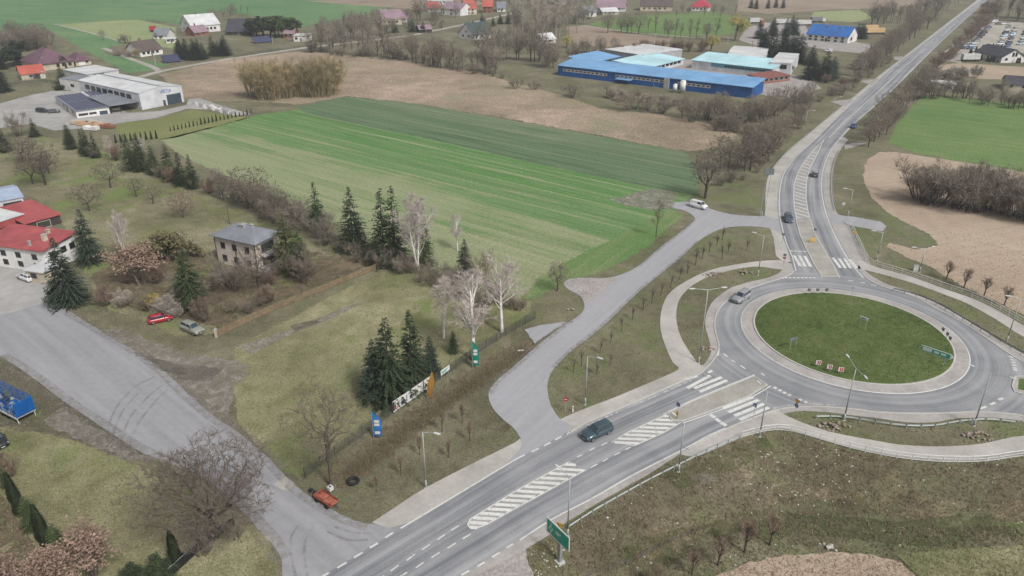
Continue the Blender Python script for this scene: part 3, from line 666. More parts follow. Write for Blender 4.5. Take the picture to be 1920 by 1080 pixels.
# sand and grit washed along the edges of the old roads
M_GRIT = ground_mat('road_grit', [C(128,120,110), C(150,143,134), C(168,161,152)], .2, .9, 3.5, bmp=0, holes=(.38,.95), hscale=.9, grain=.25)
for pts, w in (([(130,584),(190,620),(240,648),(300,690),(350,737),(400,780),(440,806),(480,838),(520,876),(560,916),(612,950),(650,970),(692,983)], 2.2), ([(0,668),(60,706),(110,745),(190,800),(270,850),(380,895),(440,945),(490,995),(512,1022),(527,1050)], 2.4), ([(916,738),(930,715),(960,690),(1005,650),(1050,615),(1085,592)], 1.4), ([(1195,500),(1240,462),(1280,432),(1300,412)], 1.2), ([(1040,690),(1075,655),(1130,612),(1200,545),(1270,488),(1310,452)], 1.2)):
    band('road_grit', lay(pts, 4), w, M_GRIT, .026, .028, acc)
def draped(name, px, w, m, lift=.04):
    pts = [P(*p) for p in catmull(px, 5)]; mb = MB(); rings = []
    for i, p in enumerate(pts):
        d = pts[min(i+1, len(pts)-1)] - pts[max(i-1, 0)]; nr = Vector((-d.y, d.x, 0)).normalized(); row_ = []
        for k in (-.5, -.25, 0, .25, .5):
            q = p + nr*w*k*(.7 + .5*pnoise(Vector((p.x*.15, p.y*.15, k)))); row_.append((q.x, q.y, tz(q.x, q.y) + lift))
        rings.append(row_)
    mb.loft(rings, close=False, cap=False); return structure(mb.obj(name, m))
M_STRAW = ground_mat('dry_grass_band', [C(120,108,84), C(144,130,102), C(164,150,122), C(182,168,142)], .1, .6, 3.5, bmp=.5, holes=(.40,.85), hscale=.4, grain=.4)
M_GREENB = ground_mat('green_grass_band', [C(86,94,60), C(102,110,72), C(118,122,84)], .1, .6, 3.5, bmp=.5, holes=(.40,.8), hscale=.35, grain=.4)
draped('dry_grass_band', [(1180,1040),(1280,1000),(1380,962),(1440,930),(1540,924),(1640,940),(1760,958),(1920,955)], 3.5, M_STRAW)
draped('dry_grass_band', [(1440,905),(1540,925),(1640,935),(1740,945)], 2.5, M_STRAW, .05)
draped('green_grass_band', [(1180,1066),(1300,1020),(1420,985),(1560,985),(1700,1000),(1900,995)], 6.0, M_GREENB)
draped('green_grass_band', [(1260,905),(1330,880),(1400,850),(1450,838)], 4.0, M_GREENB, .05)
draped('bare_bank_patch', [(1640,895),(1680,905),(1720,912)], 5.0, M_STRAW, .06)
draped('bare_bank_patch', [(1300,905),(1345,893)], 2.5, M_GRIT, .06)
draped('worn_path', [(1100,1075),(1180,1050),(1260,1012),(1330,985)], .8, M_DIRTDARK, .06)
sheet('leaf_path', [G(*p) for p in ((-80,900),(10,930),(40,985),(85,1050),(110,1090),(60,1150),(-120,1150))], M_LEAFY, .02, ragged=.6)
# ================================================================== vegetation prototypes (nominal height 10 m)
rng = random.Random(11)
def rv(s=1.0): return Vector((rng.uniform(-s, s), rng.uniform(-s, s), rng.uniform(-s, s)))
def sliver(mb, p, d, L, w):
    a = d.cross(Vector((rng.uniform(-1,1), rng.uniform(-1,1), rng.uniform(-1,1)))).normalized() * (w/2)
    mb.add([p - a, p + a, p + d*L], [(0, 1, 2)])
def grow(T, Cn, p, d, L, r, lev, cfg):
    segs = 4 if lev < 2 else 3
    pts = [p]; ds = [d]
    n = cfg['sides'][min(lev, 3)]
    mb = T if lev <= cfg['tl'] else Cn
    rr_ = r
    for i in range(segs):
        d = (d + rv(cfg['wig'][min(lev, 3)]) + Vector((0, 0, cfg['up'][min(lev, 3)]))).normalized()
        p1 = p + d * (L/segs); r1 = r * (1 - .75 * (i+1)/segs) if lev else r * (1 - .62 * (i+1)/segs)
        if n > 2: mb.tube(p, p1, rr_, max(r1, .006), n, cap=False)
        else: sliver(mb, p, d, L/segs*1.15, rr_*2.2)
        p = p1; rr_ = max(r1, .006); pts.append(p); ds.append(d)
    if lev >= cfg['max']:
        for _ in range(cfg['twigs']):
            t = rng.uniform(.15, 1.0) * segs; i = min(int(t), segs-1); q = pts[i].lerp(pts[i+1], t-i)
            dd = (ds[i] * cfg['tf'] + rv(.9) + Vector((0, 0, cfg['tup']))).normalized()
            sliver(Cn, q, dd, cfg['tlen'] * rng.uniform(.5, 1.2), cfg['tw'])
        return
    for c in range(cfg['kids'][min(lev, len(cfg['kids'])-1)]):
        t = rng.uniform(cfg['t0'][min(lev, 3)], 1.0) * segs; i = min(int(t), segs-1); q = pts[i].lerp(pts[i+1], t-i)
        ax = ds[i].orthogonal().normalized(); ax.rotate(Matrix.Rotation(rng.uniform(0, 2*math.pi), 3, ds[i]))
        a = cfg['ang'][min(lev, 3)] * rng.uniform(.7, 1.25)
        dd = (ds[i] * math.cos(a) + ax * math.sin(a)).normalized()
        f = cfg['ratio'][min(lev, 3)] * rng.uniform(.75, 1.15) * (1.15 - .45 * t/segs)
        grow(T, Cn, q, dd, L * f, r * (1 - .62*t/segs) * cfg['rr'], lev+1, cfg)
OAK = dict(sides=(7,5,3,2), tl=1, wig=(.10,.16,.22,.25), up=(.02,.06,.06,.05), max=3, twigs=5, tf=.8, tup=.1, tlen=.75, tw=.035, kids=(8,6,5), t0=(.35,.25,.2,.2), ang=(R(52),R(45),R(42),R(40)), ratio=(.72,.52,.48,.5), rr=.55)
BIGOAK = dict(OAK, wig=(.05,.10,.16,.2), up=(.02,.09,.08,.05), kids=(10,9,7), t0=(.45,.2,.15,.15), ang=(R(50),R(40),R(40),R(40)), ratio=(1.15,.5,.45,.5), twigs=8, tlen=.5, tw=.022, rr=.6)
ROUND = dict(OAK, kids=(9,6,5), t0=(.3,.2,.2,.2), ratio=(.62,.5,.5,.5), ang=(R(42),R(42),R(42),R(40)), twigs=6)
SLIM = dict(OAK, kids=(12,5,4), t0=(.25,.25,.2,.2), ang=(R(28),R(28),R(30),R(30)), ratio=(.42,.45,.45,.5), up=(.03,.14,.16,.1), twigs=5, tlen=.6)
BIRCH = dict(OAK, tl=2, kids=(16,6,4), t0=(.22,.2,.2,.2), ang=(R(36),R(34),R(36),R(36)), ratio=(.40,.48,.5,.5), up=(.02,.12,.06,-.02), wig=(.05,.12,.2,.25), twigs=7, tlen=.65, tw=.03, rr=.55)
LOW = dict(OAK, kids=(7,6,5), t0=(.3,.2,.15,.15), ang=(R(58),R(48),R(45),R(45)), ratio=(.95,.55,.5,.5), up=(.02,.02,.03,.03), twigs=7)
SAP = dict(OAK, max=2, kids=(12,4,3), t0=(.3,.2,.2,.2), ang=(R(22),R(24),R(24),R(24)), ratio=(.55,.5,.5,.5), up=(.02,.12,.1,.1), twigs=6, tlen=.9, tw=.05, wig=(.04,.1,.15,.2))
WEEP = dict(OAK, kids=(9,6,5), up=(.02,.05,-.1,-.2), twigs=9, tup=-.9, tlen=1.2, tw=.045, ratio=(.62,.5,.5,.5), ang=(R(45),R(45),R(45),R(40)))
def bare(cfg, H=10, trunk=.45, r=.2, stems=1):
    T, Cn = MB(), MB()
    for s in range(stems):
        off = Vector((0, 0, 0)) if stems == 1 else Vector((rng.uniform(-.25, .25), rng.uniform(-.25, .25), 0))
        d = Vector((0, 0, 1)) if stems == 1 else Vector((rng.uniform(-.35, .35), rng.uniform(-.35, .35), 1)).normalized()
        grow(T, Cn, off + Vector((0, 0, -.15)), d, H * trunk * (1 if stems == 1 else rng.uniform(.85, 1.1)), r * (1 if stems == 1 else .75), 0, cfg)
    return T, Cn
def norm(T, Cn, H=10.0):
    top = max(v[2] for v in Cn.v) ; k = H / top
    for m in (T, Cn): m.v = [(x*k, y*k, z*k) for x, y, z in m.v]
    return T, Cn
def crowned(n, cz, rx, rz, trunk, twigs=4, tw=.03, tl=.6, r0=.012, forks=()):
    """tree grown towards points filling an uneven rounded crown; limb girth from the twigs it carries"""
    pts = []
    ph = [rng.uniform(0, 6.28) for _ in range(4)]
    while len(pts) < n:
        v = rv(); L2 = v.length
        if L2 > 1 or L2 < .25: continue
        a = math.atan2(v.y, v.x); lump = 1 + .12*math.sin(3*a + ph[0]) + .1*math.sin(5*a + ph[1] + 3*v.z)
        p = Vector((v.x*rx*lump, v.y*rx*lump, cz + v.z*rz*lump))
        if p.z < 10*trunk*.9: continue
        pts.append(p)
    H0 = 10*trunk
    pos = [Vector((0, 0, -.15))]; par = [-1]
    steps = 5
    for i in range(1, steps+1):
        pos.append(Vector((rng.uniform(-.08, .08)*i/steps, rng.uniform(-.08, .08)*i/steps, H0*i/steps))); par.append(len(pos)-2)
    top = len(pos)-1
    for fx, fy, fz in forks:
        k0 = top; a = pos[top].copy(); b = Vector((fx, fy, fz))
        for i in range(1, 4): pos.append(a.lerp(b, i/3) + rv(.05)); par.append(k0); k0 = len(pos)-1
    root = pos[top]
    pts.sort(key=lambda p: (p-root).length * rng.uniform(.85, 1.15))
    arr = np.zeros((60000, 3)); cost = np.zeros(60000); m = len(pos)
    for i, p in enumerate(pos): arr[i] = p
    cost[:top] = 1e3; cost[top:m] = 0
    for p in pts:
        d = np.sqrt(((arr[:m] - np.array(p))**2).sum(1)); j = int(np.argmin(d + .35*cost[:m]))
        a = Vector(arr[j]); L = (p-a).length; k = max(1, int(L/.55)); prev = j
        bend = rv(.10)*L + Vector((0, 0, -.10*L))
        for i in range(1, k+1):
            t = i/k; q = a.lerp(p, t) + bend*math.sin(math.pi*t) + rv(.03)
            pos.append(q); par.append(prev); arr[m] = q; cost[m] = cost[prev] + L/k; prev = m; m += 1
    acc = [0.0]*len(pos); kids = [0]*len(pos)
    for i in range(len(pos)-1, 0, -1):
        if kids[i] == 0: acc[i] = r0**2.35
        acc[par[i]] += acc[i]; kids[par[i]] += 1
    rad = [a**(1/2.35) if a else r0 for a in acc]
    T, Cn = MB(), MB()
    lim = rad[1]*.33
    for i in range(1, len(pos)):
        p, q = pos[par[i]], pos[i]; r1 = rad[i]; rp = min(rad[par[i]], r1*1.35)
        if r1 > lim: T.tube(p, q, rp, r1, 6, cap=False)
        elif r1 > r0*2.2: Cn.tube(p, q, rp, r1, 3, cap=False)
        else: sliver(Cn, p, (q-p).normalized(), (q-p).length*1.2, max(.03, r1*2.4))
        if kids[i] == 0:
            d = (q-p).normalized()
            for _ in range(twigs): sliver(Cn, p.lerp(q, rng.random()), (d + rv(.8) + Vector((0, 0, .15))).normalized(), tl*rng.uniform(.5, 1.2), tw)
    return norm(T, Cn)
def shrub(cfg_up=.1, stems=13, spread=.7, L=6.0, twigs=5, tw=.06, tl=1.2, curve=.05, w=1.0):
    T, Cn = MB(), MB()
    for s in range(stems):
        a = rng.uniform(0, 2*math.pi); k = rng.uniform(0, 1) ** .6
        p = Vector((math.cos(a)*k*w, math.sin(a)*k*w, -.1)); d = Vector((math.cos(a)*spread*k, math.sin(a)*spread*k, 1)).normalized()
        cfg = dict(OAK, sides=(4,3,2,2), tl=0, max=2, kids=(6,4), t0=(.2,.2,.2,.2), ratio=(.45,.5,.5,.5), ang=(R(32),R(36),R(36),R(36)), up=(curve,cfg_up,cfg_up,cfg_up), twigs=twigs, tlen=tl, tw=tw, tup=.2)
        grow(T, Cn, p, d, L * rng.uniform(.75, 1.1), .07, 0, cfg)
    return norm(T, Cn)
def spruce(R0=2.2, dens=1.0, ragged=.3, base=.6, pw=.85):
    T, Cn = MB(), MB()
    T.tube((0, 0, -.2), (0, 0, 9.6), .17, .02, 6)
    z = base
    while z < 9.9:
        k = max(0., 1 - z/10.0); rad = R0 * k**pw + .06
        nb = max(4, int((5 + 6*k) * dens))
        for b in range(nb):
            a = rng.uniform(0, 2*math.pi); L = rad * rng.uniform(1-ragged, 1.12); dr = rng.uniform(-.38, -.05) + .5*(1-k)*.5
            d = Vector((math.cos(a), math.sin(a), dr)).normalized(); side = Vector((-math.sin(a), math.cos(a), 0))
            p0 = Vector((0, 0, z + rng.uniform(-.1, .1)))
            m = max(2, int(L/.32))
            for i in range(m):
                t = .2 + .8*(i + rng.random())/m; q = p0 + d*L*t - Vector((0, 0, .12*t*t*L))
                s = (.5 - .22*t) * rng.uniform(.7, 1.2) * min(1., .45 + L*.3)
                for sg in (-1, 1):
                    tip = q + side*sg*s*.9 + d*s*.55 + Vector((0, 0, rng.uniform(-.3, .05)*s))
                    Cn.add([q - d*s*.3, q + d*s*.25 + Vector((0, 0, .05)), tip], [(0, 1, 2)])
                tip = q + d*s*.9 - Vector((0, 0, rng.uniform(.2, .7)*s))
                Cn.add([q - side*.16*s*2, q + side*.16*s*2, tip], [(0, 1, 2)])
        z += rng.uniform(.2, .32)
    return T, Cn
def clumpy(cfg, n_cl, leaf, per, rad, stems=1, trunk=.42, r=.18, zmin=.25, flat=.7):
    """crown of needle or leaf clumps carried on limbs"""
    T, Cn = bare(dict(cfg, max=2, twigs=0), 10, trunk, r, stems)
    ends = [Vector(v) for v in Cn.v if v[2] > zmin*8]
    out = MB(); out.v, out.f, out.mi = list(Cn.v), list(Cn.f), list(Cn.mi)
    for _ in range(n_cl):
        c = rng.choice(ends); rc = rad * rng.uniform(.6, 1.2)
        for _ in range(per):
            v = rv(); v = v.normalized() * rc * rng.random()**.5; v.z *= flat
            q = c + v; n = rv().normalized(); a = n.orthogonal() * leaf * rng.uniform(.6, 1.3); b = n.cross(a) * rng.uniform(.5, .9)
            out.add([q - a, q + a*.4 + b, q + a*.6 - b], [(0, 1, 2)])
    return norm(T, out)
def thuja(w=1.6, n=1500):
    T, Cn = MB(), MB(); T.tube((0, 0, -.1), (0, 0, 6), .15, .05, 5)
    for _ in range(n):
        z = 10*rng.random()**1.1; k = (1 - z/10)**.65 * min(1, .55 + z*.5); a = rng.uniform(0, 2*math.pi); rad = w * k * rng.uniform(.75, 1.1)
        q = Vector((math.cos(a)*rad, math.sin(a)*rad, z)); up = Vector((math.cos(a)*.3, math.sin(a)*.3, 1)); sd = Vector((-math.sin(a), math.cos(a), 0))
        s = rng.uniform(.25, .6); Cn.add([q - sd*s*.4, q + sd*s*.4, q + up*s*1.6], [(0, 1, 2)])
    return T, Cn
BARK = mat('bark_grey', C(118,106,95), C(88,78,70), 3.0, .95, rnd=.15)
BARK_D = mat('bark_dark', C(96,86,77), C(70,62,56), 3.0, .95, rnd=.15)
BARK_B = mat('bark_birch', C(246,242,236), C(212,205,199), 1.6, .85)
BARK_P = mat('bark_pale', C(170,160,148), C(138,128,118), 2.0, .95, rnd=.15)
TW_GREY = mat('twigs_grey', C(160,150,136), C(130,121,110), .4, .95, rnd=.18)
TW_NEAR = mat('twigs_near', C(126,114,104), C(102,92,84), .4, .95)
TW_BROWN = mat('twigs_brown', C(152,142,126), C(121,113,101), .4, .95, rnd=.18)
TW_OLIVE = mat('twigs_olive', C(184,168,128), C(152,138,106), .4, .95, rnd=.15)
TW_PINK = mat('twigs_birch', C(212,200,192), C(184,172,165), .4, .95, rnd=.1)
TW_RED = mat('twigs_red', C(160,138,121), C(130,111,98), .4, .95, rnd=.15)
TW_YEL = mat('twigs_yellow', C(214,202,128), C(184,172,106), .4, .9, rnd=.1)
TW_PALE = mat('twigs_pale', C(196,186,172), C(166,156,146), .4, .95, rnd=.12)
NEEDLE = mat('needles_spruce', C(72,86,58), C(49,61,43), .9, .8, rnd=.2, detail=3)
NEEDLE_B = mat('needles_blue', C(78,92,76), C(54,66,56), .9, .8, rnd=.15)
NEEDLE_P = mat('needles_pine', C(90,104,66), C(64,76,52), .8, .8, rnd=.2)
NEEDLE_Y = mat('needles_yellow', C(112,114,66), C(76,82,50), .7, .8, rnd=.1)
THUJA = mat('thuja_green', C(76,88,60), C(54,65,46), 1.2, .85, rnd=.15)
LEAF_BR = mat('leaves_brown', C(176,150,133), C(142,120,107), 1.0, .9, rnd=.12)
LEAF_OL = mat('leaves_olive', C(134,130,92), C(106,100,74), 1.0, .9, rnd=.15)
LEAF_YEL = mat('blossom_yellow', C(206,186,70), C(170,150,56), 1.5, .9)
LEAF_GR = mat('leaves_green', C(98,120,62), C(72,90,48), 1.2, .9, rnd=.15)
PROTO = {}
def proto(kind, builds, bark, leaf):
    PROTO[kind] = [(T.mesh('trunk', bark, True), Cn.mesh('crown', leaf)) for T, Cn in builds]
proto('oak', [crowned(3000, 6.0, 5.6, 3.8, .24, twigs=8, tw=.03, tl=.6)], BARK_D, TW_NEAR)
proto('round', [crowned(620, 6.2, rx, 3.9, .26, twigs=9, tw=.06, tl=.75, r0=.02) for rx in (3.0, 3.4, 3.9, 4.4)], BARK_D, TW_BROWN)
proto('roundgrey', [crowned(560, 6.3, rx, 3.9, .22, twigs=9, tw=.06, tl=.75, r0=.02) for rx in (2.6, 3.2, 4.0)], BARK, TW_GREY)
proto('slim', [norm(*bare(SLIM, 10, .8, .13)) for _ in range(4)], BARK_D, TW_BROWN)
proto('slimgrey', [norm(*bare(SLIM, 10, .8, .13)) for _ in range(3)], BARK_P, TW_PALE)
proto('birch', [norm(*bare(BIRCH, 10, .85, .18)) for _ in range(3)], BARK_B, TW_PINK)
proto('birchclump', [norm(*bare(BIRCH, 10, .8, .19, 3)) for _ in range(1)], BARK_B, TW_PINK)
proto('low', [crowned(380, 6.0, rx, 3.6, .3, twigs=10, tw=.07, tl=.9, r0=.03) for rx in (4.6, 5.2, 5.8, 6.4)], BARK_D, TW_NEAR)
proto('lowred', [crowned(480, 5.8, 5.6, 3.8, .22, twigs=11, tw=.07, tl=.9, r0=.025)], BARK, TW_RED)
proto('fork', [crowned(900, 6.6, 3.6, 3.3, .30, twigs=6, tw=.026, tl=.55, forks=((-.5,0,5),(.9,.3,5.2)))], BARK, TW_NEAR)
proto('willow', [norm(*bare(WEEP, 10, .45, .25)) for _ in range(2)], BARK, TW_YEL)
proto('sapling', [norm(*bare(SAP, 10, .55, .16)) for _ in range(3)], BARK_D, TW_BROWN)
proto('redsapling', [norm(*bare(dict(SAP, kids=(14,5,3), twigs=9), 10, .55, .16)) for _ in range(2)], BARK_D, TW_RED)
proto('shrub', [shrub() for _ in range(4)], BARK_D, TW_BROWN)
proto('shrubgrey', [shrub(spread=.9, L=5) for _ in range(3)], BARK, TW_GREY)
proto('thicket', [shrub(.16, 30, .28, 7.0, 8, .05, 1.3, .08, 1.5) for _ in range(3)], TW_OLIVE, TW_OLIVE)
proto('reddish', [shrub(.12, 22, .7, 6, 9, .06, 1.1) for _ in range(2)], BARK, TW_RED)
proto('paleshrub', [shrub(.12, 20, .8, 5, 9, .07, 1.1) for _ in range(3)], BARK_P, TW_PALE)
proto('spruce', [spruce(2.9 + .25*i, 1.3, .3, .35, .8) for i in range(3)], BARK_D, NEEDLE)
proto('wide', [spruce(3.5, 1.6, .35, .25, .7)], BARK_D, NEEDLE_B)
proto('thin', [spruce(2.3, 1.1, .45, .7, .7) for _ in range(2)], BARK_D, NEEDLE)
proto('fir', [spruce(3.0, 1.3, .4, .4, .5) for _ in range(2)], BARK_D, NEEDLE_P)
proto('yellowfir', [spruce(2.7, 1.1, .45, .5, .6)], BARK_D, NEEDLE_Y)
proto('pine', [clumpy(ROUND, 170, .17, 36, .8) for _ in range(3)], BARK_D, NEEDLE_P)
proto('darkpine', [clumpy(ROUND, 170, .17, 36, .8, zmin=.2) for _ in range(2)], BARK_D, NEEDLE)
proto('thuja', [thuja() for _ in range(2)], BARK_D, THUJA)
proto('column', [thuja(1.1, 900) for _ in range(2)], BARK_D, THUJA)
proto('brownleaf', [clumpy(ROUND, 100, .10, 24, .9, stems=3) for _ in range(2)], BARK, LEAF_BR)
proto('oliveshrub', [clumpy(LOW, 140, .2, 34, 1.1, stems=4, zmin=.1) for _ in range(2)], BARK, LEAF_OL)
proto('yellowbush', [clumpy(LOW, 110, .2, 26, 1.3, stems=5, zmin=.05)], BARK, LEAF_YEL)
proto('greenbush', [clumpy(LOW, 170, .2, 44, 1.4, stems=5, zmin=.05, flat=.9) for _ in range(2)], BARK, THUJA)
NAMES = dict(fir='pine_tree', oak='bare_tree', round='bare_tree', roundgrey='bare_tree', slim='bare_tree', slimgrey='poplar_tree', birch='birch_tree', birchclump='birch_tree', low='orchard_tree', lowred='orchard_tree', fork='bare_tree', willow='willow_tree', sapling='sapling_tree', redsapling='sapling_tree', shrub='bare_shrub', shrubgrey='bare_shrub', thicket='willow_shrub', reddish='bare_shrub', paleshrub='bare_shrub', spruce='spruce_tree', wide='spruce_tree', thin='spruce_tree', yellowfir='spruce_tree', pine='pine_tree', darkpine='pine_tree', thuja='thuja_tree', column='thuja_tree', brownleaf='beech_shrub', oliveshrub='evergreen_shrub', yellowbush='forsythia_shrub', greenbush='evergreen_shrub')
CATS = dict(bare_tree='tree', poplar_tree='tree', birch_tree='tree', orchard_tree='tree', willow_tree='tree', sapling_tree='sapling', bare_shrub='shrub', willow_shrub='shrub', spruce_tree='tree', pine_tree='tree', thuja_tree='tree', beech_shrub='shrub', evergreen_shrub='shrub', forsythia_shrub='shrub')
trng = random.Random(5)
def plant(kind, px, py, top, label, group=None, w=1.0, var=None, lean=0.0):
    p = P(px, py)
    H = max(.4, height_to(p, top) - p.z)
    return plant_at(kind, p, H, label, group, w, var)
def plant_at(kind, p, H, label, group=None, w=1.0, var=None):
    name = NAMES[kind]; L = PROTO[kind]
    t, c = L[var % len(L)] if var is not None else trng.choice(L)
    o = thing(name, label, CATS[name], p, trng.uniform(0, 6.28), group)
    s = H / 10.0; o.scale = (s*w, s*w, s)
    link('trunk', t, o); link('crown', c, o)
    return o
def row(kinds, line, n, hpx, label, group, jit=6.0, w=(.85, 1.15), jy=None, n_=3):
    """trees standing along a picked line; hpx = (min,max) height in photo pixels"""
    pts = catmull(line, 8)
    seg = [0]
    for a, b in zip(pts, pts[1:]): seg.append(seg[-1] + math.hypot(b[0]-a[0], b[1]-a[1]))
    for i in range(n):
        s = (i + trng.uniform(.2, .8)) / n * seg[-1]
        k = max(j for j in range(len(seg)) if seg[j] <= s); k = min(k, len(pts)-2)
        t = (s - seg[k]) / max(1e-6, seg[k+1]-seg[k])
        x = pts[k][0] + (pts[k+1][0]-pts[k][0])*t + trng.uniform(-jit, jit); y = pts[k][1] + (pts[k+1][1]-pts[k][1])*t + trng.uniform(-1, 1) * (jit*.5 if jy is None else jy)
        h = trng.uniform(*hpx); kind = trng.choice(kinds) if not isinstance(kinds, str) else kinds
        lb = label[NAMES[kind]] if isinstance(label, dict) else label
        plant(kind, x, y, y - h, lb, group if not isinstance(label, dict) else group + ', ' + NAMES[kind].replace('_', ' ') + 's', trng.uniform(*w))
# ================================================================== buildings
GLASS = mat('window_glass', C(46,52,58), C(30,34,38), 1.0, .12, .6)
FRAME = mat('window_frame', C(225,225,222), C(205,205,202), 3, .6)
FRAME_D = mat('window_frame_dark', C(90,84,80), C(72,68,64), 3, .6)
W_WHITE = mat('wall_white', C(244,243,240), C(230,228,224), .5, .85, macro=.2)
W_CREAM = mat('wall_cream', C(214,204,184), C(194,184,164), .5, .85, macro=.2)
W_GREY = mat('wall_grey', C(186,186,188), C(168,168,170), .5, .85, macro=.2)
W_LGREY = mat('wall_sheet_pale', C(226,228,232), C(212,214,219), .6, .6, macro=.2)
W_BEIGE = mat('wall_stucco_beige', C(222,210,198), C(204,192,180), .5, .9, macro=.15)
W_BLUE = mat('wall_sheet_blue', C(30,98,172), C(24,82,150), .3, .55, macro=.1)
W_CYAN = mat('wall_sheet_cyan', C(120,186,206), C(100,166,190), .4, .55, macro=.1)
W_BRICK = mat('wall_brick', C(168,112,92), C(146,98,82), 2, .9, macro=.2)
W_WOOD = mat('wall_wood_dark', C(84,74,70), C(66,58,55), 1, .9)
R_RED = mat('roof_sheet_red', C(184,94,94), C(166,80,82), .5, .55, macro=.2)
R_ORANGE = mat('roof_tile_orange', C(196,104,86), C(176,90,76), .8, .7, macro=.2)
R_PURPLE = mat('roof_tile_purple', C(122,92,104), C(104,78,90), .8, .6, macro=.2)
R_GREY = mat('roof_sheet_grey', C(146,150,157), C(126,130,138), .6, .5, macro=.15)
R_PALE = mat('roof_sheet_pale', C(226,227,228), C(210,211,213), .35, .5, macro=.12)
R_DARK = mat('roof_tile_dark', C(80,80,88), C(64,64,72), .8, .6, macro=.2)
R_GREEN = mat('roof_sheet_green', C(78,98,98), C(66,84,84), .8, .55, macro=.2)
R_BLUE = mat('roof_sheet_blue', C(134,186,232), C(114,168,220), .25, .35, macro=.08)
R_BLUED = mat('roof_sheet_deep_blue', C(58,122,196), C(48,104,176), .5, .5, macro=.15)
R_CYAN = mat('roof_sheet_cyan', C(205,244,250), C(184,232,244), .25, .35, macro=.08)
R_BROWN = mat('roof_tile_brown', C(108,96,92), C(90,80,76), .8, .7, macro=.2)
R_LILAC = mat('roof_tile_lilac', C(164,140,150), C(146,124,134), .8, .7, macro=.2)
GATE = mat('gate_slate', C(74,88,98), C(62,74,84), .5, .5)
PANEL = mat('solar_panel', C(78,80,108), C(62,64,92), 1.5, .25, .5, rnd=.12)
STEEL = mat('galvanised_steel', C(176,180,180), C(156,160,160), 2, .45, .5, metal=.3)
STEEL_D = mat('dark_steel', C(70,72,74), C(54,56,58), 2, .5)
class Bld:
    def __init__(s, name, label, A, B, depth, cat='house', group=None):
        A, B = Vector(A), Vector(B); d = B - A; s.L = Vector((d.x, d.y)).length; s.D = depth
        s.o = thing(name, label, cat, (A.x, A.y, A.z), math.atan2(d.y, d.x), group)
    def walls(s, h, m, x0=0, x1=None, y0=0, y1=None, z0=-.2, gables=None):
        x1 = s.L if x1 is None else x1; y1 = s.D if y1 is None else y1
        mb = MB(); mb.box(x0, x1, y0, y1, z0, h)
        if gables:      # ('x'|'y', rise): triangular wall tops
            ax, rise = gables
            if ax == 'x':
                for x in (x0, x1): mb.add([(x, y0, h), (x, y1, h), (x, (y0+y1)/2, h+rise), (x + (.12 if x == x0 else -.12), y0, h), (x + (.12 if x == x0 else -.12), y1, h), (x + (.12 if x == x0 else -.12), (y0+y1)/2, h+rise)], [(0,1,2),(3,5,4),(0,2,5,3),(1,4,5,2)])
            else:
                for y in (y0, y1): mb.add([(x0, y, h), (x1, y, h), ((x0+x1)/2, y, h+rise), (x0, y + (.12 if y == y0 else -.12), h), (x1, y + (.12 if y == y0 else -.12), h), ((x0+x1)/2, y + (.12 if y == y0 else -.12), h+rise)], [(0,1,2),(3,5,4),(0,2,5,3),(1,4,5,2)])
        return mb.obj('wall', m, s.o)
    def roof(s, kind, h, rise, m, x0=0, x1=None, y0=0, y1=None, ov=.35, t=.14):
        x1 = s.L if x1 is None else x1; y1 = s.D if y1 is None else y1
        x0 -= ov; x1 += ov; y0 -= ov; y1 += ov; mb = MB(); cx_, cy_ = (x0+x1)/2, (y0+y1)/2
        def slab(pts):
            n = len(pts); mb.add([(x, y, z) for x, y, z in pts] + [(x, y, z+t) for x, y, z in pts], [tuple(range(n-1, -1, -1)), tuple(range(n, 2*n))] + [(i, (i+1) % n, n+(i+1) % n, n+i) for i in range(n)])
        if kind == 'gx':
            k = rise * ov / max(.1, (y1-y0)/2 - ov); e = h - k + .01
            slab([(x0,y0,e),(x1,y0,e),(x1,cy_,h+rise+.01),(x0,cy_,h+rise+.01)]); slab([(x0,cy_,h+rise+.01),(x1,cy_,h+rise+.01),(x1,y1,e),(x0,y1,e)])
        elif kind == 'gy':
            k = rise * ov / max(.1, (x1-x0)/2 - ov); e = h - k + .01
            slab([(x0,y0,e),(cx_,y0,h+rise+.01),(cx_,y1,h+rise+.01),(x0,y1,e)]); slab([(cx_,y0,h+rise+.01),(x1,y0,e),(x1,y1,e),(cx_,y1,h+rise+.01)])
        elif kind == 'hip':
            w = min(x1-x0, y1-y0)/2; e = h + .01; r_ = h + rise
            if x1-x0 >= y1-y0: a, b = (x0+w, cy_, r_), (x1-w, cy_, r_)
            else: a, b = (cx_, y0+w, r_), (cx_, y1-w, r_)
            c = [(x0,y0,e),(x1,y0,e),(x1,y1,e),(x0,y1,e)]
            if x1-x0 >= y1-y0: F_ = [[c[0],c[1],b,a],[c[1],c[2],b],[c[2],c[3],a,b],[c[3],c[0],a]]
            else: F_ = [[c[0],c[1],a],[c[1],c[2],b,a],[c[2],c[3],b],[c[3],c[0],a,b]]
            for f_ in F_: slab(f_)
        elif kind == 'sy': slab([(x0,y0,h+.01),(x1,y0,h+.01),(x1,y1,h+rise),(x0,y1,h+rise)])
        elif kind == 'sx': slab([(x0,y0,h+.01),(x1,y0,h+rise),(x1,y1,h+rise),(x0,y1,h+.01)])
        else: slab([(x0,y0,h+.01),(x1,y0,h+.01),(x1,y1,h+.01),(x0,y1,h+.01)])
        return mb.obj('roof', m, s.o)
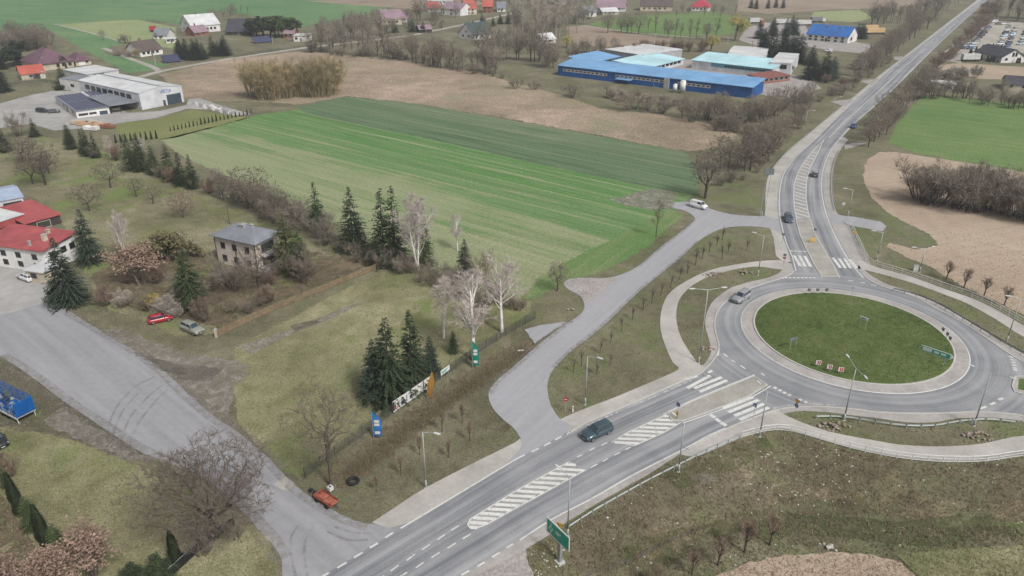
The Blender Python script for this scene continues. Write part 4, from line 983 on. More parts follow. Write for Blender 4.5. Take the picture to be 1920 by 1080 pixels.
    def opening(s, name, face, u, z, w, h, m, sub=None, subm=None, fr=.09, off=0.0, parts=1):
        """a window or door: surround standing proud of the wall, leaf or panes inside it"""
        def bx(mb, a0, a1, z0, z1, t0, t1):
            if face == 'f': mb.box(a0, a1, off - t1, off - t0, z0, z1)
            elif face == 'b': mb.box(a0, a1, s.D + off + t0, s.D + off + t1, z0, z1)
            elif face == 'l': mb.box(off - t1, off - t0, a0, a1, z0, z1)
            else: mb.box(s.L + off + t0, s.L + off + t1, a0, a1, z0, z1)
        mb = MB(); bx(mb, u, u+w, z, z+fr, -.02, .07); bx(mb, u, u+w, z+h-fr, z+h, -.02, .07); bx(mb, u, u+fr, z+fr, z+h-fr, -.02, .07); bx(mb, u+w-fr, u+w, z+fr, z+h-fr, -.02, .07)
        o = mb.obj(name, m, s.o)
        pw = (w - 2*fr) / parts
        for i in range(parts):
            mb = MB(); bx(mb, u + fr + i*pw + (.03 if i else 0), u + fr + (i+1)*pw, z+fr, z+h-fr, -.02, .035); mb.obj(sub or 'pane', subm or GLASS, o)
        return o
    def win(s, face, u, z, w=1.2, h=1.3, m=FRAME, parts=2, off=0.0): return s.opening('window', face, u, z, w, h, m, parts=parts, off=off)
    def door(s, face, u, w=1.0, h=2.1, m=FRAME, leaf=W_WOOD, off=0.0): return s.opening('door', face, u, 0, w, h, m, 'leaf', leaf, off=off)
    def gate(s, face, u, w, h, leaf=GATE, off=0.0, m=None):
        o = s.opening('gate', face, u, 0, w, h, m or FRAME, 'leaf', leaf, off=off); return o
    def box(s, name, m, x0, x1, y0, y1, z0, z1, parent=None):
        mb = MB(); mb.box(x0, x1, y0, y1, z0, z1); return mb.obj(name, m, parent or s.o)
    def chimney(s, x, y, z, h, m=W_BRICK, w=.5):
        o = s.box('chimney', m, x-w/2, x+w/2, y-w/2, y+w/2, z, z+h); s.box('cap', W_GREY, x-w/2-.08, x+w/2+.08, y-w/2-.08, y+w/2+.08, z+h, z+h+.1, o); return o
def Hpx(base, top): p = G(*base); return height_to(p, top)
def textmesh(body, size, m, extrude=.02):
    cu = bpy.data.curves.new('lettering', 'FONT'); cu.body = body; cu.size = size; cu.extrude = extrude; cu.align_x = 'CENTER'; cu.align_y = 'CENTER'
    ob = bpy.data.objects.new('lettering', cu); COL.objects.link(ob)
    bpy.context.view_layer.update()
    me = bpy.data.meshes.new_from_object(ob.evaluated_get(bpy.context.evaluated_depsgraph_get()))
    bpy.data.objects.remove(ob); me.materials.clear(); me.materials.append(m)
    return me
# ---- company hall with the blue lettering
A, B = G(267,206), G(346,190.8)
e = Hpx((267,206), 175.5)
D = (G(248,134,e) - G(344,159,e)).length
b = Bld('company_hall', 'long pale company hall with blue lettering and a dark roller gate', A, B, D, 'hall')
rise = max(.6, height_to(G(306,197.5), 161.5) - e)
b.walls(e, W_LGREY, gables=('y', rise)); rf = b.roof('gy', e, rise, R_PALE, ov=.15)
b.box('ridge_strip', R_GREY, b.L/2-.4, b.L/2+.4, .2, D-.2, e+rise+.1, e+rise+.22, rf)
b.gate('f', b.L*.60, b.L*.34, e*.62, m=GATE); b.door('f', b.L*.5, 1.0, 2.1, FRAME_D, GATE)
for i in range(8):
    b.win('l', 6 + i*(D-10)/8, e*.55, (D-14)/9, e*.28, FRAME_D, 3)
me = textmesh('VISTA', e*.30, mat('lettering_blue', C(40,96,176), C(34,84,160), 2, .5)); me.transform(Matrix.Rotation(R(90), 4, 'X'))
lt = link('lettering', me, b.o, (b.L*.60, -.05, e*.86))
# ---- solar-roofed offices
A, B = G(145,222), G(207,213.5); e = Hpx((145,222), 209.5); D1 = (G(90,184,e) - G(146,209,e)).length
b = Bld('company_office', 'low white office with rows of solar panels on its flat roof', A, B, D1, 'office')
b.walls(e, W_WHITE); rf = b.roof('flat', e, 0, R_GREY, ov=.25, t=.3)
for i, (u, w) in enumerate(((.06,.28),(.38,.22))): b.win('f', b.L*u, e*.3, b.L*w, e*.32, FRAME_D, 4)
b.gate('f', b.L*.68, b.L*.26, e*.66); b.door('l', D1*.4, 1.2, 2.2, FRAME_D, GATE); b.win('l', D1*.55, 1, 3, 1.3, FRAME_D, 3); b.win('l', D1*.12, 1, 3, 1.3, FRAME_D, 3)
pm = MB(); pm.add([(-.48,-.8,0),(.48,-.8,0),(.48,.8,.22),(-.48,.8,.22),(-.48,-.8,-.05),(.48,-.8,-.05),(.48,.8,.17),(-.48,.8,.17)], [(0,1,2,3),(7,6,5,4),(0,4,5,1),(1,5,6,2),(2,6,7,3),(3,7,4,0)]); PM = pm.mesh('solar_panel', PANEL)
def panels(par, x0, x1, y0, y1, z, dx=1.25, dy=2.1):
    x = x0
    while x < x1:
        y = y0
        while y < y1: link('solar_panel', PM, par, (x, y, z)); y += dy
        x += dx
panels(rf, 1.0, b.L-.8, 1.2, D1*.52, e+.4); panels(rf, 1.0, b.L*.82, D1*.58, D1-1, e+.4)
# second office wing and white cube behind it
e2 = e + .4; A2 = b.o.matrix_basis @ Vector((b.L*.86, D1*.60, 0)); B2 = b.o.matrix_basis @ Vector((b.L*1.75, D1*.60, 0))
b2 = Bld('company_wing', 'flat office wing with solar panels joining the company hall', A2, B2, D1*.42, 'office')
b2.walls(e2, W_WHITE); rf2 = b2.roof('flat', e2, 0, R_PALE, ov=.2, t=.3); panels(rf2, 1.2, b2.L-1, 1.2, b2.D-1, e2+.4)
b2.win('f', 2, 1, 3, 1.3, FRAME_D, 3)
A, B = G(153,173.5), G(193,166); e = Hpx((153,173.5), 153); b = Bld('company_cube', 'white two-storey cube of the company office with a grey roof', A, B, 14.0, 'office')
b.walls(e, W_WHITE); b.roof('flat', e, 0, R_GREY, ov=.05, t=.2); b.win('f', b.L*.1, e*.4, b.L*.24, e*.25, FRAME_D, 2); b.win('f', b.L*.55, e*.42, b.L*.12, e*.26, FRAME_D, 1); b.win('l', b.D*.3, e*.4, 2.5, e*.25, FRAME_D, 2)
A, B = G(165,150), G(224,141); e = Hpx((165,150), 140); b = Bld('rear_store', 'low pale flat store behind the white cube', A, B, 16*K, 'store')
b.walls(e, W_LGREY); b.roof('flat', e, 0, R_PALE, ov=.3, t=.25); b.win('f', 3, e*.4, 5, 1.2, FRAME_D, 4)
# carport with dark roof
A, B = G(209,214), G(264,205); e = Hpx((209,214.5), 200); b = Bld('carport', 'open dark-roofed carport between office and company hall', A, B, 15*K, 'carport')
b.roof('sy', e, .7, R_GREY, ov=.3, t=.2); b.box('back_wall', W_GREY, 0, b.L, 15*K-.3, 15*K-.1, 0, e)
for i in range(4): b.box('post', STEEL_D, i*(b.L-.2)/3, i*(b.L-.2)/3+.2, .1, .3, -.1, e)
b.box('shelf', W_WOOD, 1, b.L-1, 10, 12, .1, 1.6); b.box('stored_pallet', W_CREAM, 2, 5, 4, 6, .1, 1.1)
# ---- garage with orange roof, purple-roofed house
A, B = G(42,151), G(87,146.5); e = Hpx((42,151), 140); b = Bld('orange_roof_garage', 'cream garage with a bright orange roof at the left edge', A, B, 9*K, 'garage')
b.walls(e, W_CREAM, gables=('x', 2.9)); b.roof('gx', e, 2.9, R_ORANGE); b.win('f', 3, 1.0, 2, 1.2, FRAME, 2); b.win('l', 3, 1.0, 2, 1.2, FRAME, 2); b.gate('f', b.L*.45, 3.2, 2.4, W_WOOD)
A, B = G(74,134), G(140,125.5); e = Hpx((104,130), 118); b = Bld('purple_roof_house', 'large house with a steep purple tiled hip roof', A, B, 15*K)
b.walls(e, W_CREAM); rf = b.roof('hip', e, 6.2, R_PURPLE, ov=.7)
for u in (.5, .66, .84): b.win('f', b.L*u, 1.0, 1.5, 1.5, FRAME_D, 2)
b.door('f', b.L*.72, 1.2, 2.2, FRAME_D)
mb = MB(); x0, x1 = b.L*.58, b.L*.84; mb.add([(x0,-.2,e),(x1,-.2,e),((x0+x1)/2,-.2,e+2.6),(x0,5.5,e+1),(x1,5.5,e+1),((x0+x1)/2,5.5,e+3)], [(0,1,2)]); mb.obj('gable', W_WOOD, b.o)
mb = MB(); xm = (x0+x1)/2; mb.add([(x0-.5,-.6,e-.3),(xm,-.6,e+2.9),(xm,6,e+2.9),(x0-.5,6,e-.3),(x1+.5,-.6,e-.3),(x1+.5,6,e-.3)], [(0,1,2,3),(1,4,5,2)]); mb.obj('dormer_roof', R_PURPLE, rf)
b.chimney(b.L*.6, 8, e+4.5, 2.5); b.box('skylight', W_WHITE, b.L*.2, b.L*.2+1.2, 3.0, 4.0, e+2.6, e+2.8, rf)
A, B = G(143,124), G(172,120.5); e = Hpx((143,124), 116); b = Bld('purple_roof_annex', 'low annex with purple roof right of the large purple-roofed house', A, B, 9*K)
b.walls(e, W_CREAM); b.roof('hip', e, 3.4, R_PURPLE, ov=.5); b.gate('f', 1.5, 3, 2.2, W_WHITE); b.win('f', b.L*.65, 1, 1.4, 1.2)
# ---- red-roofed house with annex
N, Rr, Ll = G(92,512), G(150,483), G(38,468); h = height_to(N, 471)
dirv = (Rr - N).normalized(); perp = Vector((-dirv.y, dirv.x, 0)); dep = abs((Ll - N).dot(perp))
b = Bld('red_roof_house', 'white house under a flat red sheet roof beside the paved yard', N, Rr, dep)
b.walls(h, W_WHITE); b.roof('sx', h, .9, R_RED, ov=.55, t=.16)
for u in (.12, .38, .62): b.win('l', dep*u, h*.55, 1.3, 1.2, FRAME_D, 2); b.win('l', dep*u, h*.14, 1.3, 1.2, FRAME_D, 2)
for u in (.15, .5, .78): b.win('f', b.L*u, h*.55, 1.4, 1.3, FRAME_D, 2)
b.chimney(b.L*.45, dep*.18, h+.3, 1.5, W_CREAM, .8); b.chimney(b.L*.8, dep*.3, h+.5, 1.1, W_CREAM, .6); b.chimney(b.L*.12, dep*.25, h+.1, 1.2, W_GREY, .4)
N2, R2, L2 = G(88,533), G(110,525), G(60,512); h2 = height_to(N2, 512)
dv = (R2 - N2).normalized(); pp = Vector((-dv.y, dv.x, 0))
b = Bld('flat_annex', 'cream flat-roofed annex in front of the red-roofed house', N2, N2 + dirv*4.6, abs((L2-N2).dot(perp))*.62, 'annex')
b.walls(h2, W_CREAM); b.roof('flat', h2, 0, R_PALE, ov=.3, t=.18); b.win('f', 1.6, .9, 1.2, .8, FRAME_D, 1); b.win('l', 2, 1, 1.4, 1, FRAME_D, 2)
A, B = G(52,436), G(116,418); e = Hpx((52,436), 420); b = Bld('red_roof_shed', 'shed with a wide red roof behind the red-roofed house', A, B, 11*K, 'shed')
b.walls(e, W_WOOD); b.roof('sy', e, .5, R_RED, ov=.4); b.gate('f', b.L*.3, 3, e*.8, W_WOOD)
A, B = G(-30,450), G(46,424); e = Hpx((0,440), 418); b = Bld('white_roof_shed', 'shed with pale roof and red fascia at the left edge', A, B, 8*K, 'shed')
b.walls(e-.5, W_WOOD); b.box('fascia', R_RED, -.4, b.L+.4, -.35, -.2, e-1.4, e); b.roof('flat', e, 0, R_PALE, ov=.5); b.gate('f', b.L*.5, 3, e*.6, W_WOOD)
A, B = G(-20,410), G(50,396); e = Hpx((0,405), 378); b = Bld('metal_shed', 'pale metal shed with a low curved roof at the left edge', A, B, 9*K, 'shed')
b.walls(e, R_PALE); b.roof('gx', e, 1.0, mat('roof_sheet_skyblue', C(176,190,212), C(160,174,198), .5, .4), ov=.3); b.box('opening', STEEL_D, b.L*.45, b.L*.95, -.06, .02, 0, e*.8)
# ---- hip-roofed house
N, Rr, Ll = G(486,510), G(529,487), G(413,490); h = height_to(N, 458)
dirv = (Rr - N).normalized(); perp = Vector((-dirv.y, dirv.x, 0)); dep = abs((Ll - N).dot(perp))
b = Bld('hip_roof_house', 'weathered two-storey house with a grey hip roof among the garden trees', N, Rr, dep)
b.walls(h, W_BEIGE); rf = b.roof('hip', h, 1.9, R_GREY, ov=.6)
for z in (.10, .56):
    b.opening('loggia', 'f', b.L*.2, h*z, b.L*.55, h*.34, W_GREY, subm=STEEL_D, parts=3)
    for u in (.16, .46, .74): b.win('l', dep*u, h*(z+.03), 1.2, 1.4, FRAME_D, 2)
b.box('balcony', W_GREY, b.L*.15, b.L*.85, -1.1, -.003, h*.48, h*.52); b.box('terrace', W_GREY, 0, b.L*.9, -1.8, -.003, -.1, .25)
b.chimney(b.L*.45, dep*.5, h+1.4, .9, W_GREY, 1.2); b.chimney(b.L*.62, dep*.4, h+1.2, .8, W_GREY, .6)
for u in (.02, .5, .98): b.box('downpipe', STEEL_D, -.12, -.02, dep*u-.05, dep*u+.05, 0, h)
# ---- the blue factory
A, B = G(1046,141), G(1408,185); e = Hpx((1046,141), 123); D0 = 11*K
b = Bld('blue_factory', 'long low blue factory wing with a row of white-framed windows', A, B, D0, 'factory')
b.walls(e, W_BLUE); b.roof('sy', e, 1.4, R_BLUE, ov=.5, t=.2)
n = 34
for i in range(n):
    u = b.L*(.03 + .78*i/n)
    if i in (11, 12, 25, 26): continue
    b.opening('window', 'f', u, e*.5, b.L*.78/n*.96, e*.26, FRAME, fr=.28, parts=2)
for u in (.1, .2, .3): b.box('seam', R_BLUED, b.L*u, b.L*u+.15, -.05, .0, 0, e*.5)
b.gate('f', b.L*.53, 5, e*.55, R_BLUED); b.box('canopy', R_BLUE, b.L*.34, b.L*.42, -3, -.01, e*.42, e*.47); b.box('pillar', W_GREY, b.L*.585, b.L*.61, -.8, -.01, 0, e)
A, B = G(1110,128), G(1163,116); e = Hpx((1110,128), 118); b = Bld('blue_side_wing', 'short blue wing behind the left end of the factory', A, B, 11*K, 'factory')
b.walls(e, W_BLUE); b.roof('sy', e, 1.4, R_BLUE, ov=.4, t=.2)
for i in range(5): b.win('f', b.L*(.4+.1*i), e*.45, 2.2, 1.2, FRAME, 2)
A, B = G(1212,139), G(1281,121); e = Hpx((1212,139), 128); b = Bld('cyan_cross_wing', 'factory cross wing with a pale cyan roof left of the court', A, B, 14*K, 'factory')
b.walls(e, W_LGREY); b.roof('sy', e, 1.5, R_CYAN, ov=.5, t=.2)
for i in range(8): b.win('f', b.L*(.06+.11*i), e*.45, 3, 1.2, FRAME_D, 2)
A, B = G(1296,128), G(1447,146); e = Hpx((1296,128), 113); b = Bld('cyan_long_wing', 'long factory wing with a pale cyan roof behind the court', A, B, 13*K, 'factory')
b.walls(e, W_LGREY); b.roof('sy', e, 1.8, R_CYAN, ov=.5, t=.2); b.box('cladding', W_CYAN, b.L*.25, b.L*.98, -.06, -.005, e*.5, e*.98)
for i in range(12): b.win('f', b.L*(.42+.042*i), e*.62, b.L*.036, e*.2, FRAME_D, 2, off=-.06)
b.door('f', b.L*.06, 1.6, 2.6, FRAME, W_WHITE)
A, B = G(1440,140), G(1480,143); e = Hpx((1480,143), 120); b = Bld('white_factory_hall', 'tall pale flat hall at the right end of the factory', A, B, 24*K, 'hall')
b.walls(e, W_LGREY); b.roof('flat', e, 0, R_PALE, ov=.1, t=.3); b.win('r', 6, e*.4, 4, e*.3, FRAME_D, 2); b.win('f', b.L*.5, e*.55, 3, 2, FRAME_D, 2); b.gate('r', 14, 4, e*.4, GATE)
A, B = G(1362,118), G(1432,122); e = Hpx((1362,118), 104); b = Bld('white_rear_hall', 'pale rear hall behind the cyan-roofed factory wing', A, B, 26*K, 'hall')
b.walls(e, W_LGREY); b.roof('gx', e, .8, R_PALE, ov=.2, t=.2); b.win('f', b.L*.3, e*.5, 8, 1.5, FRAME_D, 4)
A, B = G(1428,158), G(1480,151); e = Hpx((1428,158), 148); b = Bld('brick_low_wing', 'low brick wing with a rusty red roof at the factory gate', A, B, 7*K, 'factory')
b.walls(e, W_BRICK); b.roof('sy', e, .6, mat('roof_rust', C(150,96,88), C(130,84,78), .6, .8), ov=.3)
for i in range(5): b.win('f', b.L*(.08+.18*i), e*.35, 2.4, 1.4, FRAME, 2)
A, B = G(1205,120), G(1278,108); e = Hpx((1205,120), 104); b = Bld('grey_rear_store', 'pale grey flat store behind the cyan cross wing', A, B, 20*K, 'store')
b.walls(e, W_GREY); b.roof('flat', e, 0, R_PALE, ov=.2); b.win('f', b.L*.2, e*.5, 5, 1.4, FRAME_D, 3)
for i, (x, y, t, w) in enumerate(((1265,173,157,.9),(1279,174,150,1.2))):
    p = G(x, y); h_ = height_to(p, t); o = thing('storage_tank', ['shorter', 'taller'][i] + ' white storage tank standing at the blue factory wall', 'tank', p)
    mb = MB(); mb.tube((0,0,.9), (0,0,h_-.5), w, w, 16); mb.loft([[(w*k*math.cos(a*.393), w*k*math.sin(a*.393), h_-.5+zz_) for a in range(16)] for k, zz_ in ((1,0),(.8,.3),(.3,.5))]); mb.obj('vessel', W_WHITE, o, True)
    for k in range(3):
        mb = MB(); a = k*2.094; mb.box(w*.8*math.cos(a)-.12, w*.8*math.cos(a)+.12, w*.8*math.sin(a)-.12, w*.8*math.sin(a)+.12, -.1, .95); mb.obj('leg', STEEL, o)
# ---- blue-roofed house by the truck yard, white gabled house, dark-roofed cottage
A, B = G(1511,75), G(1588,82); e = Hpx((1511,75), 63); b = Bld('blue_roof_house', 'white roadside house with a bright blue roof by the truck yard', A, B, 13*K)
b.walls(e, W_WHITE, gables=('x', 5)); rf = b.roof('gx', e, 5, R_BLUED, ov=.5)
for z in (.12, .55):
    for u in (.06, .2, .36, .52, .68, .84): b.win('f', b.L*u, e*z, 1.8, e*.28, FRAME_D, 2)
b.door('f', b.L*.46, 1.4, 2.3); b.win('r', 5, e*.3, 3, e*.5, R_RED, 2); b.chimney(b.L*.4, 6, e+3, 2, W_BRICK); b.chimney(b.L*.7, 6, e+3, 2, W_BRICK)
A, B = G(1876,118), G(1919,117); e = Hpx((1876,118), 107); r_ = height_to(G(1898,117.5), 93) - e; b = Bld('white_gable_house', 'white gabled house with a dark roof beside the car lot', A, B, 15*K)
b.walls(e, W_WHITE, gables=('y', r_)); b.roof('gy', e, r_, R_DARK, ov=.6)
for u in (.42, .55): b.win('f', b.L*u, e*1.02, 1.2, 2.0, FRAME_D, 1)
b.win('f', b.L*.15, 1, 1.6, 1.4); b.win('f', b.L*.7, 1, 1.6, 1.4); b.win('l', 4, 1, 1.6, 1.4, FRAME_D)
A, B = G(1882,168), G(1990,176); e = Hpx((1882,168), 157); b = Bld('dark_roof_cottage', 'long cottage with a dark roof behind the wheat field', A, B, 9*K)
b.walls(e, W_CREAM, gables=('x', 2.6)); b.roof('gx', e, 2.6, R_DARK); b.chimney(b.L*.35, 4.5, e+2, 1.6)
for u in (.08, .3, .55, .78): b.win('f', b.L*u, 1, 1.4, 1.3)
A, B = G(1746,164), G(1792,167); e = Hpx((1746,164), 156); b = Bld('white_long_shed', 'low white shed half hidden by the hedge behind the wheat field', A, B, 6*K, 'shed')
b.walls(e, W_WHITE); b.roof('flat', e, 0, R_PALE, ov=.3); b.win('f', 3, .9, 2, .9); b.gate('f', b.L*.5, 3, e*.7, GATE)
# ---- green-roofed house and the farmsteads
def cottage(name, label, a, b_, ev, D, rise, wm, rm, kind='gx', wins=3, chim=True, two=False, gw=False):
    A, B = G(*a), G(*b_); e = max(2.2, Hpx(a, ev)); D *= K; rise *= K; b = Bld(name, label, A, B, D)
    b.walls(e, wm, gables=(kind[1], rise) if kind in ('gx', 'gy') else None); b.roof(kind, e, rise, rm, ov=.5)
    for i in range(wins):
        u = b.L*(.1 + .8*i/wins); b.win('f', u, e*.35 if not two else e*.12, min(1.6, b.L*.7/wins), 1.3, FRAME_D, 2)
        if two: b.win('f', u, e*.6, min(1.6, b.L*.7/wins), 1.3, FRAME_D, 2)
    b.win('l', D*.3, e*.35, 1.4, 1.3, FRAME_D, 2)
    if gw: b.win('l', D*.45, e+.6, 1.2, 1.2, FRAME_D, 1); b.win('l', D*.65, e*.35, 1.4, 1.3, FRAME_D, 2)
    b.door('f', b.L*.5 - .5 + .1, 1.0, 2.05)
    if chim: b.chimney(b.L*.4, D/2, e+rise-.6, 2.0, w=.7)
    return b
cottage('green_roof_house', 'white house with a dark green roof in front of the village', (889,75), (923,70.5), 65.5, 11, 4.6, W_WHITE, R_GREEN, wins=3, gw=True)
cottage('long_barn', 'long white farm barn with a pale roof at the top left', (361,63), (414,58), 49, 13, 4.5, W_WHITE, R_PALE, wins=6, chim=True, gw=True)
cottage('dark_barn', 'barn with a large dark roof right of the long white barn', (424,66), (473,66), 59, 14, 5.0, W_WOOD, R_DARK, wins=4, chim=False)
cottage('brick_outbuilding', 'small brick outbuilding in front of the long white barn', (366,68), (392,65), 62, 8, 2.6, W_BRICK, R_LILAC, wins=2)
cottage('blue_roof_outbuilding', 'small farm building with a grey-blue roof left of the barns', (288,73), (313,73), 68, 9, 2.6, W_WHITE, R_GREY, wins=2, chim=False)
cottage('white_garage', 'little white flat garage of the left farmstead', (312,81), (331,80), 74, 6, .1, W_WHITE, R_PALE, 'flat', wins=2, chim=False)
cottage('farm_cottage', 'cottage with a brown roof and white walls at the upper left', (264,107), (306,101), 96, 10, 3.2, W_WHITE, R_BROWN, wins=4)
cottage('flat_garage', 'white box garage with a dark opening by the village lane', (551,78), (578,78), 67, 7, .1, W_WHITE, R_PALE, 'flat', wins=1, chim=False)
cottage('red_brick_shed', 'small red brick shed left of the white box garage', (532,72), (552,72), 63, 7, 2.0, W_BRICK, R_LILAC, wins=2, chim=False)
cottage('lilac_roof_house', 'pale house with a lilac roof behind the belt of bare trees', (716,47), (754,46), 35, 11, 4.0, W_CREAM, R_LILAC, wins=4)
cottage('small_lilac_house', 'small house with a lilac gable right of the pale lilac-roofed one', (756,42), (772,40), 35, 9, 3.0, W_WHITE, R_LILAC, wins=2)
cottage('white_village_house', 'large plain white house at the top of the village', (827,27), (863,30), 15, 12, 3.0, W_WHITE, R_LILAC, wins=2, two=True)
cottage('red_roof_cottage', 'cottage with a dull red roof left of the plain white house', (804,23), (826,22), 16, 10, 3.2, W_WHITE, R_RED, wins=3)
cottage('orange_village_house', 'cream house with an orange roof right of the plain white house', (875,28), (894,27), 16, 10, 4.0, W_CREAM, R_ORANGE, wins=2, two=True)
cottage('brick_village_house', 'brick-red house among trees at the top of the village', (905,24), (924,24), 12, 10, 3.6, W_BRICK, R_ORANGE, wins=2, two=True)
cottage('grey_village_house', 'little white house with a grey roof at the right of the village', (932,22), (948,22), 15, 9, 3.2, W_WHITE, R_GREY, wins=2)
cottage('white_long_hall', 'white flat hall at the very top of the village', (805,9), (850,8), 2, 12, .6, W_WHITE, R_PALE, 'flat', wins=5, chim=False)
cottage('barn_shelter', 'small barn with a brown roof beside the village lane', (787,62), (810,61), 56, 8, 1.6, W_WOOD, R_LILAC, wins=2, chim=False)
cottage('white_far_cottage', 'small white cottage left of the pink-roofed barn', (1098,32), (1118,31), 23, 9, 2.6, W_WHITE, R_GREY, wins=2)
cottage('pink_roof_barn', 'far barn with a faded pink roof', (1118,21), (1172,22), 14, 14, 4.2, W_LGREY, R_LILAC, wins=5, chim=False)
cottage('pale_far_shed', 'low pale shed in front of the pink-roofed barn', (1130,28), (1160,27), 23, 9, 1.8, W_CREAM, R_PALE, wins=3, chim=False)
cottage('dark_far_barn', 'dark far barn with a pale wall before the fields', (1200,20), (1260,21), 11, 12, 3.2, W_CREAM, R_BROWN, wins=5, chim=False)
cottage('red_far_house', 'far house with a bright red hip roof', (1295,20), (1330,21), 13, 14, 4.6, W_WHITE, mat('roof_tile_crimson', C(190,66,82), C(170,56,72), .8, .6), 'hip', wins=4)
cottage('grey_garden_house', 'low white garden house in the trees left of the factory', (1018,82), (1042,80), 76, 8, 2.2, W_WHITE, R_PALE, wins=2, chim=False)
cottage('far_top_house', 'far house with a blue roof at the top edge of the village', (1040,8), (1062,8), 0, 10, 3.5, W_WHITE, R_GREY, wins=2)
for i, (a, b_, lab) in enumerate((((308,119),(340,116),'ground-mounted solar array beside the farm cottage'), ((478,82),(512,79),'ground-mounted solar array beside the pines'))):
    A, B = G(*a), G(*b_); o = thing('solar_array', lab, 'solar array', A, math.atan2((B-A).y, (B-A).x)); L_ = (B-A).length
    mb = MB(); mb.add([(0,0,.5),(L_,0,.5),(L_,6,3.2),(0,6,3.2),(0,0,.42),(L_,0,.42),(L_,6,3.12),(0,6,3.12)], [(0,1,2,3),(7,6,5,4),(0,4,5,1),(1,5,6,2),(2,6,7,3),(3,7,4,0)]); mb.obj('panel_table', PANEL, o)
    for k in range(5):
        mb = MB(); mb.box(L_*k/4.2+.2, L_*k/4.2+.35, 5.0, 5.15, -.1, 2.6); mb.obj('post', STEEL, o)
    for k in range(1, 12):
        mb = MB(); mb.box(L_*k/12-.03, L_*k/12+.03, 0, .02, .5, .54); mb.obj('clamp', STEEL, o)
# ================================================================== vehicles
RUBBER = mat('tyre_rubber', C(44,44,46), C(32,32,34), 4, .85)
RIM = mat('wheel_rim', C(170,172,175), C(140,142,145), 4, .35, .5, metal=.5)
CGLASS = mat('car_glass', C(60,74,86), C(44,56,66), 1, .06, .8)
LIGHT_W = mat('headlight_lens', C(225,228,230), C(205,208,212), 4, .15, .6)
LIGHT_R = mat('tail_lens', C(150,30,34), C(120,24,28), 4, .2, .6)
BLACKP = mat('black_plastic', C(46,47,49), C(36,37,39), 4, .6)
PLATE = mat('number_plate', C(225,225,222), C(205,205,202), 4, .5)
def paint(name, c, r=.22):
    if name in MATS: return MATS[name]
    m = mat(name, c, tuple(v*.9 for v in c[:3]) + (1,), .8, r, .5)
    m.node_tree.nodes['Principled BSDF'].inputs['Coat Weight'].default_value = .5
    return m
def ring(x, w, zb, zs, zt, wt):     # lower body section: sill, shoulder, top
    return [(x,-w*.86,zb),(x,-w,zb+.12),(x,-w,zs),(x,-wt,zt),(x,0,zt+.02),(x,wt,zt),(x,w,zs),(x,w,zb+.12),(x,w*.86,zb)]
CARS = {}
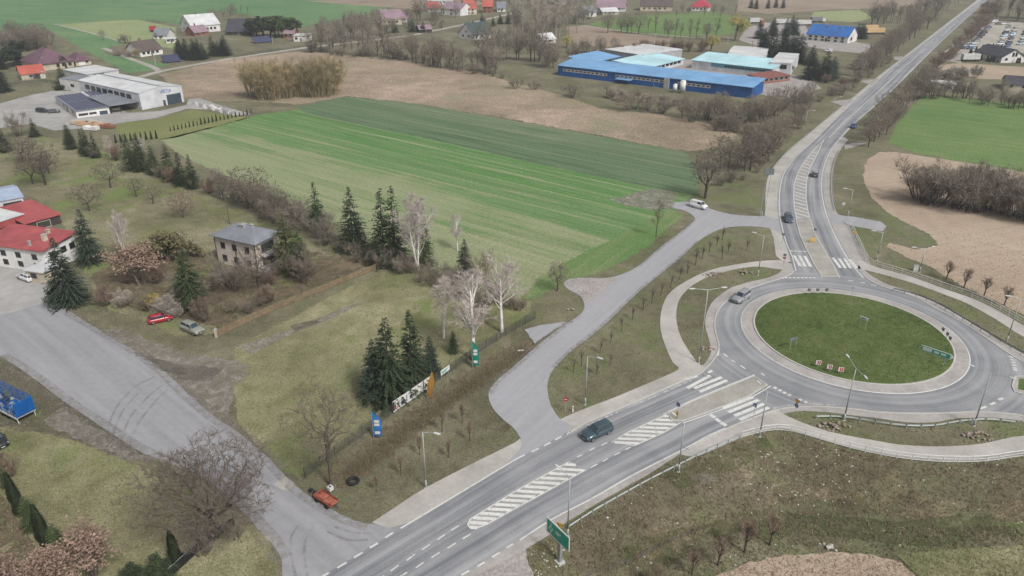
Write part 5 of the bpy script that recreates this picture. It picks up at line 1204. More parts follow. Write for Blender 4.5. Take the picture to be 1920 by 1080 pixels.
def car_meshes(kind):
    if kind in CARS: return CARS[kind]
    # length, half width, shoulder, roof height, bonnet top, cabin x-range at belt, roof x-range (x forward)
    S = dict(hatch=(4.1,.87,.92,1.47,.95,(-1.85,.95),(-1.45,.25)), suv=(4.75,.94,1.08,1.70,1.10,(-2.2,1.0),(-1.95,.3)), sedan=(4.6,.9,.92,1.44,.94,(-1.6,.95),(-.95,.25)), wagon=(4.7,.9,.94,1.5,.96,(-2.15,.95),(-1.85,.25)), van=(4.4,.9,1.12,1.84,1.16,(-2.12,1.35),(-2.05,.7)))[kind]
    Ln, w, zs, zr, zb, cb, cr = S; h = Ln/2
    mb = MB()
    st = [(-h,.80,.42,zs-.22,zs-.12,.62),(-h+.08,.95,.24,zs-.08,zs+.0,.72),(-h+.35,1,.16,zs,zs+.04,.80),(cb[0]+.4,1,.16,zs,zs+.04,.84),(0,1,.16,zs,zs+.03,.84),(cb[1]-.1,1,.16,zs-.02,zb+.02,.82),(cb[1]+.25,1,.22,zs-.06,zb,.80),(h-.45,.97,.22,zs-.16,zb-.10,.74),(h-.12,.88,.26,zs-.30,zb-.24,.64),(h,.72,.36,zs-.42,zb-.36,.5)]
    mb.loft([ring(x, w*k, z0, z1, z2, w*wt) for x, k, z0, z1, z2, wt in st])
    body = mb.mesh('body', [BLACKP], True)
    mb = MB(); belt = zs + .03
    def sec(x0, x1, k0, k1):    # cabin glass: belt outline to roof outline
        return None
    b_, r_ = [(cb[0],-.80*w),(cb[1],-.76*w),(cb[1],.76*w),(cb[0],.80*w)], [(cr[0],-.66*w),(cr[1],-.66*w),(cr[1],.66*w),(cr[0],.66*w)]
    mb.loft([[(x, y, belt) for x, y in b_], [(x, y, zr-.05) for x, y in r_]])
    glass = mb.mesh('windows', [CGLASS])
    mb = MB(); rr_ = [(cr[0]-.12,-.69*w),(cr[0]+.3,-.72*w),(cr[1]-.2,-.72*w),(cr[1]+.08,-.66*w),(cr[1]+.08,.66*w),(cr[1]-.2,.72*w),(cr[0]+.3,.72*w),(cr[0]-.12,.69*w)]
    mb.loft([[(x, y, zr-.06) for x, y in rr_], [(x*.98, y*.95, zr) for x, y in rr_], [(x*.8, y*.6, zr+.03) for x, y in rr_]])
    roof = mb.mesh('roof', [BLACKP], True)
    mb = MB()
    def pillar(a, b, t=.045): mb.tube(a, b, t, t, 4)
    for s in (-1, 1):
        pillar((cb[1]+.02, s*.77*w, belt), (cr[1]+.02, s*.67*w, zr-.04)); pillar((cb[0]-.01, s*.81*w, belt), (cr[0]-.02, s*.67*w, zr-.04), .06)
        xm = (cb[0]+cb[1])/2 - .1; pillar((xm, s*.80*w, belt), (xm, s*.675*w, zr-.04), .04)
    pil = mb.mesh('pillars', [BLACKP])
    mb = MB(); n = 16
    for x0, r0 in ((-.11, .0), (.11, .0)): pass
    mb.loft([[(.33*k*math.cos(a*2*math.pi/n), yy, .33*k*math.sin(a*2*math.pi/n)) for a in range(n)] for k, yy in ((.82,-.11),(1,-.09),(1,.09),(.82,.11))])
    tyre = mb.mesh('tyre', RUBBER, True)
    mb = MB(); mb.loft([[(.22*k*math.cos(a*2*math.pi/n), yy, .22*k*math.sin(a*2*math.pi/n)) for a in range(n)] for k, yy in ((1,-.118),(.9,-.122),(.9,.122),(1,.118))]); rim = mb.mesh('rim', RIM)
    mb = MB(); mb.add([(-.16,-.22,-.07),(.10,-.22,-.07),(.10,.22,-.07),(-.16,.22,-.07),(-.16,-.20,.07),(.0,-.20,.07),(.0,.20,.07),(-.16,.20,.07)], [(0,3,2,1),(4,5,6,7),(0,1,5,4),(1,2,6,5),(2,3,7,6),(3,0,4,7)]); lamp = mb.mesh('headlight', LIGHT_W)
    mb = MB(); mb.box(-.05,.06,-.12,.12,-.11,.11); tail = mb.mesh('tail_light', LIGHT_R)
    mb = MB(); mb.box(-.03,.03,-.26,.26,-.06,.06); pl = mb.mesh('number_plate', PLATE)
    mb = MB(); mb.box(-.08,.08,-.09,.09,-.06,.06); mir = mb.mesh('mirror', BLACKP)
    mb = MB(); mb.box(-.03,.06,-.45*w,.45*w,-.12,.08); grille = mb.mesh('grille', BLACKP)
    CARS[kind] = (S, body, glass, roof, pil, tyre, rim, lamp, tail, pl, mir, grille)
    return CARS[kind]
PAINTED = {}
def painted(me, pm):
    k = (me.name, pm.name)
    if k not in PAINTED: m2 = me.copy(); m2.materials.clear(); m2.materials.append(pm); PAINTED[k] = m2
    return PAINTED[k]
def car_at(kind, p, heading, pm, label, group=None, full=True, name='parked_car', cat='car', roofm=None):
    S, body, glass, roof, pil, tyre, rim, lamp, tail, pl, mir, grille = car_meshes(kind)
    Ln, w, zs, zr, zb, cb, cr = S; h = Ln/2
    o = thing(name, label, cat, p, heading, group)
    bo = link('body', painted(body, pm), o); link('windows', glass, o); rf = link('roof', painted(roof, roofm or pm), o)
    link('pillars', painted(pil, pm), bo)
    if kind == 'van':
        if 'van_panel' not in PAINTED:
            mb = MB(); mb.loft([[(x, y*k, z) for x, y in ((cb[0]-.04,-.83*w),(-.15,-.83*w),(-.15,.83*w),(cb[0]-.04,.83*w))] for k, z in ((1, zs+.02), (.86, zr-.03))]); PAINTED['van_panel'] = mb.mesh('cargo_panel', [BLACKP])
        link('cargo_panel', painted(PAINTED['van_panel'], pm), bo)
    for sx in (h*.62, -h*.60):
        for sy in (-1, 1):
            wh = link('wheel', tyre, o, (sx, sy*(w-.10), .33))
            if full: link('rim', rim, wh)
    if not full: return o
    for sy in (-1, 1):
        link('headlight', lamp, o, (h-.14, sy*w*.60, zb-.32)); link('tail_light', tail, o, (-h+.06, sy*w*.68, zs-.18)); link('mirror', mir, o, (cb[1]-.22, sy*(w+.06), zs+.08))
    link('number_plate', pl, bo, (-h+.01, 0, .62)); link('number_plate', pl, bo, (h-.0, 0, .46)); link('grille', grille, bo, (h-.04, 0, .62))
    return o
def car(kind, fx, fy, rx, ry, pm, label, **kw):
    a, b_ = G(fx, fy), G(rx, ry); m = (a + b_)/2; d = a - b_
    return car_at(kind, Vector((m.x, m.y, kw.pop('z', .035))), math.atan2(d.y, d.x), pm, label, **kw)
car('suv', 1097, 826, 1140, 806, paint('paint_dark_teal', C(62,82,92)), 'dark blue-grey estate car driving towards the camera on the main road', name='moving_car')
car('suv', 1376, 571, 1402, 554, paint('paint_silver', C(158,161,166)), 'silver car driving round the roundabout', name='moving_car')
car('wagon', 1481, 424, 1475, 403, paint('paint_slate', C(74,92,108)), 'grey-blue car coming towards the roundabout on the north road', name='moving_car')
car('hatch', 1529, 323, 1526, 337, paint('paint_graphite', C(70,72,76)), 'dark car driving away up the north road', name='moving_car', roofm=paint('paint_lilac', C(170,170,180)))
car('hatch', 1603, 236, 1597, 242, paint('paint_blue', C(70,96,150)), 'small blue car farthest up the north road', name='moving_car')
car('van', 1325, 394, 1295, 386, paint('paint_white', C(235,235,235)), 'white van parked on the service road stub by the bare tree', name='parked_van', cat='van', z=.03)
car('hatch', 322, 598, 281, 607, paint('paint_red', C(176,38,52)), 'red hatchback parked on the grass', z=.02)
car('suv', 379, 629, 345, 614, paint('paint_champagne', C(150,152,142)), 'grey-green car parked on the grass beside the red one', z=.02)
car('hatch', 58, 504, 34, 490, paint('paint_black', C(40,42,46)), 'black car parked beside the flat annex', z=.02)
car('wagon', 35, 518, 66, 530, MATS['paint_white'], 'white car parked on the paved yard by the annex', z=.02)
car('van', 14, 478, -10, 466, paint('paint_black', C(40,42,46)), 'dark pickup at the left edge of the paved yard', z=.02, name='parked_van', cat='van')
car('suv', 88, 211, 72, 210, MATS['paint_black'], 'black car parked beside the solar-roofed office', z=.03)
car('hatch', 108, 211, 96, 212, MATS['paint_graphite'], 'dark car close to the office wall', z=.03)
car('suv', 2, 838, -14, 824, MATS['paint_black'], 'dark car cut by the left edge on the lower meadow', z=.02)
car('van', 1545, 97, 1560, 98, MATS['paint_white'], 'white van parked in front of the blue-roofed house', name='parked_van', cat='van', z=.03)
crng = random.Random(3)
LOTC = [paint('paint_white', C(235,235,235)), MATS['paint_white'], MATS['paint_silver'], MATS['paint_silver'], paint('paint_pale_blue', C(186,204,220)), MATS['paint_graphite'], MATS['paint_black'], MATS['paint_blue'], paint('paint_beige', C(206,198,186))]
LOTN = {'paint_white':'white', 'paint_silver':'silver', 'paint_pale_blue':'pale blue', 'paint_graphite':'grey', 'paint_black':'black', 'paint_blue':'blue', 'paint_beige':'beige'}
for (x0, y0, x1, y1, n) in ((1842,52,1802,92,9),(1854,52,1818,92,9),(1890,52,1872,90,8),(1904,52,1888,88,8),(1926,54,1912,84,6),(1826,96,1866,98,4),(1846,43,1866,42,4),(1872,46,1890,46,3)):
    for i in range(n):
        t = (i + crng.uniform(-.15, .15)) / max(1, n-1); x, y = x0 + (x1-x0)*t, y0 + (y1-y0)*t; p = G(x, y); pm = crng.choice(LOTC)
        car_at(crng.choice(['hatch', 'sedan', 'suv', 'wagon', 'van']), Vector((p.x, p.y, .03)), R(200) + crng.uniform(-.12, .12), pm, LOTN[pm.name] + ' car parked in the rows of the far car lot', LOTN[pm.name] + ' cars of the far car lot', full=False)
# ---- trucks, trailers and stored goods
W_TRAILER = mat('trailer_white', C(222,222,220), C(200,200,198), .5, .6)
W_YELLOW = mat('trailer_cream', C(232,200,150), C(214,180,132), .5, .6)
def trailer(px, py, head, L_, label, m, cab=None, group=None, name='truck'):
    p = G(px, py); o = thing(name, label, 'truck' if cab else 'trailer', (p.x, p.y, .03), head, group)
    mb = MB(); mb.box(-L_/2, L_/2, -1.25, 1.25, 1.1, 3.7); mb.obj('cargo_box', m, o)
    mb = MB(); mb.box(-L_/2, L_/2 + (2.4 if cab else 0), -1.0, 1.0, .75, 1.1); mb.obj('chassis', BLACKP, o)
    if cab:
        mb = MB(); mb.loft([[(L_/2+.3+a, -1.2, z), (L_/2+.3+a, 1.2, z), (L_/2+2.5-b2, 1.2, z), (L_/2+2.5-b2, -1.2, z)] for a, b2, z in ((0,0,.6),(0,0,1.7),(.1,.5,3.0))]); c = mb.obj('cab', cab, o)
        mb = MB(); mb.box(L_/2+2.3, L_/2+2.46, -1.05, 1.05, 1.75, 2.5); mb.obj('windscreen', CGLASS, c)
    for x in ([-L_/2+1, -L_/2+2.2, L_/2-.6] + ([L_/2+1.6] if cab else [])):
        for s in (-1, 1):
            mb = MB(); mb.tube((x, s*1.2, .5), (x, s*.9, .5), .5, .5, 12); mb.obj('wheel', RUBBER, o)
CABW = paint('paint_white', C(235,235,235))
trailer(1414, 44, R(10), 8, 'white truck left of the long white trailers in the truck yard', W_TRAILER, CABW)
trailer(1428, 48, R(80), 6, 'rust-coloured truck in the truck yard', mat('cargo_rust', C(176,130,112), C(156,112,96), .8, .8), paint('paint_rust', C(150,90,80)))
trailer(1468, 46, R(2), 12, 'left long white trailer in the truck yard', W_TRAILER)
trailer(1505, 48, R(4), 11, 'right long white trailer in the truck yard', W_TRAILER)
trailer(1530, 42, R(8), 8, 'grey truck behind the blue-roofed house', mat('cargo_grey', C(140,144,150), C(122,126,132), .8, .6), CABW)
trailer(1632, 58, R(4), 9, 'rear cream trailer right of the blue-roofed house', W_YELLOW, name='trailer')
trailer(1640, 64, R(4), 12, 'front cream trailer right of the blue-roofed house', W_YELLOW, name='trailer')
trailer(1712, 52, R(35), 8, 'cream trailer standing in the trees by the north road', W_YELLOW, name='trailer')
trailer(1818, 115, R(2), 9, 'white trailer parked before the thuja hedge', W_TRAILER, name='trailer')
trailer(288, 60, R(10), 4, 'small red farm trailer behind the blue-roofed outbuilding', mat('cargo_red', C(190,70,60), C(170,60,52), 1, .7), name='trailer')
# blue slatted trailer at the left edge
BLUE_T = mat('trailer_blue', C(22,104,182), C(18,88,160), .8, .5)
pl_, pr_ = G(36,797), G(71,779); dv = (pr_-pl_).normalized(); Wd = (pr_-pl_).length; Ld = 12.0
o = thing('cage_trailer', 'blue open-topped cage trailer at the left edge of the access road', 'trailer', ((pl_.x+pr_.x)/2, (pl_.y+pr_.y)/2, .02), math.atan2(dv.y, dv.x))
hw = Wd/2; z0t, z1t = 1.15, height_to(pl_, 760)
mb = MB(); mb.box(-hw, hw, 0, .08, z0t, z1t); rb = mb.obj('rear_board', BLUE_T, o)
for k in range(13):
    x = -hw + .12 + (2*hw-.24)*k/12; mb = MB(); mb.box(x-.05, x+.05, -.05, -.001, z0t+.05, z1t-.05); mb.obj('rib', BLUE_T, rb)
mb = MB(); mb.box(-hw, hw, .1, Ld, z0t-.25, z0t-.001); mb.obj('bed', mat('trailer_bed', C(196,194,190), C(170,168,164), 1, .7), o)
for s in (-1, 1):
    mb = MB(); mb.box(s*hw-.04, s*hw+.04, .1, Ld, z0t-.35, z0t-.02); mb.obj('side_beam', FRAME, o)
    for z in np.linspace(z0t+.25, z1t, 5):
        mb = MB(); mb.box(s*hw-.03, s*hw+.03, .1, Ld, z-.06, z+.02); mb.obj('side_rail', BLUE_T, o)
    for y in np.linspace(.6, Ld, 8):
        mb = MB(); mb.box(s*hw-.04, s*hw+.04, y-.04, y+.04, z0t, z1t); mb.obj('stake', BLUE_T, o)
    mb = MB(); mb.box(s*hw*.9-.05, s*hw*.9+.05, .25, .35, -.05, z0t-.3); mb.obj('support_leg', FRAME, o)
    for y in (3.0, 4.2):
        mb = MB(); mb.tube((s*(hw-.05), y, .5), (s*(hw-.35), y, .5), .5, .5, 14); mb.obj('wheel', RUBBER, o)
for k in range(12):
    mb = MB(); y = .4 + k*Ld/12.5; mb.box(-hw, hw, y-.03, y+.03, z1t-.05, z1t+.01); mb.obj('roof_bar', BLUE_T, o)
for k in range(26):
    mb = MB(); x, y, s = crng.uniform(-hw*.8, hw*.8), crng.uniform(.5, Ld-.5), crng.uniform(.2, .45); mb.box(x-s, x+s, y-s, y+s, z0t+.0, z0t+crng.uniform(.3, 1.2)); mb.obj('scrap_load', crng.choice([BLUE_T, W_GREY, STEEL_D, W_WHITE, mat('load_olive', C(110,114,100), C(90,94,82), 1, .8)]), o)
# red farm implement, dark drum and tyre by the road
RUST = mat('implement_red', C(170,98,78), C(140,74,58), 1.5, .75)
p = P(612, 942); o = thing('red_cart', 'rusty red flatbed cart beside the access road', 'cart', p, R(-38)); o.scale = (.85, .85, .9)
mb = MB(); mb.box(-1.8, 1.8, -.8, .8, .55, .68); mb.obj('deck', RUST, o)
for y in (-.8, .8): mb = MB(); mb.box(-1.8, 1.8, y-.04, y+.04, .68, .95); mb.obj('side_board', RUST, o)
mb = MB(); mb.box(-1.84, -1.76, -.8, .8, .68, .95); mb.obj('tail_board', RUST, o)
for k in range(6): mb = MB(); x = -1.5 + k*.6; mb.box(x, x+.45, -.6, .55, .69, .8 + .08*(k % 3)); mb.obj('plank', mat('plank_red', C(186,116,96), C(150,84,68), 2, .8), o)
for x in (-1.1, 1.1):
    for s in (-1, 1): mb = MB(); mb.tube((x, s*.95, .35), (x, s*.75, .35), .35, .35, 12); mb.obj('wheel', RUBBER, o)
mb = MB(); mb.tube((1.8, 0, .5), (2.9, 0, .4), .05, .04, 6); mb.obj('drawbar', STEEL_D, o)
p = P(592, 928); o = thing('plough', 'dark rusty implement behind the red cart', 'implement', p, R(-30))
mb = MB(); mb.box(-.9, .9, -.06, .06, .6, .72); mb.obj('frame', STEEL_D, o)
for k in range(4): mb = MB(); x = -.75 + k*.5; mb.loft([[(x-.05,-.35,.05),(x+.05,-.35,.05),(x+.05,-.3,.08),(x-.05,-.3,.08)],[(x-.12,0,.35),(x+.12,0,.35),(x+.12,.08,.38),(x-.12,.08,.38)],[(x-.06,.05,.68),(x+.06,.05,.68),(x+.06,.12,.68),(x-.06,.12,.68)]]); mb.obj('share', STEEL_D, o)
for s in (-1, 1): mb = MB(); mb.tube((s*1.0, .1, .3), (s*.85, .1, .3), .3, .3, 12); mb.obj('wheel', RUBBER, o)
p = P(621, 928); o = thing('white_machine_box', 'white box with a round opening on the red cart', 'box', (p.x, p.y, .85), R(-38))
mb = MB(); mb.box(-.3, .3, -.3, .3, 0, .5); mb.obj('case', W_WHITE, o); mb = MB(); mb.tube((0, 0, .5), (0, 0, .53), .16, .16, 14); mb.obj('drum_opening', STEEL_D, o)
p = P(662, 904); o = thing('tractor_tyre', 'old black tractor tyre lying in the ditch grass', 'tyre', p, 0)
mb = MB(); mb.loft([[(r_*math.cos(a*.2618), r_*math.sin(a*.2618), z_) for a in range(24)] for r_, z_ in ((.42,.1),(.5,.38),(.72,.42),(.82,.3),(.84,.12),(.7,0),(.5,0),(.42,.1))], cap=False); mb.obj('tread', RUBBER, o, True)
for a in range(0, 24, 2): mb = MB(); c_, s_ = math.cos(a*.2618), math.sin(a*.2618); mb.add([(c_*.84-s_*.05, s_*.84+c_*.05, .05), (c_*.84+s_*.05, s_*.84-c_*.05, .05), (c_*.88+s_*.05, s_*.88-c_*.05, .2), (c_*.88-s_*.05, s_*.88+c_*.05, .2), (c_*.8, s_*.8, .36)], [(0,1,2,3),(3,2,4)]); mb.obj('lug', RUBBER, o)
# stored goods on the company lawn
for i, (x, y, w_, m_) in enumerate(((150,233,3.4,W_CREAM),(163,236,3.4,mat('timber_pile', C(216,180,150), C(190,154,126), 1, .8)),(176,234,3.2,W_CREAM),(186,238,2.6,MATS['timber_pile']),(202,240,2.4,W_BRICK),(172,244,2.6,W_WHITE))):
    p = G(x, y); o = thing('pallet_stack', ['left', 'second', 'third', 'fourth', 'right-hand', 'lowest white'][i] + ' stack of wrapped goods below the solar-roofed office', 'pallet stack', (p.x, p.y, .03), R(-12))
    mb = MB(); mb.box(-w_, w_, -1.1, 1.1, 0, .16); mb.obj('pallet', W_WOOD, o)
    for k in range(3):
        mb = MB(); mb.box(-w_ + k*w_*.67+.05, -w_+(k+1)*w_*.67-.05, -1, 1, .161, 1.1 + .35*((k+i) % 2)); mb.obj('bundle', m_, o)
for i in range(9):
    x = 370 + i*7.5; y = 196 + i*2.3; p = G(x, y); o = thing('block_pile', 'pile of grey blocks stored along the company yard edge', 'block pile', (p.x, p.y, .03), R(-14), 'block piles of the company yard')
    for k in range(3): mb = MB(); mb.box(-1.6+k*1.1, -.6+k*1.1, -.8, .8, 0, .7 + .3*((i+k) % 3)); mb.obj('block', W_WHITE if (i+k) % 2 else W_GREY, o)
# ================================================================== street lamps
POLE = mat('lamp_pole', C(190,196,194), C(168,174,172), 2, .5, .5, metal=.2)
LHEAD = mat('lamp_head', C(222,226,224), C(205,208,206), 3, .4)
def lamp(px, py, top, label, arms, L_=1.6, group=None):
    p = P(px, py); H_ = height_to(p, top) - p.z; o = thing('street_lamp', label, 'street lamp', p, 0, group)
    mb = MB(); mb.tube((0,0,-.1), (0,0,1.2), .13, .12, 8); mb.tube((0,0,1.2), (0,0,H_), .10, .055, 8); mb.obj('pole', POLE, o, True)
    mb = MB(); mb.box(-.2, .2, -.2, .2, -.1, .06); mb.obj('foot', M_KERB, o)
    for a in arms:
        a = R(a); d = Vector((math.cos(a), math.sin(a), 0)); mb = MB(); mb.tube((0,0,H_-.05), d*L_ + Vector((0,0,H_+.25)), .045, .035, 6); ar = mb.obj('arm', POLE, o)
        q = d*L_ + Vector((0,0,H_+.25)); s = Vector((-d.y, d.x, 0)); mb = MB()
        mb.loft([[tuple(q + d*x + s*w_ + Vector((0,0,z))) for w_, z in ((-w,0),(w,0),(w*.8,.09),(-w*.8,.09))] for x, w in ((-.1,.08),(.15,.15),(.6,.16),(.8,.08))]); mb.obj('lamp_head', LHEAD, ar)
lamp(799, 914, 810, 'street lamp on the strip beside the lower footway', [-20])
lamp(1097, 758, 668, 'street lamp near the no-entry sign', [-30])
lamp(1310, 680, 543, 'double-armed street lamp inside the curved footway', [5, 185], 2.2)
lamp(1582, 788, 690, 'double-armed street lamp at the near edge of the roundabout', [92, 272], 2.4)
lamp(1826, 798, 700, 'double-armed street lamp at the lower right of the roundabout', [140, -40], 2.2)
lamp(1272, 884, 795, 'street lamp at the guard rail right of the hatched area', [120])
lamp(1064, 1006, 895, 'street lamp beside the large green direction board', [130])
lamp(1424, 818, 735, 'street lamp at the corner of the railed footway', [110])
lamp(1421, 516, 442, 'street lamp on the verge left of the northern crossing', [150])
lamp(1644, 487, 436, 'street lamp at the bend of the white railing', [170])
lamp(1590, 404, 356, 'street lamp by the side road right of the north road', [170])
lamp(1724, 510, 468, 'double-armed street lamp behind the long white railing', [165, 25], 1.8)
lamp(1887, 641, 560, 'street lamp between the guard rail and the right footway', [165])
lamp(1508, 246, 208, 'street lamp left of the upper bend of the north road', [-10])
lamp(1560, 215, 182, 'farthest street lamp on the north road', [-10])
lamp(1428, 405, 330, 'street lamp beside the grey-backed direction sign', [10])
# ================================================================== signs
S_BLUE = mat('sign_blue', C(38,92,170), C(32,80,152), 3, .4)
S_YEL = mat('sign_yellow', C(232,184,54), C(216,168,44), 3, .45)
S_RED = mat('sign_red', C(196,44,48), C(178,38,42), 3, .4)
S_GREEN = mat('sign_green', C(24,172,142), C(20,156,128), 3, .4)
S_WHITE = mat('sign_white', C(236,236,232), C(222,222,218), 3, .4)
S_BACK = mat('sign_back', C(126,132,134), C(110,116,118), 2, .45, .5)
S_BLACK = mat('sign_black', C(38,38,40), C(30,30,32), 3, .5)
def disc(mb, r, y, n=20, z=0, sq=1.0):
    mb.loft([[(r*math.cos(2*math.pi*k/n), yy, z + r*sq*math.sin(2*math.pi*k/n)) for k in range(n)] for yy in (y, y+.02)])
def post(o, H_, m=POLE, r=.035): mb = MB(); mb.tube((0,0,-.1), (0,0,H_), r, r, 8); return mb.obj('post', m, o)
def sign(px, py, label, face, H_=2.4, shapes=(), name='road_sign', zbase=None):
    """face = compass of the front (degrees, 0 = +X); shapes are built in the local xz plane facing -y"""
    p = P(px, py)
    if zbase is not None: p.z = zbase
    o = thing(name, label, 'sign', p, R(face + 90)); post(o, H_)
    for f in shapes: f(o)
    return o
def S_round(z, r, rim, fill, bar=None, arrow=None):
    def f(o):
        mb = MB(); disc(mb, r, -.08, z=z); b_ = mb.obj('sign_plate', rim, o); mb = MB(); disc(mb, r*.97, -.055, z=z); mb.obj('plate_back', S_BACK, b_)
        mb = MB(); disc(mb, r*.86, -.09, z=z); mb.obj('sign_face', fill, b_)
        if bar: mb = MB(); mb.box(-r*.65, r*.65, -.12, -.095, z-r*.15, z+r*.15); mb.obj('bar', bar, b_)
        if arrow: mb = MB(); mb.add([(-.08*r,-.12,z+.5*r),(-.45*r,-.12,z+.35*r),(.2*r,-.12,z-.1*r),(.0*r,-.12,z-.3*r),(.5*r,-.12,z-.5*r),(.45*r,-.12,z+.05*r),(.3*r,-.12,z-.0*r)], [(0,1,2),(3,4,5,6)]); mb.obj('arrow', arrow, b_)
    return f
def S_rect(z, w, h, m, back=True, detail=None):
    def f(o):
        mb = MB(); mb.box(-w/2, w/2, -.08, -.055, z-h/2, z+h/2); b_ = mb.obj('sign_plate', m, o)
        if back: mb = MB(); mb.box(-w/2, w/2, -.055, -.04, z-h/2, z+h/2); mb.obj('plate_back', S_BACK, b_)
        if detail: detail(b_, z, w, h)
    return f
def S_tri(z, r, m, fill):
    def f(o):
        for k, mm, y, nm in ((1, m, -.08, 'sign_plate'), (.7, fill, -.09, 'sign_face')):
            mb = MB(); mb.loft([[(-r*k, yy, z+r*.58*k), (r*k, yy, z+r*.58*k), (0, yy, z-r*1.1*k)] for yy in (y, y+.02)]); mb.obj(nm, mm, o)
    return f
def zebra_pic(b_, z, w, h): 
    mb = MB(); mb.add([(-w*.32,-.095,z-h*.3),(w*.32,-.095,z-h*.3),(0,-.095,z+h*.34)], [(0,1,2)]); mb.obj('symbol', S_WHITE, b_)
sign(1060, 773, 'red no-entry sign at the mouth of the service road', -100, 2.6, [S_round(2.3, .36, S_RED, S_RED, bar=S_WHITE)])
p = P(1074, 772); o = thing('marker_post', 'short white marker post right of the no-entry sign', 'post', p, 0)
mb = MB(); mb.loft([[(-.09,-.06,-.1),(.09,-.06,-.1),(.09,.06,-.1),(-.09,.06,-.1)],[(-.09,-.06,1.0),(.09,-.06,.92),(.09,.06,.92),(-.09,.06,1.0)]]); mb.obj('body', S_WHITE, o); mb = MB(); mb.box(-.05,.05,-.075,-.061,.62,.8); mb.obj('reflector', S_RED, o)
sign(1269, 787, 'blue keep-right sign above a yellow post on the splitter island', -140, 2.9, [S_round(2.55, .4, S_WHITE, S_BLUE, arrow=S_WHITE), S_rect(.75, .38, 1.1, S_YEL)], zbase=.13)
sign(1490, 781, 'yellow give-way triangle above a blue roundabout sign at the near entry', -150, 3.0, [S_tri(2.7, .45, S_RED, S_YEL), S_round(1.95, .38, S_WHITE, S_BLUE, arrow=S_WHITE)])
sign(1412, 785, 'blue pedestrian-crossing sign at the near crossing', -150, 2.7, [S_rect(2.35, .6, .6, S_BLUE, detail=zebra_pic)])
sign(1468, 500, 'grey-backed sign at the northern crossing', 60, 2.9, [S_rect(2.6, .6, .6, S_BLUE, detail=zebra_pic), S_tri(1.9, .4, S_RED, S_YEL)])
sign(1466, 457, 'dark-backed round sign left of the north road', 70, 2.6, [S_round(2.2, .36, S_RED, S_WHITE)])
sign(1526, 447, 'dark-backed sign on the northern splitter island', 70, 2.4, [S_round(2.0, .36, S_WHITE, S_BLUE)], zbase=.13)
sign(1578, 400, 'round white sign right of the north road', -110, 2.9, [S_round(2.5, .5, S_RED, S_WHITE)])
sign(1600, 450, 'yellow sign leaning beside the white railing', -110, 2.2, [S_rect(1.9, .6, .5, S_YEL)])
p = P(1523, 455); o = thing('barrier_marker', 'yellow marker frame on the northern splitter island', 'marker', (p.x, p.y, .13), R(20))
for z in (.15, .5, .85): mb = MB(); mb.box(-.75, .75, -.04, .04, z, z+.16); mb.obj('bar', S_YEL, o)
for x in (-.6, .6): mb = MB(); mb.box(x-.04, x+.04, .041, .1, 0, 1.05); mb.obj('upright', S_YEL, o)
def chev(b_, z, w, h):
    for k in (-.16, .2):
        mb = MB(); mb.add([(w*(k-.14),-.1,z+h*.42),(w*(k+.08),-.1,z+h*.42),(w*(k+.24),-.1,z),(w*(k+.08),-.1,z-h*.42),(w*(k-.14),-.1,z-h*.42),(w*(k+.02),-.1,z)], [(0,1,2,5),(5,2,3,4)]); mb.obj('chevron', S_RED, b_)
def on_isle(px, py):
    z = .4
    for _ in range(4): q = G(px, py, z); z = island_z(q)
    return q
def isle_sign(px, py, label, face, shapes, H_, group=None):
    q = on_isle(px, py); o = thing('road_sign', label, 'sign', q, R(face+90), group); post(o, H_)
    for f in shapes: f(o)
for i, (x, y) in enumerate(((1533,688),(1554,696),(1575,701))):
    isle_sign(x, y, ['left', 'middle', 'right'][i] + ' red and white chevron plate of the near row on the central island', -100, [S_rect(.85, .8, .8, S_WHITE, detail=chev)], 1.25)
for i, (x, y) in enumerate(((1516,551),(1532,551),(1549,551))):
    isle_sign(x, y, ['left', 'middle', 'right'][i] + ' grey-backed chevron plate at the far edge of the central island', 80, [S_rect(.85, .6, .6, S_WHITE, detail=chev)], 1.15)
for i, (x, y) in enumerate(((1766,625),(1774,634),(1779,642))):
    isle_sign(x, y, ['upper', 'middle', 'lower'][i] + ' grey-backed chevron plate at the right edge of the central island', 10, [S_rect(.85, .6, .6, S_WHITE, detail=chev)], 1.15)
isle_sign(1596, 556, 'thin lamp-high post at the far edge of the central island', 90, [S_rect(1.8, .2, .3, S_BACK)], 2.0)
def board(label, a, b_, zc, h, front, frame, lean=0, posts=(.15, .85), lines=(), name='direction_board', zb=0.0, arrow=False, tip=False):
    d = b_ - a; L_ = d.length; o = thing(name, label, 'sign', (a.x, a.y, zb), math.atan2(d.y, d.x))
    mb = MB()
    if tip: mb.prism([(0,0)]*0 or [(0,-.04),(L_,-.04),(L_,.04),(0,.04)], zc-h/2, zc+h/2); mb.add([(L_,-.04,zc-h/2),(L_+h*.5,-.04,zc),(L_,-.04,zc+h/2),(L_,.04,zc-h/2),(L_+h*.5,.04,zc),(L_,.04,zc+h/2)], [(0,1,2),(3,5,4),(0,3,4,1),(1,4,5,2)])
    else: mb.box(0, L_, -.04, .04, zc-h/2, zc+h/2)
    bo = mb.obj('board', frame, o)
    mb = MB(); mb.box(.06*h, L_-.06*h, -.055, -.041, zc-h/2+.07*h, zc+h/2-.07*h); fc = mb.obj('sign_face', front, bo)
    mb = MB(); mb.box(.02, L_-.02, .041, .06, zc-h/2+.02, zc+h/2-.02); mb.obj('plate_back', S_BACK, bo)
    for f in posts: mb = MB(); x = L_*f; mb.tube((x, .12, -.2), (x, .12, zc+h*.3), .05, .05, 8); mb.obj('post', POLE, o)
    for (x0, x1, z0, z1, m_) in lines: mb = MB(); mb.box(L_*x0, L_*x1, -.075, -.056, zc-h/2+h*z0, zc-h/2+h*z1); mb.obj('lettering', m_, fc)
    return o, L_
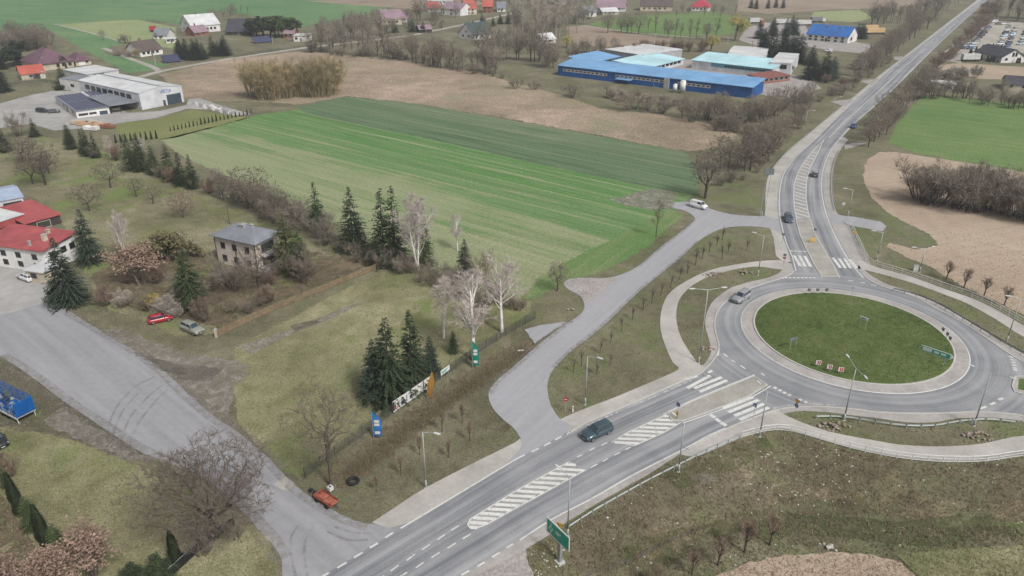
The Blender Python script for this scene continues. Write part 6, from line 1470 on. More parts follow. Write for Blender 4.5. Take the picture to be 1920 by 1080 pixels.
# big green board at the bottom
pb = P(1049, 1054); zt_ = [None]
zc = height_to(pb, 1003) - pb.z
a, b_ = G(1025.5, 982, pb.z + zc), G(1067.5, 1022, pb.z + zc)
dd_ = (b_ - a); a0 = Vector((a.x, a.y, 0))
hgt = 1.55*K
o, L_ = board('large green direction board with a white roundabout diagram at the bottom', Vector((a.x, a.y, 0)), Vector((b_.x, b_.y, 0)), zc, hgt, S_GREEN, S_WHITE, posts=(), zb=pb.z)
lp = o.matrix_basis.inverted() @ pb
mb = MB(); mb.loft([[(lp.x+sx*w, .2+sy*w, z) for sx, sy in ((-1,-1),(1,-1),(1,1),(-1,1))] for w, z in ((.22,-.3),(.17,zc+.5))]); mb.obj('post', STEEL, o)
mb = MB(); mb.box(lp.x-.45, lp.x+.45, -.25, .65, -.4, .16); mb.obj('plinth', M_KERB, o)
zz0 = zc - hgt/2
mb = MB()
for k in range(20):
    t0, t1 = 2*math.pi*k/20, 2*math.pi*(k+1)/20; cx_, cz_ = L_*.2, zc-.05
    mb.add([(cx_+.32*math.cos(t0), -.058, cz_+.32*math.sin(t0)), (cx_+.32*math.cos(t1), -.058, cz_+.32*math.sin(t1)), (cx_+.2*math.cos(t1), -.058, cz_+.2*math.sin(t1)), (cx_+.2*math.cos(t0), -.058, cz_+.2*math.sin(t0))], [(0,1,2,3)])
mb.add([(L_*.2-.06,-.058,zc+.25),(L_*.2+.06,-.058,zc+.25),(L_*.2+.06,-.058,zc+.55),(L_*.2-.06,-.058,zc+.55)], [(0,1,2,3)]); mb.add([(L_*.2-.16,-.058,zc+.53),(L_*.2+.16,-.058,zc+.53),(L_*.2,-.058,zc+.72)], [(0,1,2)])
mb.add([(L_*.2-.06,-.058,zz0+.12),(L_*.2+.06,-.058,zz0+.12),(L_*.2+.06,-.058,zc-.33),(L_*.2-.06,-.058,zc-.33)], [(0,1,2,3)])
mb.obj('route_diagram', S_WHITE, o)
for z_, w_ in ((zc+.2, .9), (zc-.05, .6)): mb = MB(); mb.box(L_*.42, L_*.42+w_, -.07, -.056, z_-.07, z_+.07); mb.obj('lettering', S_WHITE, o)
sign(1048, 1012, 'yellow warning triangle behind the large green board', 60, 2.6, [S_tri(2.2, .5, S_YEL, S_YEL)])
# boards on the central island
a, b_ = on_isle(1726, 670), on_isle(1764, 690); zb_ = min(a.z, b_.z)
zc = height_to(a, 651) - zb_
board('long green and white arrow board on the right of the central island', Vector((a.x-.4, a.y, 0)), Vector((b_.x+.9, b_.y-.2, 0)), zc, .95, S_GREEN, S_WHITE, zb=zb_, lines=((.06,.38,.2,.8,S_WHITE),(.45,.62,.3,.7,S_WHITE),(.68,.86,.35,.7,S_WHITE)), tip=True)
a, b_ = on_isle(1477, 656), on_isle(1492, 650); zb_ = a.z
board('grey-backed board on the left of the central island', Vector((b_.x, b_.y, 0)), Vector((a.x, a.y, 0)), height_to(a, 638)-zb_, .5, S_GREEN, S_BACK, zb=zb_)
a, b_ = on_isle(1608, 614), on_isle(1623, 620); zb_ = a.z
board('white arrow board in the middle of the central island', Vector((a.x, a.y, 0)), Vector((b_.x, b_.y, 0)), height_to(a, 594)-zb_, .5, S_WHITE, S_WHITE, zb=zb_, lines=((.2,.7,.3,.7,S_GREEN),))
a, b_ = P(1419, 408), P(1438, 408)
board('grey-backed direction sign left of the north road', Vector((b_.x, b_.y, 0)), Vector((a.x, a.y, 0)), height_to(a, 322), 1.5, S_BLUE, S_BACK, posts=(.3, .7))
# ================================================================== flags, banners and fences by the ditch
F_BLUE = mat('flag_blue', C(56,126,192), C(46,108,172), 1, .7)
F_ORANGE = mat('flag_orange', C(226,170,84), C(206,150,70), 1, .7)
F_GREEN = mat('flag_green', C(30,140,122), C(24,122,106), 1, .7)
F_LIGHT = mat('flag_light_blue', C(150,206,226), C(128,188,214), 1, .7)
def flag(px, py, top, label, m, w=.8, lean=0.0, az=0, marks=True, mm=None, bot=.5):
    p = P(px, py); H_ = height_to(p, top) - p.z; o = thing('beach_flag', label, 'flag', p, R(az))
    pts = [Vector((lean*(k/8)**2*H_ , 0, H_*k/8)) for k in range(9)]
    mb = MB()
    for q0, q1 in zip(pts, pts[1:]): mb.tube(q0, q1, .03, .025, 6, cap=False)
    mb.obj('pole', POLE, o); mb = MB(); rings_ = []
    for k in range(11):
        t = k/10; z = H_*(1-t*(1-bot/H_)); x0 = lean*((z/H_)**2)*H_; ww = w*min(1, .25 + 2.2*t) * (1 - .12*t); rings_.append([(x0+.03, .02*math.sin(5*t), z), (x0+.03+ww*.5, .10*math.sin(6*t+1), z-.05), (x0+.03+ww, .06*math.sin(7*t), z-.12)])
    mb.loft(rings_, close=False, cap=False); c = mb.obj('cloth', m, o, True)
    if marks:
        for k, (z, h_) in enumerate(((.62, .09), (.5, .09), (.2, .10))):
            mb = MB(); mb.box(.2*w, .75*w, -.13, -.115, H_*z, H_*(z+h_)); mb.obj('print', mm or S_WHITE, c)
flag(701, 823, 772, 'blue beach flag with white print beside the mesh fence', F_BLUE, 1.3)
flag(886, 690, 640, 'green beach flag under the tall birch', F_GREEN, 1.1)
flag(801, 747, 694, 'orange leaning beach flag at the end of the white banner', F_ORANGE, 1.0, lean=.22, az=-30, mm=F_ORANGE)
for i, x in enumerate((86, 91, 97)): flag(x, 176, 133 + i, ['left', 'middle', 'right'][i] + ' pale blue company flag on a tall pole before the office', F_LIGHT, 1.1, marks=False, bot=9)
# printed banner
a, b_ = P(738, 776), P(809, 726); a.z = b_.z = 0; L_ = (b_-a).length; hb = 2.1
o = thing('fence_banner', 'long white printed banner hung along the mesh fence', 'banner', (a.x, a.y, 0), math.atan2((b_-a).y, (b_-a).x))
mb = MB(); mb.box(0, L_, -.02, .02, .25, hb); cl = mb.obj('cloth', S_WHITE, o)
for x0, x1, z0, z1, m_ in ((.0,.035,.1,.95,S_BLACK),(.04,.075,.15,.6,S_RED),(.04,.075,.6,.9,mat('print_grey', C(160,160,170), C(140,140,150), 2, .6)),(.12,.16,.2,.8,mat('print_beige', C(196,180,164), C(176,160,146), 2, .6)),(.2,.3,.15,.5,mat('print_slate', C(84,96,116), C(70,82,100), 2, .6)),(.33,.36,.2,.8,MATS['print_grey']),(.42,.48,.2,.55,MATS['print_slate']),(.55,.6,.3,.8,MATS['print_beige']),(.78,.8,.0,1.0,S_BLACK)):
    mb = MB(); mb.box(L_*x0, L_*x1, -.035, -.021, .25+(hb-.25)*z0, .25+(hb-.25)*z1); mb.obj('print', m_, cl)
for k in range(7): mb = MB(); x = L_*k/6; mb.tube((x, .06, -.3), (x, .06, hb+.1), .035, .035, 6); mb.obj('post', STEEL_D, o)
a, b_ = P(827, 712), P(843, 700); o, _ = board('small white and green sign on the fence right of the orange flag', Vector((a.x, a.y, 0)), Vector((b_.x, b_.y, 0)), 1.15, .85, S_WHITE, S_WHITE, posts=(.1, .9), lines=((.1,.6,.3,.5,S_GREEN),(.1,.85,.6,.75,S_GREEN)), name='fence_sign')
# mesh fence: bays share one wire panel
WIRE = mat('fence_wire', C(98,102,94), C(80,84,78), 2, .6)
def wire_bay(L_, H_):
    mb = MB()
    for i in range(int(L_/.14)+1): mb.box(i*.14-.012, i*.14+.012, -.006, .006, .06, H_)
    for z in np.linspace(.06, H_, 8): mb.box(0, L_, -.006, .006, z-.012, z+.012)
    return mb.mesh('mesh_panel', WIRE)
mb = MB(); mb.box(-.035, .035, -.035, .035, -.7, 1.75); FPOST = mb.mesh('post', STEEL_D)
def mesh_fence(line, label, H_=1.6, bay=2.6):
    pts = lay(line, 3); L_ = plen(pts); n = max(2, int(L_/bay)); q = resample(pts, n+1); o = thing('mesh_fence', label, 'fence', q[0])
    me = wire_bay(L_/n, H_)
    for i in range(n+1):
        link('post', FPOST, o, q[i]-q[0])
        if i < n: d = q[i+1]-q[i]; link('mesh_panel', me, o, q[i]-q[0], math.atan2(d.y, d.x))
mesh_fence([(572,896),(640,846),(700,802),(760,758),(830,708),(900,660),(960,622),(1003,598)], 'grey wire mesh fence between the meadow parcel and the ditch')
mesh_fence([(20,160),(60,152),(100,156),(140,168)], 'low dark mesh fence before the orange-roofed garage', 1.3)
mesh_fence([(440,108),(500,98),(560,90)], 'wire fence along the village lane', 1.3)
# black screened fence at the bottom
pts = lay([(318,1085),(345,1060),(375,1032),(400,1012),(440,985)], 3); q = resample(pts, 9); o = thing('screen_fence', 'black screened fence under the big foreground tree', 'fence', q[0])
for i in range(9):
    link('post', FPOST, o, q[i]-q[0])
    if i < 8:
        d = q[i+1]-q[i]; mb = MB(); mb.box(.04, d.length-.04, -.01, .01, .05, 1.3); pn = mb.obj('screen_panel', BLACKP, o, loc=q[i]-q[0], rz=math.atan2(d.y, d.x)); mb = MB(); mb.box(.0, d.length, -.02, .02, 1.301, 1.36); mb.obj('top_rail', STEEL, pn)
# wooden fence
WOODF = mat('fence_wood', C(158,140,112), C(126,110,88), 1.5, .9, rnd=.1)
pts = lay([(408,632),(470,602),(540,572),(600,548),(660,524),(735,494)], 3); n = 26; q = resample(pts, n+1); o = thing('wooden_fence', 'brown wooden plank fence along the upper edge of the meadow parcel', 'fence', q[0])
bl = plen(pts)/n; mb = MB()
for i in range(int(bl/.13)): mb.box(.04+i*.13, .04+i*.13+.10, -.03, -.01, .06, 1.35 + .06*math.sin(i*2.1))
for z in (.35, 1.05): mb.box(0, bl, -.009, .03, z, z+.09)
PK = mb.mesh('plank_panel', WOODF); mb = MB(); mb.box(-.06, .06, .031, .13, -.2, 1.45); WP = mb.mesh('post', WOODF)
for i in range(n+1):
    d = q[min(i+1, n)]-q[max(i-1, 0)]; link('post', WP, o, q[i]-q[0], math.atan2(d.y, d.x))
    if i < n: d = q[i+1]-q[i]; link('plank_panel', PK, o, q[i]-q[0], math.atan2(d.y, d.x))
p = P(406, 632); o = thing('gate_pillar', 'pale pillar at the lower end of the wooden fence', 'pillar', p); mb = MB(); mb.box(-.2,.2,-.2,.2,-.1,1.5); mb.obj('shaft', W_CREAM, o); mb = MB(); mb.loft([[(-.26,-.26,1.5),(.26,-.26,1.5),(.26,.26,1.5),(-.26,.26,1.5)],[(-.03,-.03,1.7),(.03,-.03,1.7),(.03,.03,1.7),(-.03,.03,1.7)]]); mb.obj('cap', W_GREY, o)
# ================================================================== railings and guard rails
RAILW = mat('railing_white', C(232,232,230), C(214,214,212), 2, .5)
GRAIL = mat('guard_rail_zinc', C(188,194,192), C(164,170,168), 1, .45, .5, metal=.3)
def tube_line(name, q, z, r, m, o):
    mb = MB()
    for a, b_ in zip(q, q[1:]): mb.tube((a.x-q[0].x, a.y-q[0].y, z+a.z), (b_.x-q[0].x, b_.y-q[0].y, z+b_.z), r, r, 6, cap=False)
    return mb.obj(name, m, o)
mb = MB(); mb.tube((0,0,-.25), (0,0,1.1), .055, .055, 8); RP = mb.mesh('post', RAILW)
def railing(line, label, bay=1.9):
    pts = lay(line, 4); n = int(plen(pts)/bay); q = resample(pts, n+1); o = thing('railing', label, 'railing', q[0])
    tube_line('top_rail', q, 1.1, .055, RAILW, o); tube_line('middle_rail', q, .62, .04, RAILW, o); tube_line('bottom_rail', q, .2, .035, RAILW, o)
    for p_ in q: link('post', RP, o, p_-q[0])
railing([(1390,822),(1417,814),(1447,808),(1480,809),(1517,819),(1567,834),(1600,843),(1665,857),(1730,865),(1792,868),(1852,866),(1920,856),(2020,848),(2150,870),(2600,992)], 'white railing along the curved footway at the bottom right')
railing([(1586,418),(1594,424),(1611,458),(1622,482),(1629,493),(1645,500),(1707,518),(1767,539),(1833,562),(1883,587),(1920,608),(2020,658),(2150,698),(2400,748)], 'white railing along the far footway beside the sandy field')
def wbeam(q, o, m):
    prof = [(.0,.45),(.07,.50),(.07,.56),(.0,.60),(.07,.64),(.07,.70),(.0,.75)]
    mb = MB(); rings_ = []
    for i, p_ in enumerate(q):
        d = q[min(i+1, len(q)-1)]-q[max(i-1, 0)]; nr = Vector((-d.y, d.x, 0)).normalized(); rings_.append([(p_.x-q[0].x+nr.x*a, p_.y-q[0].y+nr.y*a, p_.z+z) for a, z in prof])
    mb.loft(rings_, close=False, cap=False); mb.loft([[(x, y, z-.002) for x, y, z in reversed(r_)] for r_ in rings_], close=False, cap=False); return mb.obj('beam', m, o)
mb = MB(); mb.box(-.05, .05, -.07, -.005, -.5, .78); GP = mb.mesh('post', GRAIL)
def guard(line, label, bay=2.0):
    pts = lay(line, 4); n = max(3, int(plen(pts)/bay)); q = resample(pts, n+1); o = thing('guard_rail', label, 'guard rail', q[0]); wbeam(resample(pts, 3*n), o, GRAIL)
    for i, p_ in enumerate(q):
        d = q[min(i+1, n)]-q[max(i-1, 0)]; link('post', GP, o, p_-q[0], math.atan2(d.y, d.x))
guard([(1066,994),(1110,965),(1150,942),(1200,914),(1240,893),(1290,868),(1340,843),(1385,824)], 'steel guard rail along the right side of the main road')
guard([(1530,786),(1570,786),(1610,790),(1650,797),(1700,803),(1750,803),(1800,795),(1850,791),(1905,796)], 'steel guard rail below the near edge of the roundabout')
guard([(1674,546),(1715,556),(1760,575),(1800,598),(1840,622),(1880,645),(1920,668),(1980,700)], 'steel guard rail along the far right edge of the roundabout')
guard([(1576,282),(1567,300),(1561,325),(1560,355),(1563,380),(1567,394)], 'short steel guard rail right of the north road bend')
guard([(1440,332),(1455,310),(1480,283),(1520,250),(1560,216)], 'long thin guard rail left of the north road', 3.0)
# ================================================================== poles, boxes and heaps
WOODP = mat('pole_wood', C(120,104,88), C(98,84,72), 2, .9)
def pole(px, py, top, label, cross=True, m=WOODP, az=0.0):
    p = P(px, py); H_ = height_to(p, top); o = thing('utility_pole', label, 'utility pole', p, R(az))
    mb = MB(); mb.tube((0,0,-.2), (0,0,H_), .15, .10, 8); mb.obj('shaft', m, o)
    if cross:
        mb = MB(); mb.box(-.9, .9, -.06, .06, H_-.5, H_-.38); mb.obj('crossarm', m, o)
        for x in (-.8, 0, .8): mb = MB(); mb.tube((x, 0, H_-.379), (x, 0, H_-.15), .05, .03, 6); mb.obj('insulator', W_WHITE, o)
pole(431, 420, 366, 'wooden utility pole behind the hip-roofed house')
pole(1408, 104, 76, 'wooden pole with a long crossarm behind the factory')
pole(1226, 100, 62, 'utility pole behind the cyan cross wing', True, W_GREY)
pole(1362, 100, 70, 'utility pole beside the yellow willow', True, W_GREY)
pole(292, 122, 100, 'grey pole beside the farm cottage', False, W_GREY)
pole(512, 84, 66, 'pale pole beside the solar array by the pines', False, W_GREY)
p = P(1716, 508); o = thing('cabinet', 'white utility cabinet at the white railing', 'cabinet', p, R(-18)); mb = MB(); mb.box(-.4,.4,-.25,.25,-.1,1.2); mb.obj('case', S_WHITE, o); mb = MB(); mb.box(-.44,.44,-.29,.29,1.2,1.27); mb.obj('lid', W_GREY, o); mb = MB(); mb.box(-.02,.36,-.262,-.251,.1,1.1); mb.obj('door', W_LGREY, o)
def heap(px, py, n, rad, label, m, seed, name='stone_heap', zoff=0):
    r_ = random.Random(seed); p = P(px, py); o = thing(name, label, 'stones', p)
    for k in range(n):
        a, q_ = r_.uniform(0, 6.28), r_.random()**.6; s = r_.uniform(.14, .32); x, y = math.cos(a)*q_*rad*1.6, math.sin(a)*q_*rad*.8
        bm = bmesh.new(); bmesh.ops.create_icosphere(bm, subdivisions=1, radius=s)
        for v in bm.verts: v.co *= r_.uniform(.75, 1.2); v.co.z *= .7
        me = bpy.data.meshes.new('stone'); bm.to_mesh(me); bm.free(); me.materials.append(m); link('stone', me, o, (x, y, s*.3 + (1-q_)*.3))
STONE = mat('fieldstone', C(176,160,148), C(140,126,116), 3, .95, rnd=.15)
heap(1340, 516, 26, 1.6, 'heap of pinkish stones beside the curved footway', STONE, 1); heap(1562, 800, 30, 1.5, 'stone heap below the near guard rail', STONE, 2); heap(1832, 818, 30, 1.4, 'stone heap on the verge at the lower right of the roundabout', STONE, 3); heap(1395, 512, 16, 1.2, 'small stones beside the street lamp at the northern crossing', STONE, 4); heap(1325, 655, 14, .8, 'small stones at the foot of the double-armed lamp', STONE, 5)
heap(1558, 1026, 7, .9, 'pale boulders at the edge of the sandy soil at the bottom', mat('pale_boulder', C(206,202,194), C(178,174,166), 3, .9), 6); heap(1072, 582, 8, .6, 'small stones at the corner by the gravel patch', STONE, 8); heap(975, 660, 6, .5, 'white stones on the ditch edge by the driveway stub', MATS['pale_boulder'], 9)
# ================================================================== trees and shrubs where they stand
def one(kind, x, y, top, label, w=1.0, var=None): return plant(kind, x, y, top, label, None, w, var)
# foreground
one('oak', 405, 1008, 834, 'big bare spreading tree leaning over the access road in the foreground', 1.12, 0)
one('fork', 622, 912, 716, 'tall bare forked tree beside the end of the mesh fence', .95)
one('spruce', 733, 748, 592, 'tall ragged spruce standing behind the white banner', 1.05, 2)
one('spruce', 775, 722, 580, 'tallest pointed spruce of the clump behind the orange flag', 1.0, 0)
one('wide', 706, 744, 636, 'broad low spruce at the lower left of the clump by the blue flag', 1.0)
one('wide', 808, 698, 630, 'dark round evergreen on the right of the spruce clump', .9)
one('birch', 832, 634, 508, 'slender white birch just above the dark spruce clump', 1.25, 0)
one('birch', 889, 676, 500, 'tall white birch behind the green flag', 1.35, 1)
one('birch', 941, 622, 474, 'white birch on the right of the three by the fence', 1.3, 2)
one('birchclump', 782, 506, 354, 'large many-stemmed birch at the edge of the striped field', .95)
one('birch', 858, 470, 398, 'white birch standing alone against the pale crop field', 1.1, 1)
one('wide', 872, 522, 448, 'dark evergreen in the hedge under a pale birch', .9, 0)
one('shrub', 905, 525, 462, 'bare shrub beside the dark evergreen at the field edge', 1.0)
one('thin', 597, 432, 340, 'thin open spruce at the field edge above the hip-roofed house', 1.1)
one('spruce', 664, 468, 350, 'full dark spruce at the field edge left of the paired spruces', 1.05)
one('thin', 722, 494, 352, 'front spruce of the pair beside the many-stemmed birch', 1.15)
one('thin', 742, 490, 346, 'rear spruce of the pair half hidden by the many-stemmed birch', 1.0)
one('fir', 800, 500, 415, 'small green pine just right of the many-stemmed birch', .8)
one('yellowfir', 543, 506, 398, 'yellowish spruce at the right corner of the hip-roofed house', 1.35)
one('fir', 566, 512, 430, 'dark shaggy pine just right of the yellowish spruce by the house', 1.1)
one('shrubgrey', 440, 545, 470, 'bare shrub before the left corner of the hip-roofed house', .9)
one('wide', 172, 492, 392, 'dark spruce right of the red-roofed house', .95)
one('wide', 132, 568, 446, 'bluish spruce in front of the red-roofed house annex', 1.05)
one('fir', 362, 576, 468, 'bushy green pine left of the hip-roofed house', 1.15)
one('low', 486, 545, 462, 'leaning dark garden tree in front of the hip-roofed house', .9)
one('shrub', 570, 530, 455, 'bare tree in front of the right corner of the hip-roofed house', 1.0)
one('birchclump', 236, 486, 388, 'white-stemmed birch above the brown-leaved shrub in the garden', .6)
one('brownleaf', 268, 535, 446, 'shrub with dry brown leaves in the garden', 1.25)
one('oliveshrub', 316, 488, 430, 'round olive shrub on the green lawn', 1.3)
one('yellowbush', 288, 576, 548, 'yellow flowering shrub above the parked red car', 1.1)
one('greenbush', 106, 562, 538, 'small clipped evergreen at the corner of the paved yard', 1.0)
one('low', 86, 347, 262, 'largest old orchard tree on the left with a double crown', .95, 0)
one('low', 62, 345, 292, 'smaller orchard tree against the left orchard pair', .9, 1)
one('low', 208, 352, 300, 'spreading orchard tree in the middle of the upper garden', 1.0, 2)
one('low', 168, 396, 342, 'upright orchard tree just above the dark spruce by the red house', .9, 3)
one('lowred', 344, 408, 355, 'reddish orchard tree on the green lawn', 1.0)
one('low', 256, 369, 333, 'small orchard tree near the middle of the green lawn', .9, 1)
one('low', 288, 383, 346, 'little orchard tree left of the reddish one', .8, 2)
row(['low', 'shrubgrey', 'round'], [(440,372),(500,400),(560,430)], 9, (45,75), {'orchard_tree': 'bare orchard tree in the thicket behind the hip-roofed house', 'bare_shrub': 'bare grey shrub in the thicket behind the hip-roofed house', 'bare_tree': 'bare tree in the thicket behind the hip-roofed house'}, 'thicket behind the hip-roofed house', 14)
row(['shrubgrey', 'shrub'], [(585,438),(640,472),(700,498),(800,520),(880,540),(950,560)], 16, (22,48), 'bare shrub in the hedge between the parcel and the striped field', 'hedge along the striped field', 10)
row(['fir', 'fir', 'spruce'], [(232,318),(295,326),(345,346),(383,356)], 6, (50,72), {'pine_tree': 'green pine in the row along the near field edge on the left', 'spruce_tree': 'spruce in the row along the near field edge on the left'}, 'row along the near field edge', 3)
row(['spruce', 'fir'], [(118,268),(150,282),(190,300)], 5, (38,55), {'spruce_tree': 'spruce in the dark clump below the solar-roofed office', 'pine_tree': 'dark pine in the clump below the solar-roofed office'}, 'dark clump below the office', 5)
row(['reddish', 'shrub'], [(180,290),(260,320),(330,345),(400,370)], 8, (22,36), 'reddish bare shrub under the row of pines', 'shrubs under the pines', 8)
one('birch', 208, 296, 250, 'left white birch among the row of pines', .9)
one('birch', 274, 316, 254, 'right white birch among the row of pines', .9)
one('spruce', 12, 284, 240, 'small spruce alone at the left edge of the photo', 1.2)
one('spruce', 66, 256, 220, 'small spruce beside the office car park', 1.2)
one('shrub', 35, 255, 200, 'tall bare shrub beside the office car park', .8)
one('wide', 5, 172, 118, 'large dark spruce at the left edge by the orange-roofed garage', 1.3)
row(['shrub', 'reddish', 'shrubgrey', 'paleshrub'], [(200,565),(300,590),(380,600),(440,590),(520,565)], 12, (25,50), 'bare shrub in the overgrown garden behind the parked cars', 'shrubs behind the parked cars', 14)
row(['shrubgrey', 'reddish'], [(220,520),(330,545),(430,540),(600,520)], 8, (28,50), 'bare shrub in the overgrown garden around the hip-roofed house', 'shrubs around the hip-roofed house', 16)
row(['shrub'], [(780,520),(850,560),(930,575),(1000,580)], 12, (22,40), 'bare brown shrub between the birches', 'shrubs between the birches', 12)
one('round', 1045, 545, 486, 'bare tree at the gravel patch beside the service road', 1.0)
one('slim', 1230, 444, 366, 'slender bare tree between field and service road', .9)
one('fir', 850, 662, 618, 'small dark evergreen under the birches by the fence', .9)
# bottom left
for i, (x, y, t) in enumerate([(12,912,868),(28,940,885),(45,965,905),(62,990,930),(80,1012,950),(98,1032,970),(112,1045,985)]):
    plant('thuja' if i % 3 else 'fir', x + trng.uniform(-5, 5), y, t + trng.uniform(-8, 10), 'dark evergreen in the short hedge row at the lower left', 'evergreen hedge at the lower left', trng.uniform(.8, 1.1))
one('brownleaf', 172, 1085, 990, 'large shrub with rust-brown leaves at the bottom left', 1.3, 0)
one('brownleaf', 60, 1112, 1030, 'lower rust-brown shrub in the bottom left corner', 1.5, 1)
one('brownleaf', 118, 1100, 1018, 'rust-brown shrub between the two others at the bottom left', 1.2, 0)
one('thuja', 332, 1056, 996, 'dark thuja behind the black screen fence', 1.0)
one('greenbush', 294, 1084, 1046, 'round clipped evergreen at the bottom edge', 1.0)
one('greenbush', 254, 1092, 1058, 'smaller clipped evergreen at the bottom edge', .9)
one('shrubgrey', 380, 1040, 985, 'bare shrub under the big foreground tree', 1.0)
one('reddish', 10, 900, 850, 'bare shrub at the left edge above the thuja hedge', 1.0)
one('shrubgrey', 445, 1010, 975, 'grey undergrowth at the foot of the big foreground tree', .9)
# saplings on the verges
for x, y in ((1257,540),(1274,524),(1289,512),(1304,497),(1317,484),(1330,472),(1344,460),(1354,450),(1239,554),(1222,569),(1206,580),(1186,598),(1166,622),(1145,643),(1125,662),(1075,698),(1090,686)):
    plant('sapling', x, y, y - trng.uniform(26, 36), 'thin bare sapling in the long row beside the service road', 'saplings beside the service road', 1.1)
for x, y in ((1365,474),(1354,486),(1145,684),(1119,702),(1400,470)):
    plant('sapling', x, y, y - trng.uniform(26, 34), 'thin bare sapling scattered on the verge inside the footway', 'saplings scattered on the verge', 1.0)
for x, y in ((706,921),(752,889),(841,858),(881,827),(867,794),(829,809),(787,853)):
    plant('redsapling', x, y, y - trng.uniform(34, 46), 'young reddish sapling on the strip between ditch and footway', 'saplings between ditch and footway', .9)
for i, (x, y, t) in enumerate(((1774,524,485),(1807,540,500),(1845,554,516),(1883,572,535))):
    one('redsapling', x, y, t, ['first', 'second', 'third', 'fourth'][i] + ' small round-headed tree from the left beside the white railing', 1.5, i)
for i, (x, y, t) in enumerate(((1231,1098,1056),(1297,1078,1032),(1346,1060,1000),(1396,1036,970),(1443,1022,957))):
    one('redsapling', x, y, t, ['first', 'second', 'third', 'fourth', 'fifth'][i] + ' purplish young tree from the left along the ditch at the bottom right', 1.3, i)
# willows and shrubs in the fields
row(['thicket'], [(478,182),(520,186),(560,182),(600,180),(640,178)], 12, (66,84), 'tall olive willow shrub in the thicket on the fallow field', 'willow thicket on the fallow field', 6, (.9,1.2))
row(['shrub', 'shrub', 'shrubgrey'], [(1712,368),(1750,384),(1800,392),(1850,398),(1905,408),(1990,425)], 20, (62,92), 'bare brown shrub in the thicket on the sandy field', 'thicket on the sandy field', 12, (1.0,1.3))
row(['shrub', 'shrubgrey'], [(1720,352),(1770,350),(1830,356),(1900,372)], 9, (40,62), 'bare shrub at the back of the thicket on the sandy field', 'back of the thicket on the sandy field', 12, (1.0,1.3))
# belt behind the fallow field
row(['slim', 'round', 'slim', 'roundgrey'], [(580,96),(660,104),(740,110),(830,126),(940,140)], 34, (38,64), 'bare tree in the belt behind the fallow field', 'tree belt behind the fallow field', 6)
row(['shrub', 'shrubgrey'], [(575,97),(640,103),(700,108),(760,112),(830,128),(900,138),(945,146)], 34, (12,26), 'dark bare shrub along the foot of the tree belt', 'shrubs at the foot of the tree belt', 5)
row(['round', 'roundgrey'], [(590,78),(640,74),(680,72),(720,70)], 9, (42,60), 'big round bare tree behind the left end of the belt', 'round trees behind the belt', 8)
row(['round', 'slim', 'roundgrey'], [(900,105),(960,112),(1010,118),(1040,128)], 14, (50,72), 'bare tree right of the green-roofed house', 'trees right of the green-roofed house', 8)
row(['slimgrey'], [(950,92),(990,88),(1040,76),(1085,60)], 14, (80,110), 'tall pale poplar in the grove right of the green-roofed house', 'pale poplar grove', 8, (.9,1.2))
row(['round', 'shrub'], [(1010,130),(1060,110),(1110,100),(1160,96)], 12, (22,36), {'bare_tree': 'bare tree behind the blue factory', 'bare_shrub': 'bare shrub behind the blue factory'}, 'growth behind the factory', 8)
row(['round', 'slim'], [(1140,60),(1200,64),(1260,70),(1310,74),(1350,76)], 16, (32,46), 'bare tree in the row before the far green field', 'tree row before the far green field', 5)
row(['reddish'], [(1160,100),(1220,98),(1280,98),(1320,100)], 9, (18,30), 'reddish brush behind the pale roofed factory wing', 'reddish brush behind the factory', 6)
one('willow', 1332, 96, 58, 'yellow willow nearest the factory roof', 1.2)
one('willow', 1378, 76, 20, 'taller yellow willow farther behind the factory', 1.1)
one('willow', 1062, 90, 60, 'yellow-green willow left of the factory', 1.2)
one('round', 788, 40, -14, 'bare tree standing alone by the village lane', .9)
row(['round', 'shrub'], [(700,66),(760,56),(830,50)], 7, (20,34), {'bare_tree': 'bare tree along the village lane', 'bare_shrub': 'bare shrub along the village lane'}, 'growth along the village lane', 8)
row(['round', 'slim', 'roundgrey'], [(840,30),(900,18),(960,14),(1020,12),(1090,14)], 16, (24,40), 'bare tree among the village houses', 'trees among the village houses', 12)
row(['spruce'], [(735,60),(765,58),(808,62)], 3, (22,28), 'dark spruce beside the village lane', 'spruces beside the village lane', 3, (1.2,1.5))
# shrubs in front of the factory
for i, (x, y, t, w) in enumerate(((968,166,140,1.4),(1000,168,148,1.3),(1075,182,152,1.7),(1185,206,168,1.6),(1215,208,170,1.5),(1240,212,176,1.3))):
    plant('shrubgrey' if i % 2 else 'shrub', x, y, t, 'rounded bare shrub standing before the blue factory wall', 'shrubs before the factory', w)
row(['paleshrub', 'shrub'], [(1120,180),(1180,188),(1260,200),(1300,206)], 9, (16,28), 'pale bare shrub close to the blue factory wall', 'pale shrubs at the factory wall', 8)
row(['round', 'roundgrey', 'shrub'], [(1280,222),(1340,226),(1400,232),(1460,214),(1510,186)], 26, (38,66), {'bare_tree': 'bare tree in the belt between factory and north road', 'bare_shrub': 'bare shrub in the belt between factory and north road'}, 'belt between factory and north road', 12)
row(['shrub', 'shrubgrey'], [(1330,240),(1390,252),(1440,256),(1480,236),(1520,205)], 18, (24,40), 'bare shrub on the edge of the belt beside the north road', 'shrubs on the edge of the road belt', 10)
one('round', 1322, 372, 272, 'big bare tree beside the parked white van', 1.15, 0)
row(['round', 'roundgrey'], [(1352,318),(1392,322),(1422,312),(1440,300),(1452,286)], 10, (62,92), 'bare tree in the row left of the north road bend', 'trees left of the north road bend', 8)
row(['shrub'], [(1340,345),(1380,340),(1420,320),(1470,262),(1500,240)], 12, (18,34), 'low bare shrub on the slope left of the north road', 'shrubs on the slope left of the north road', 8)
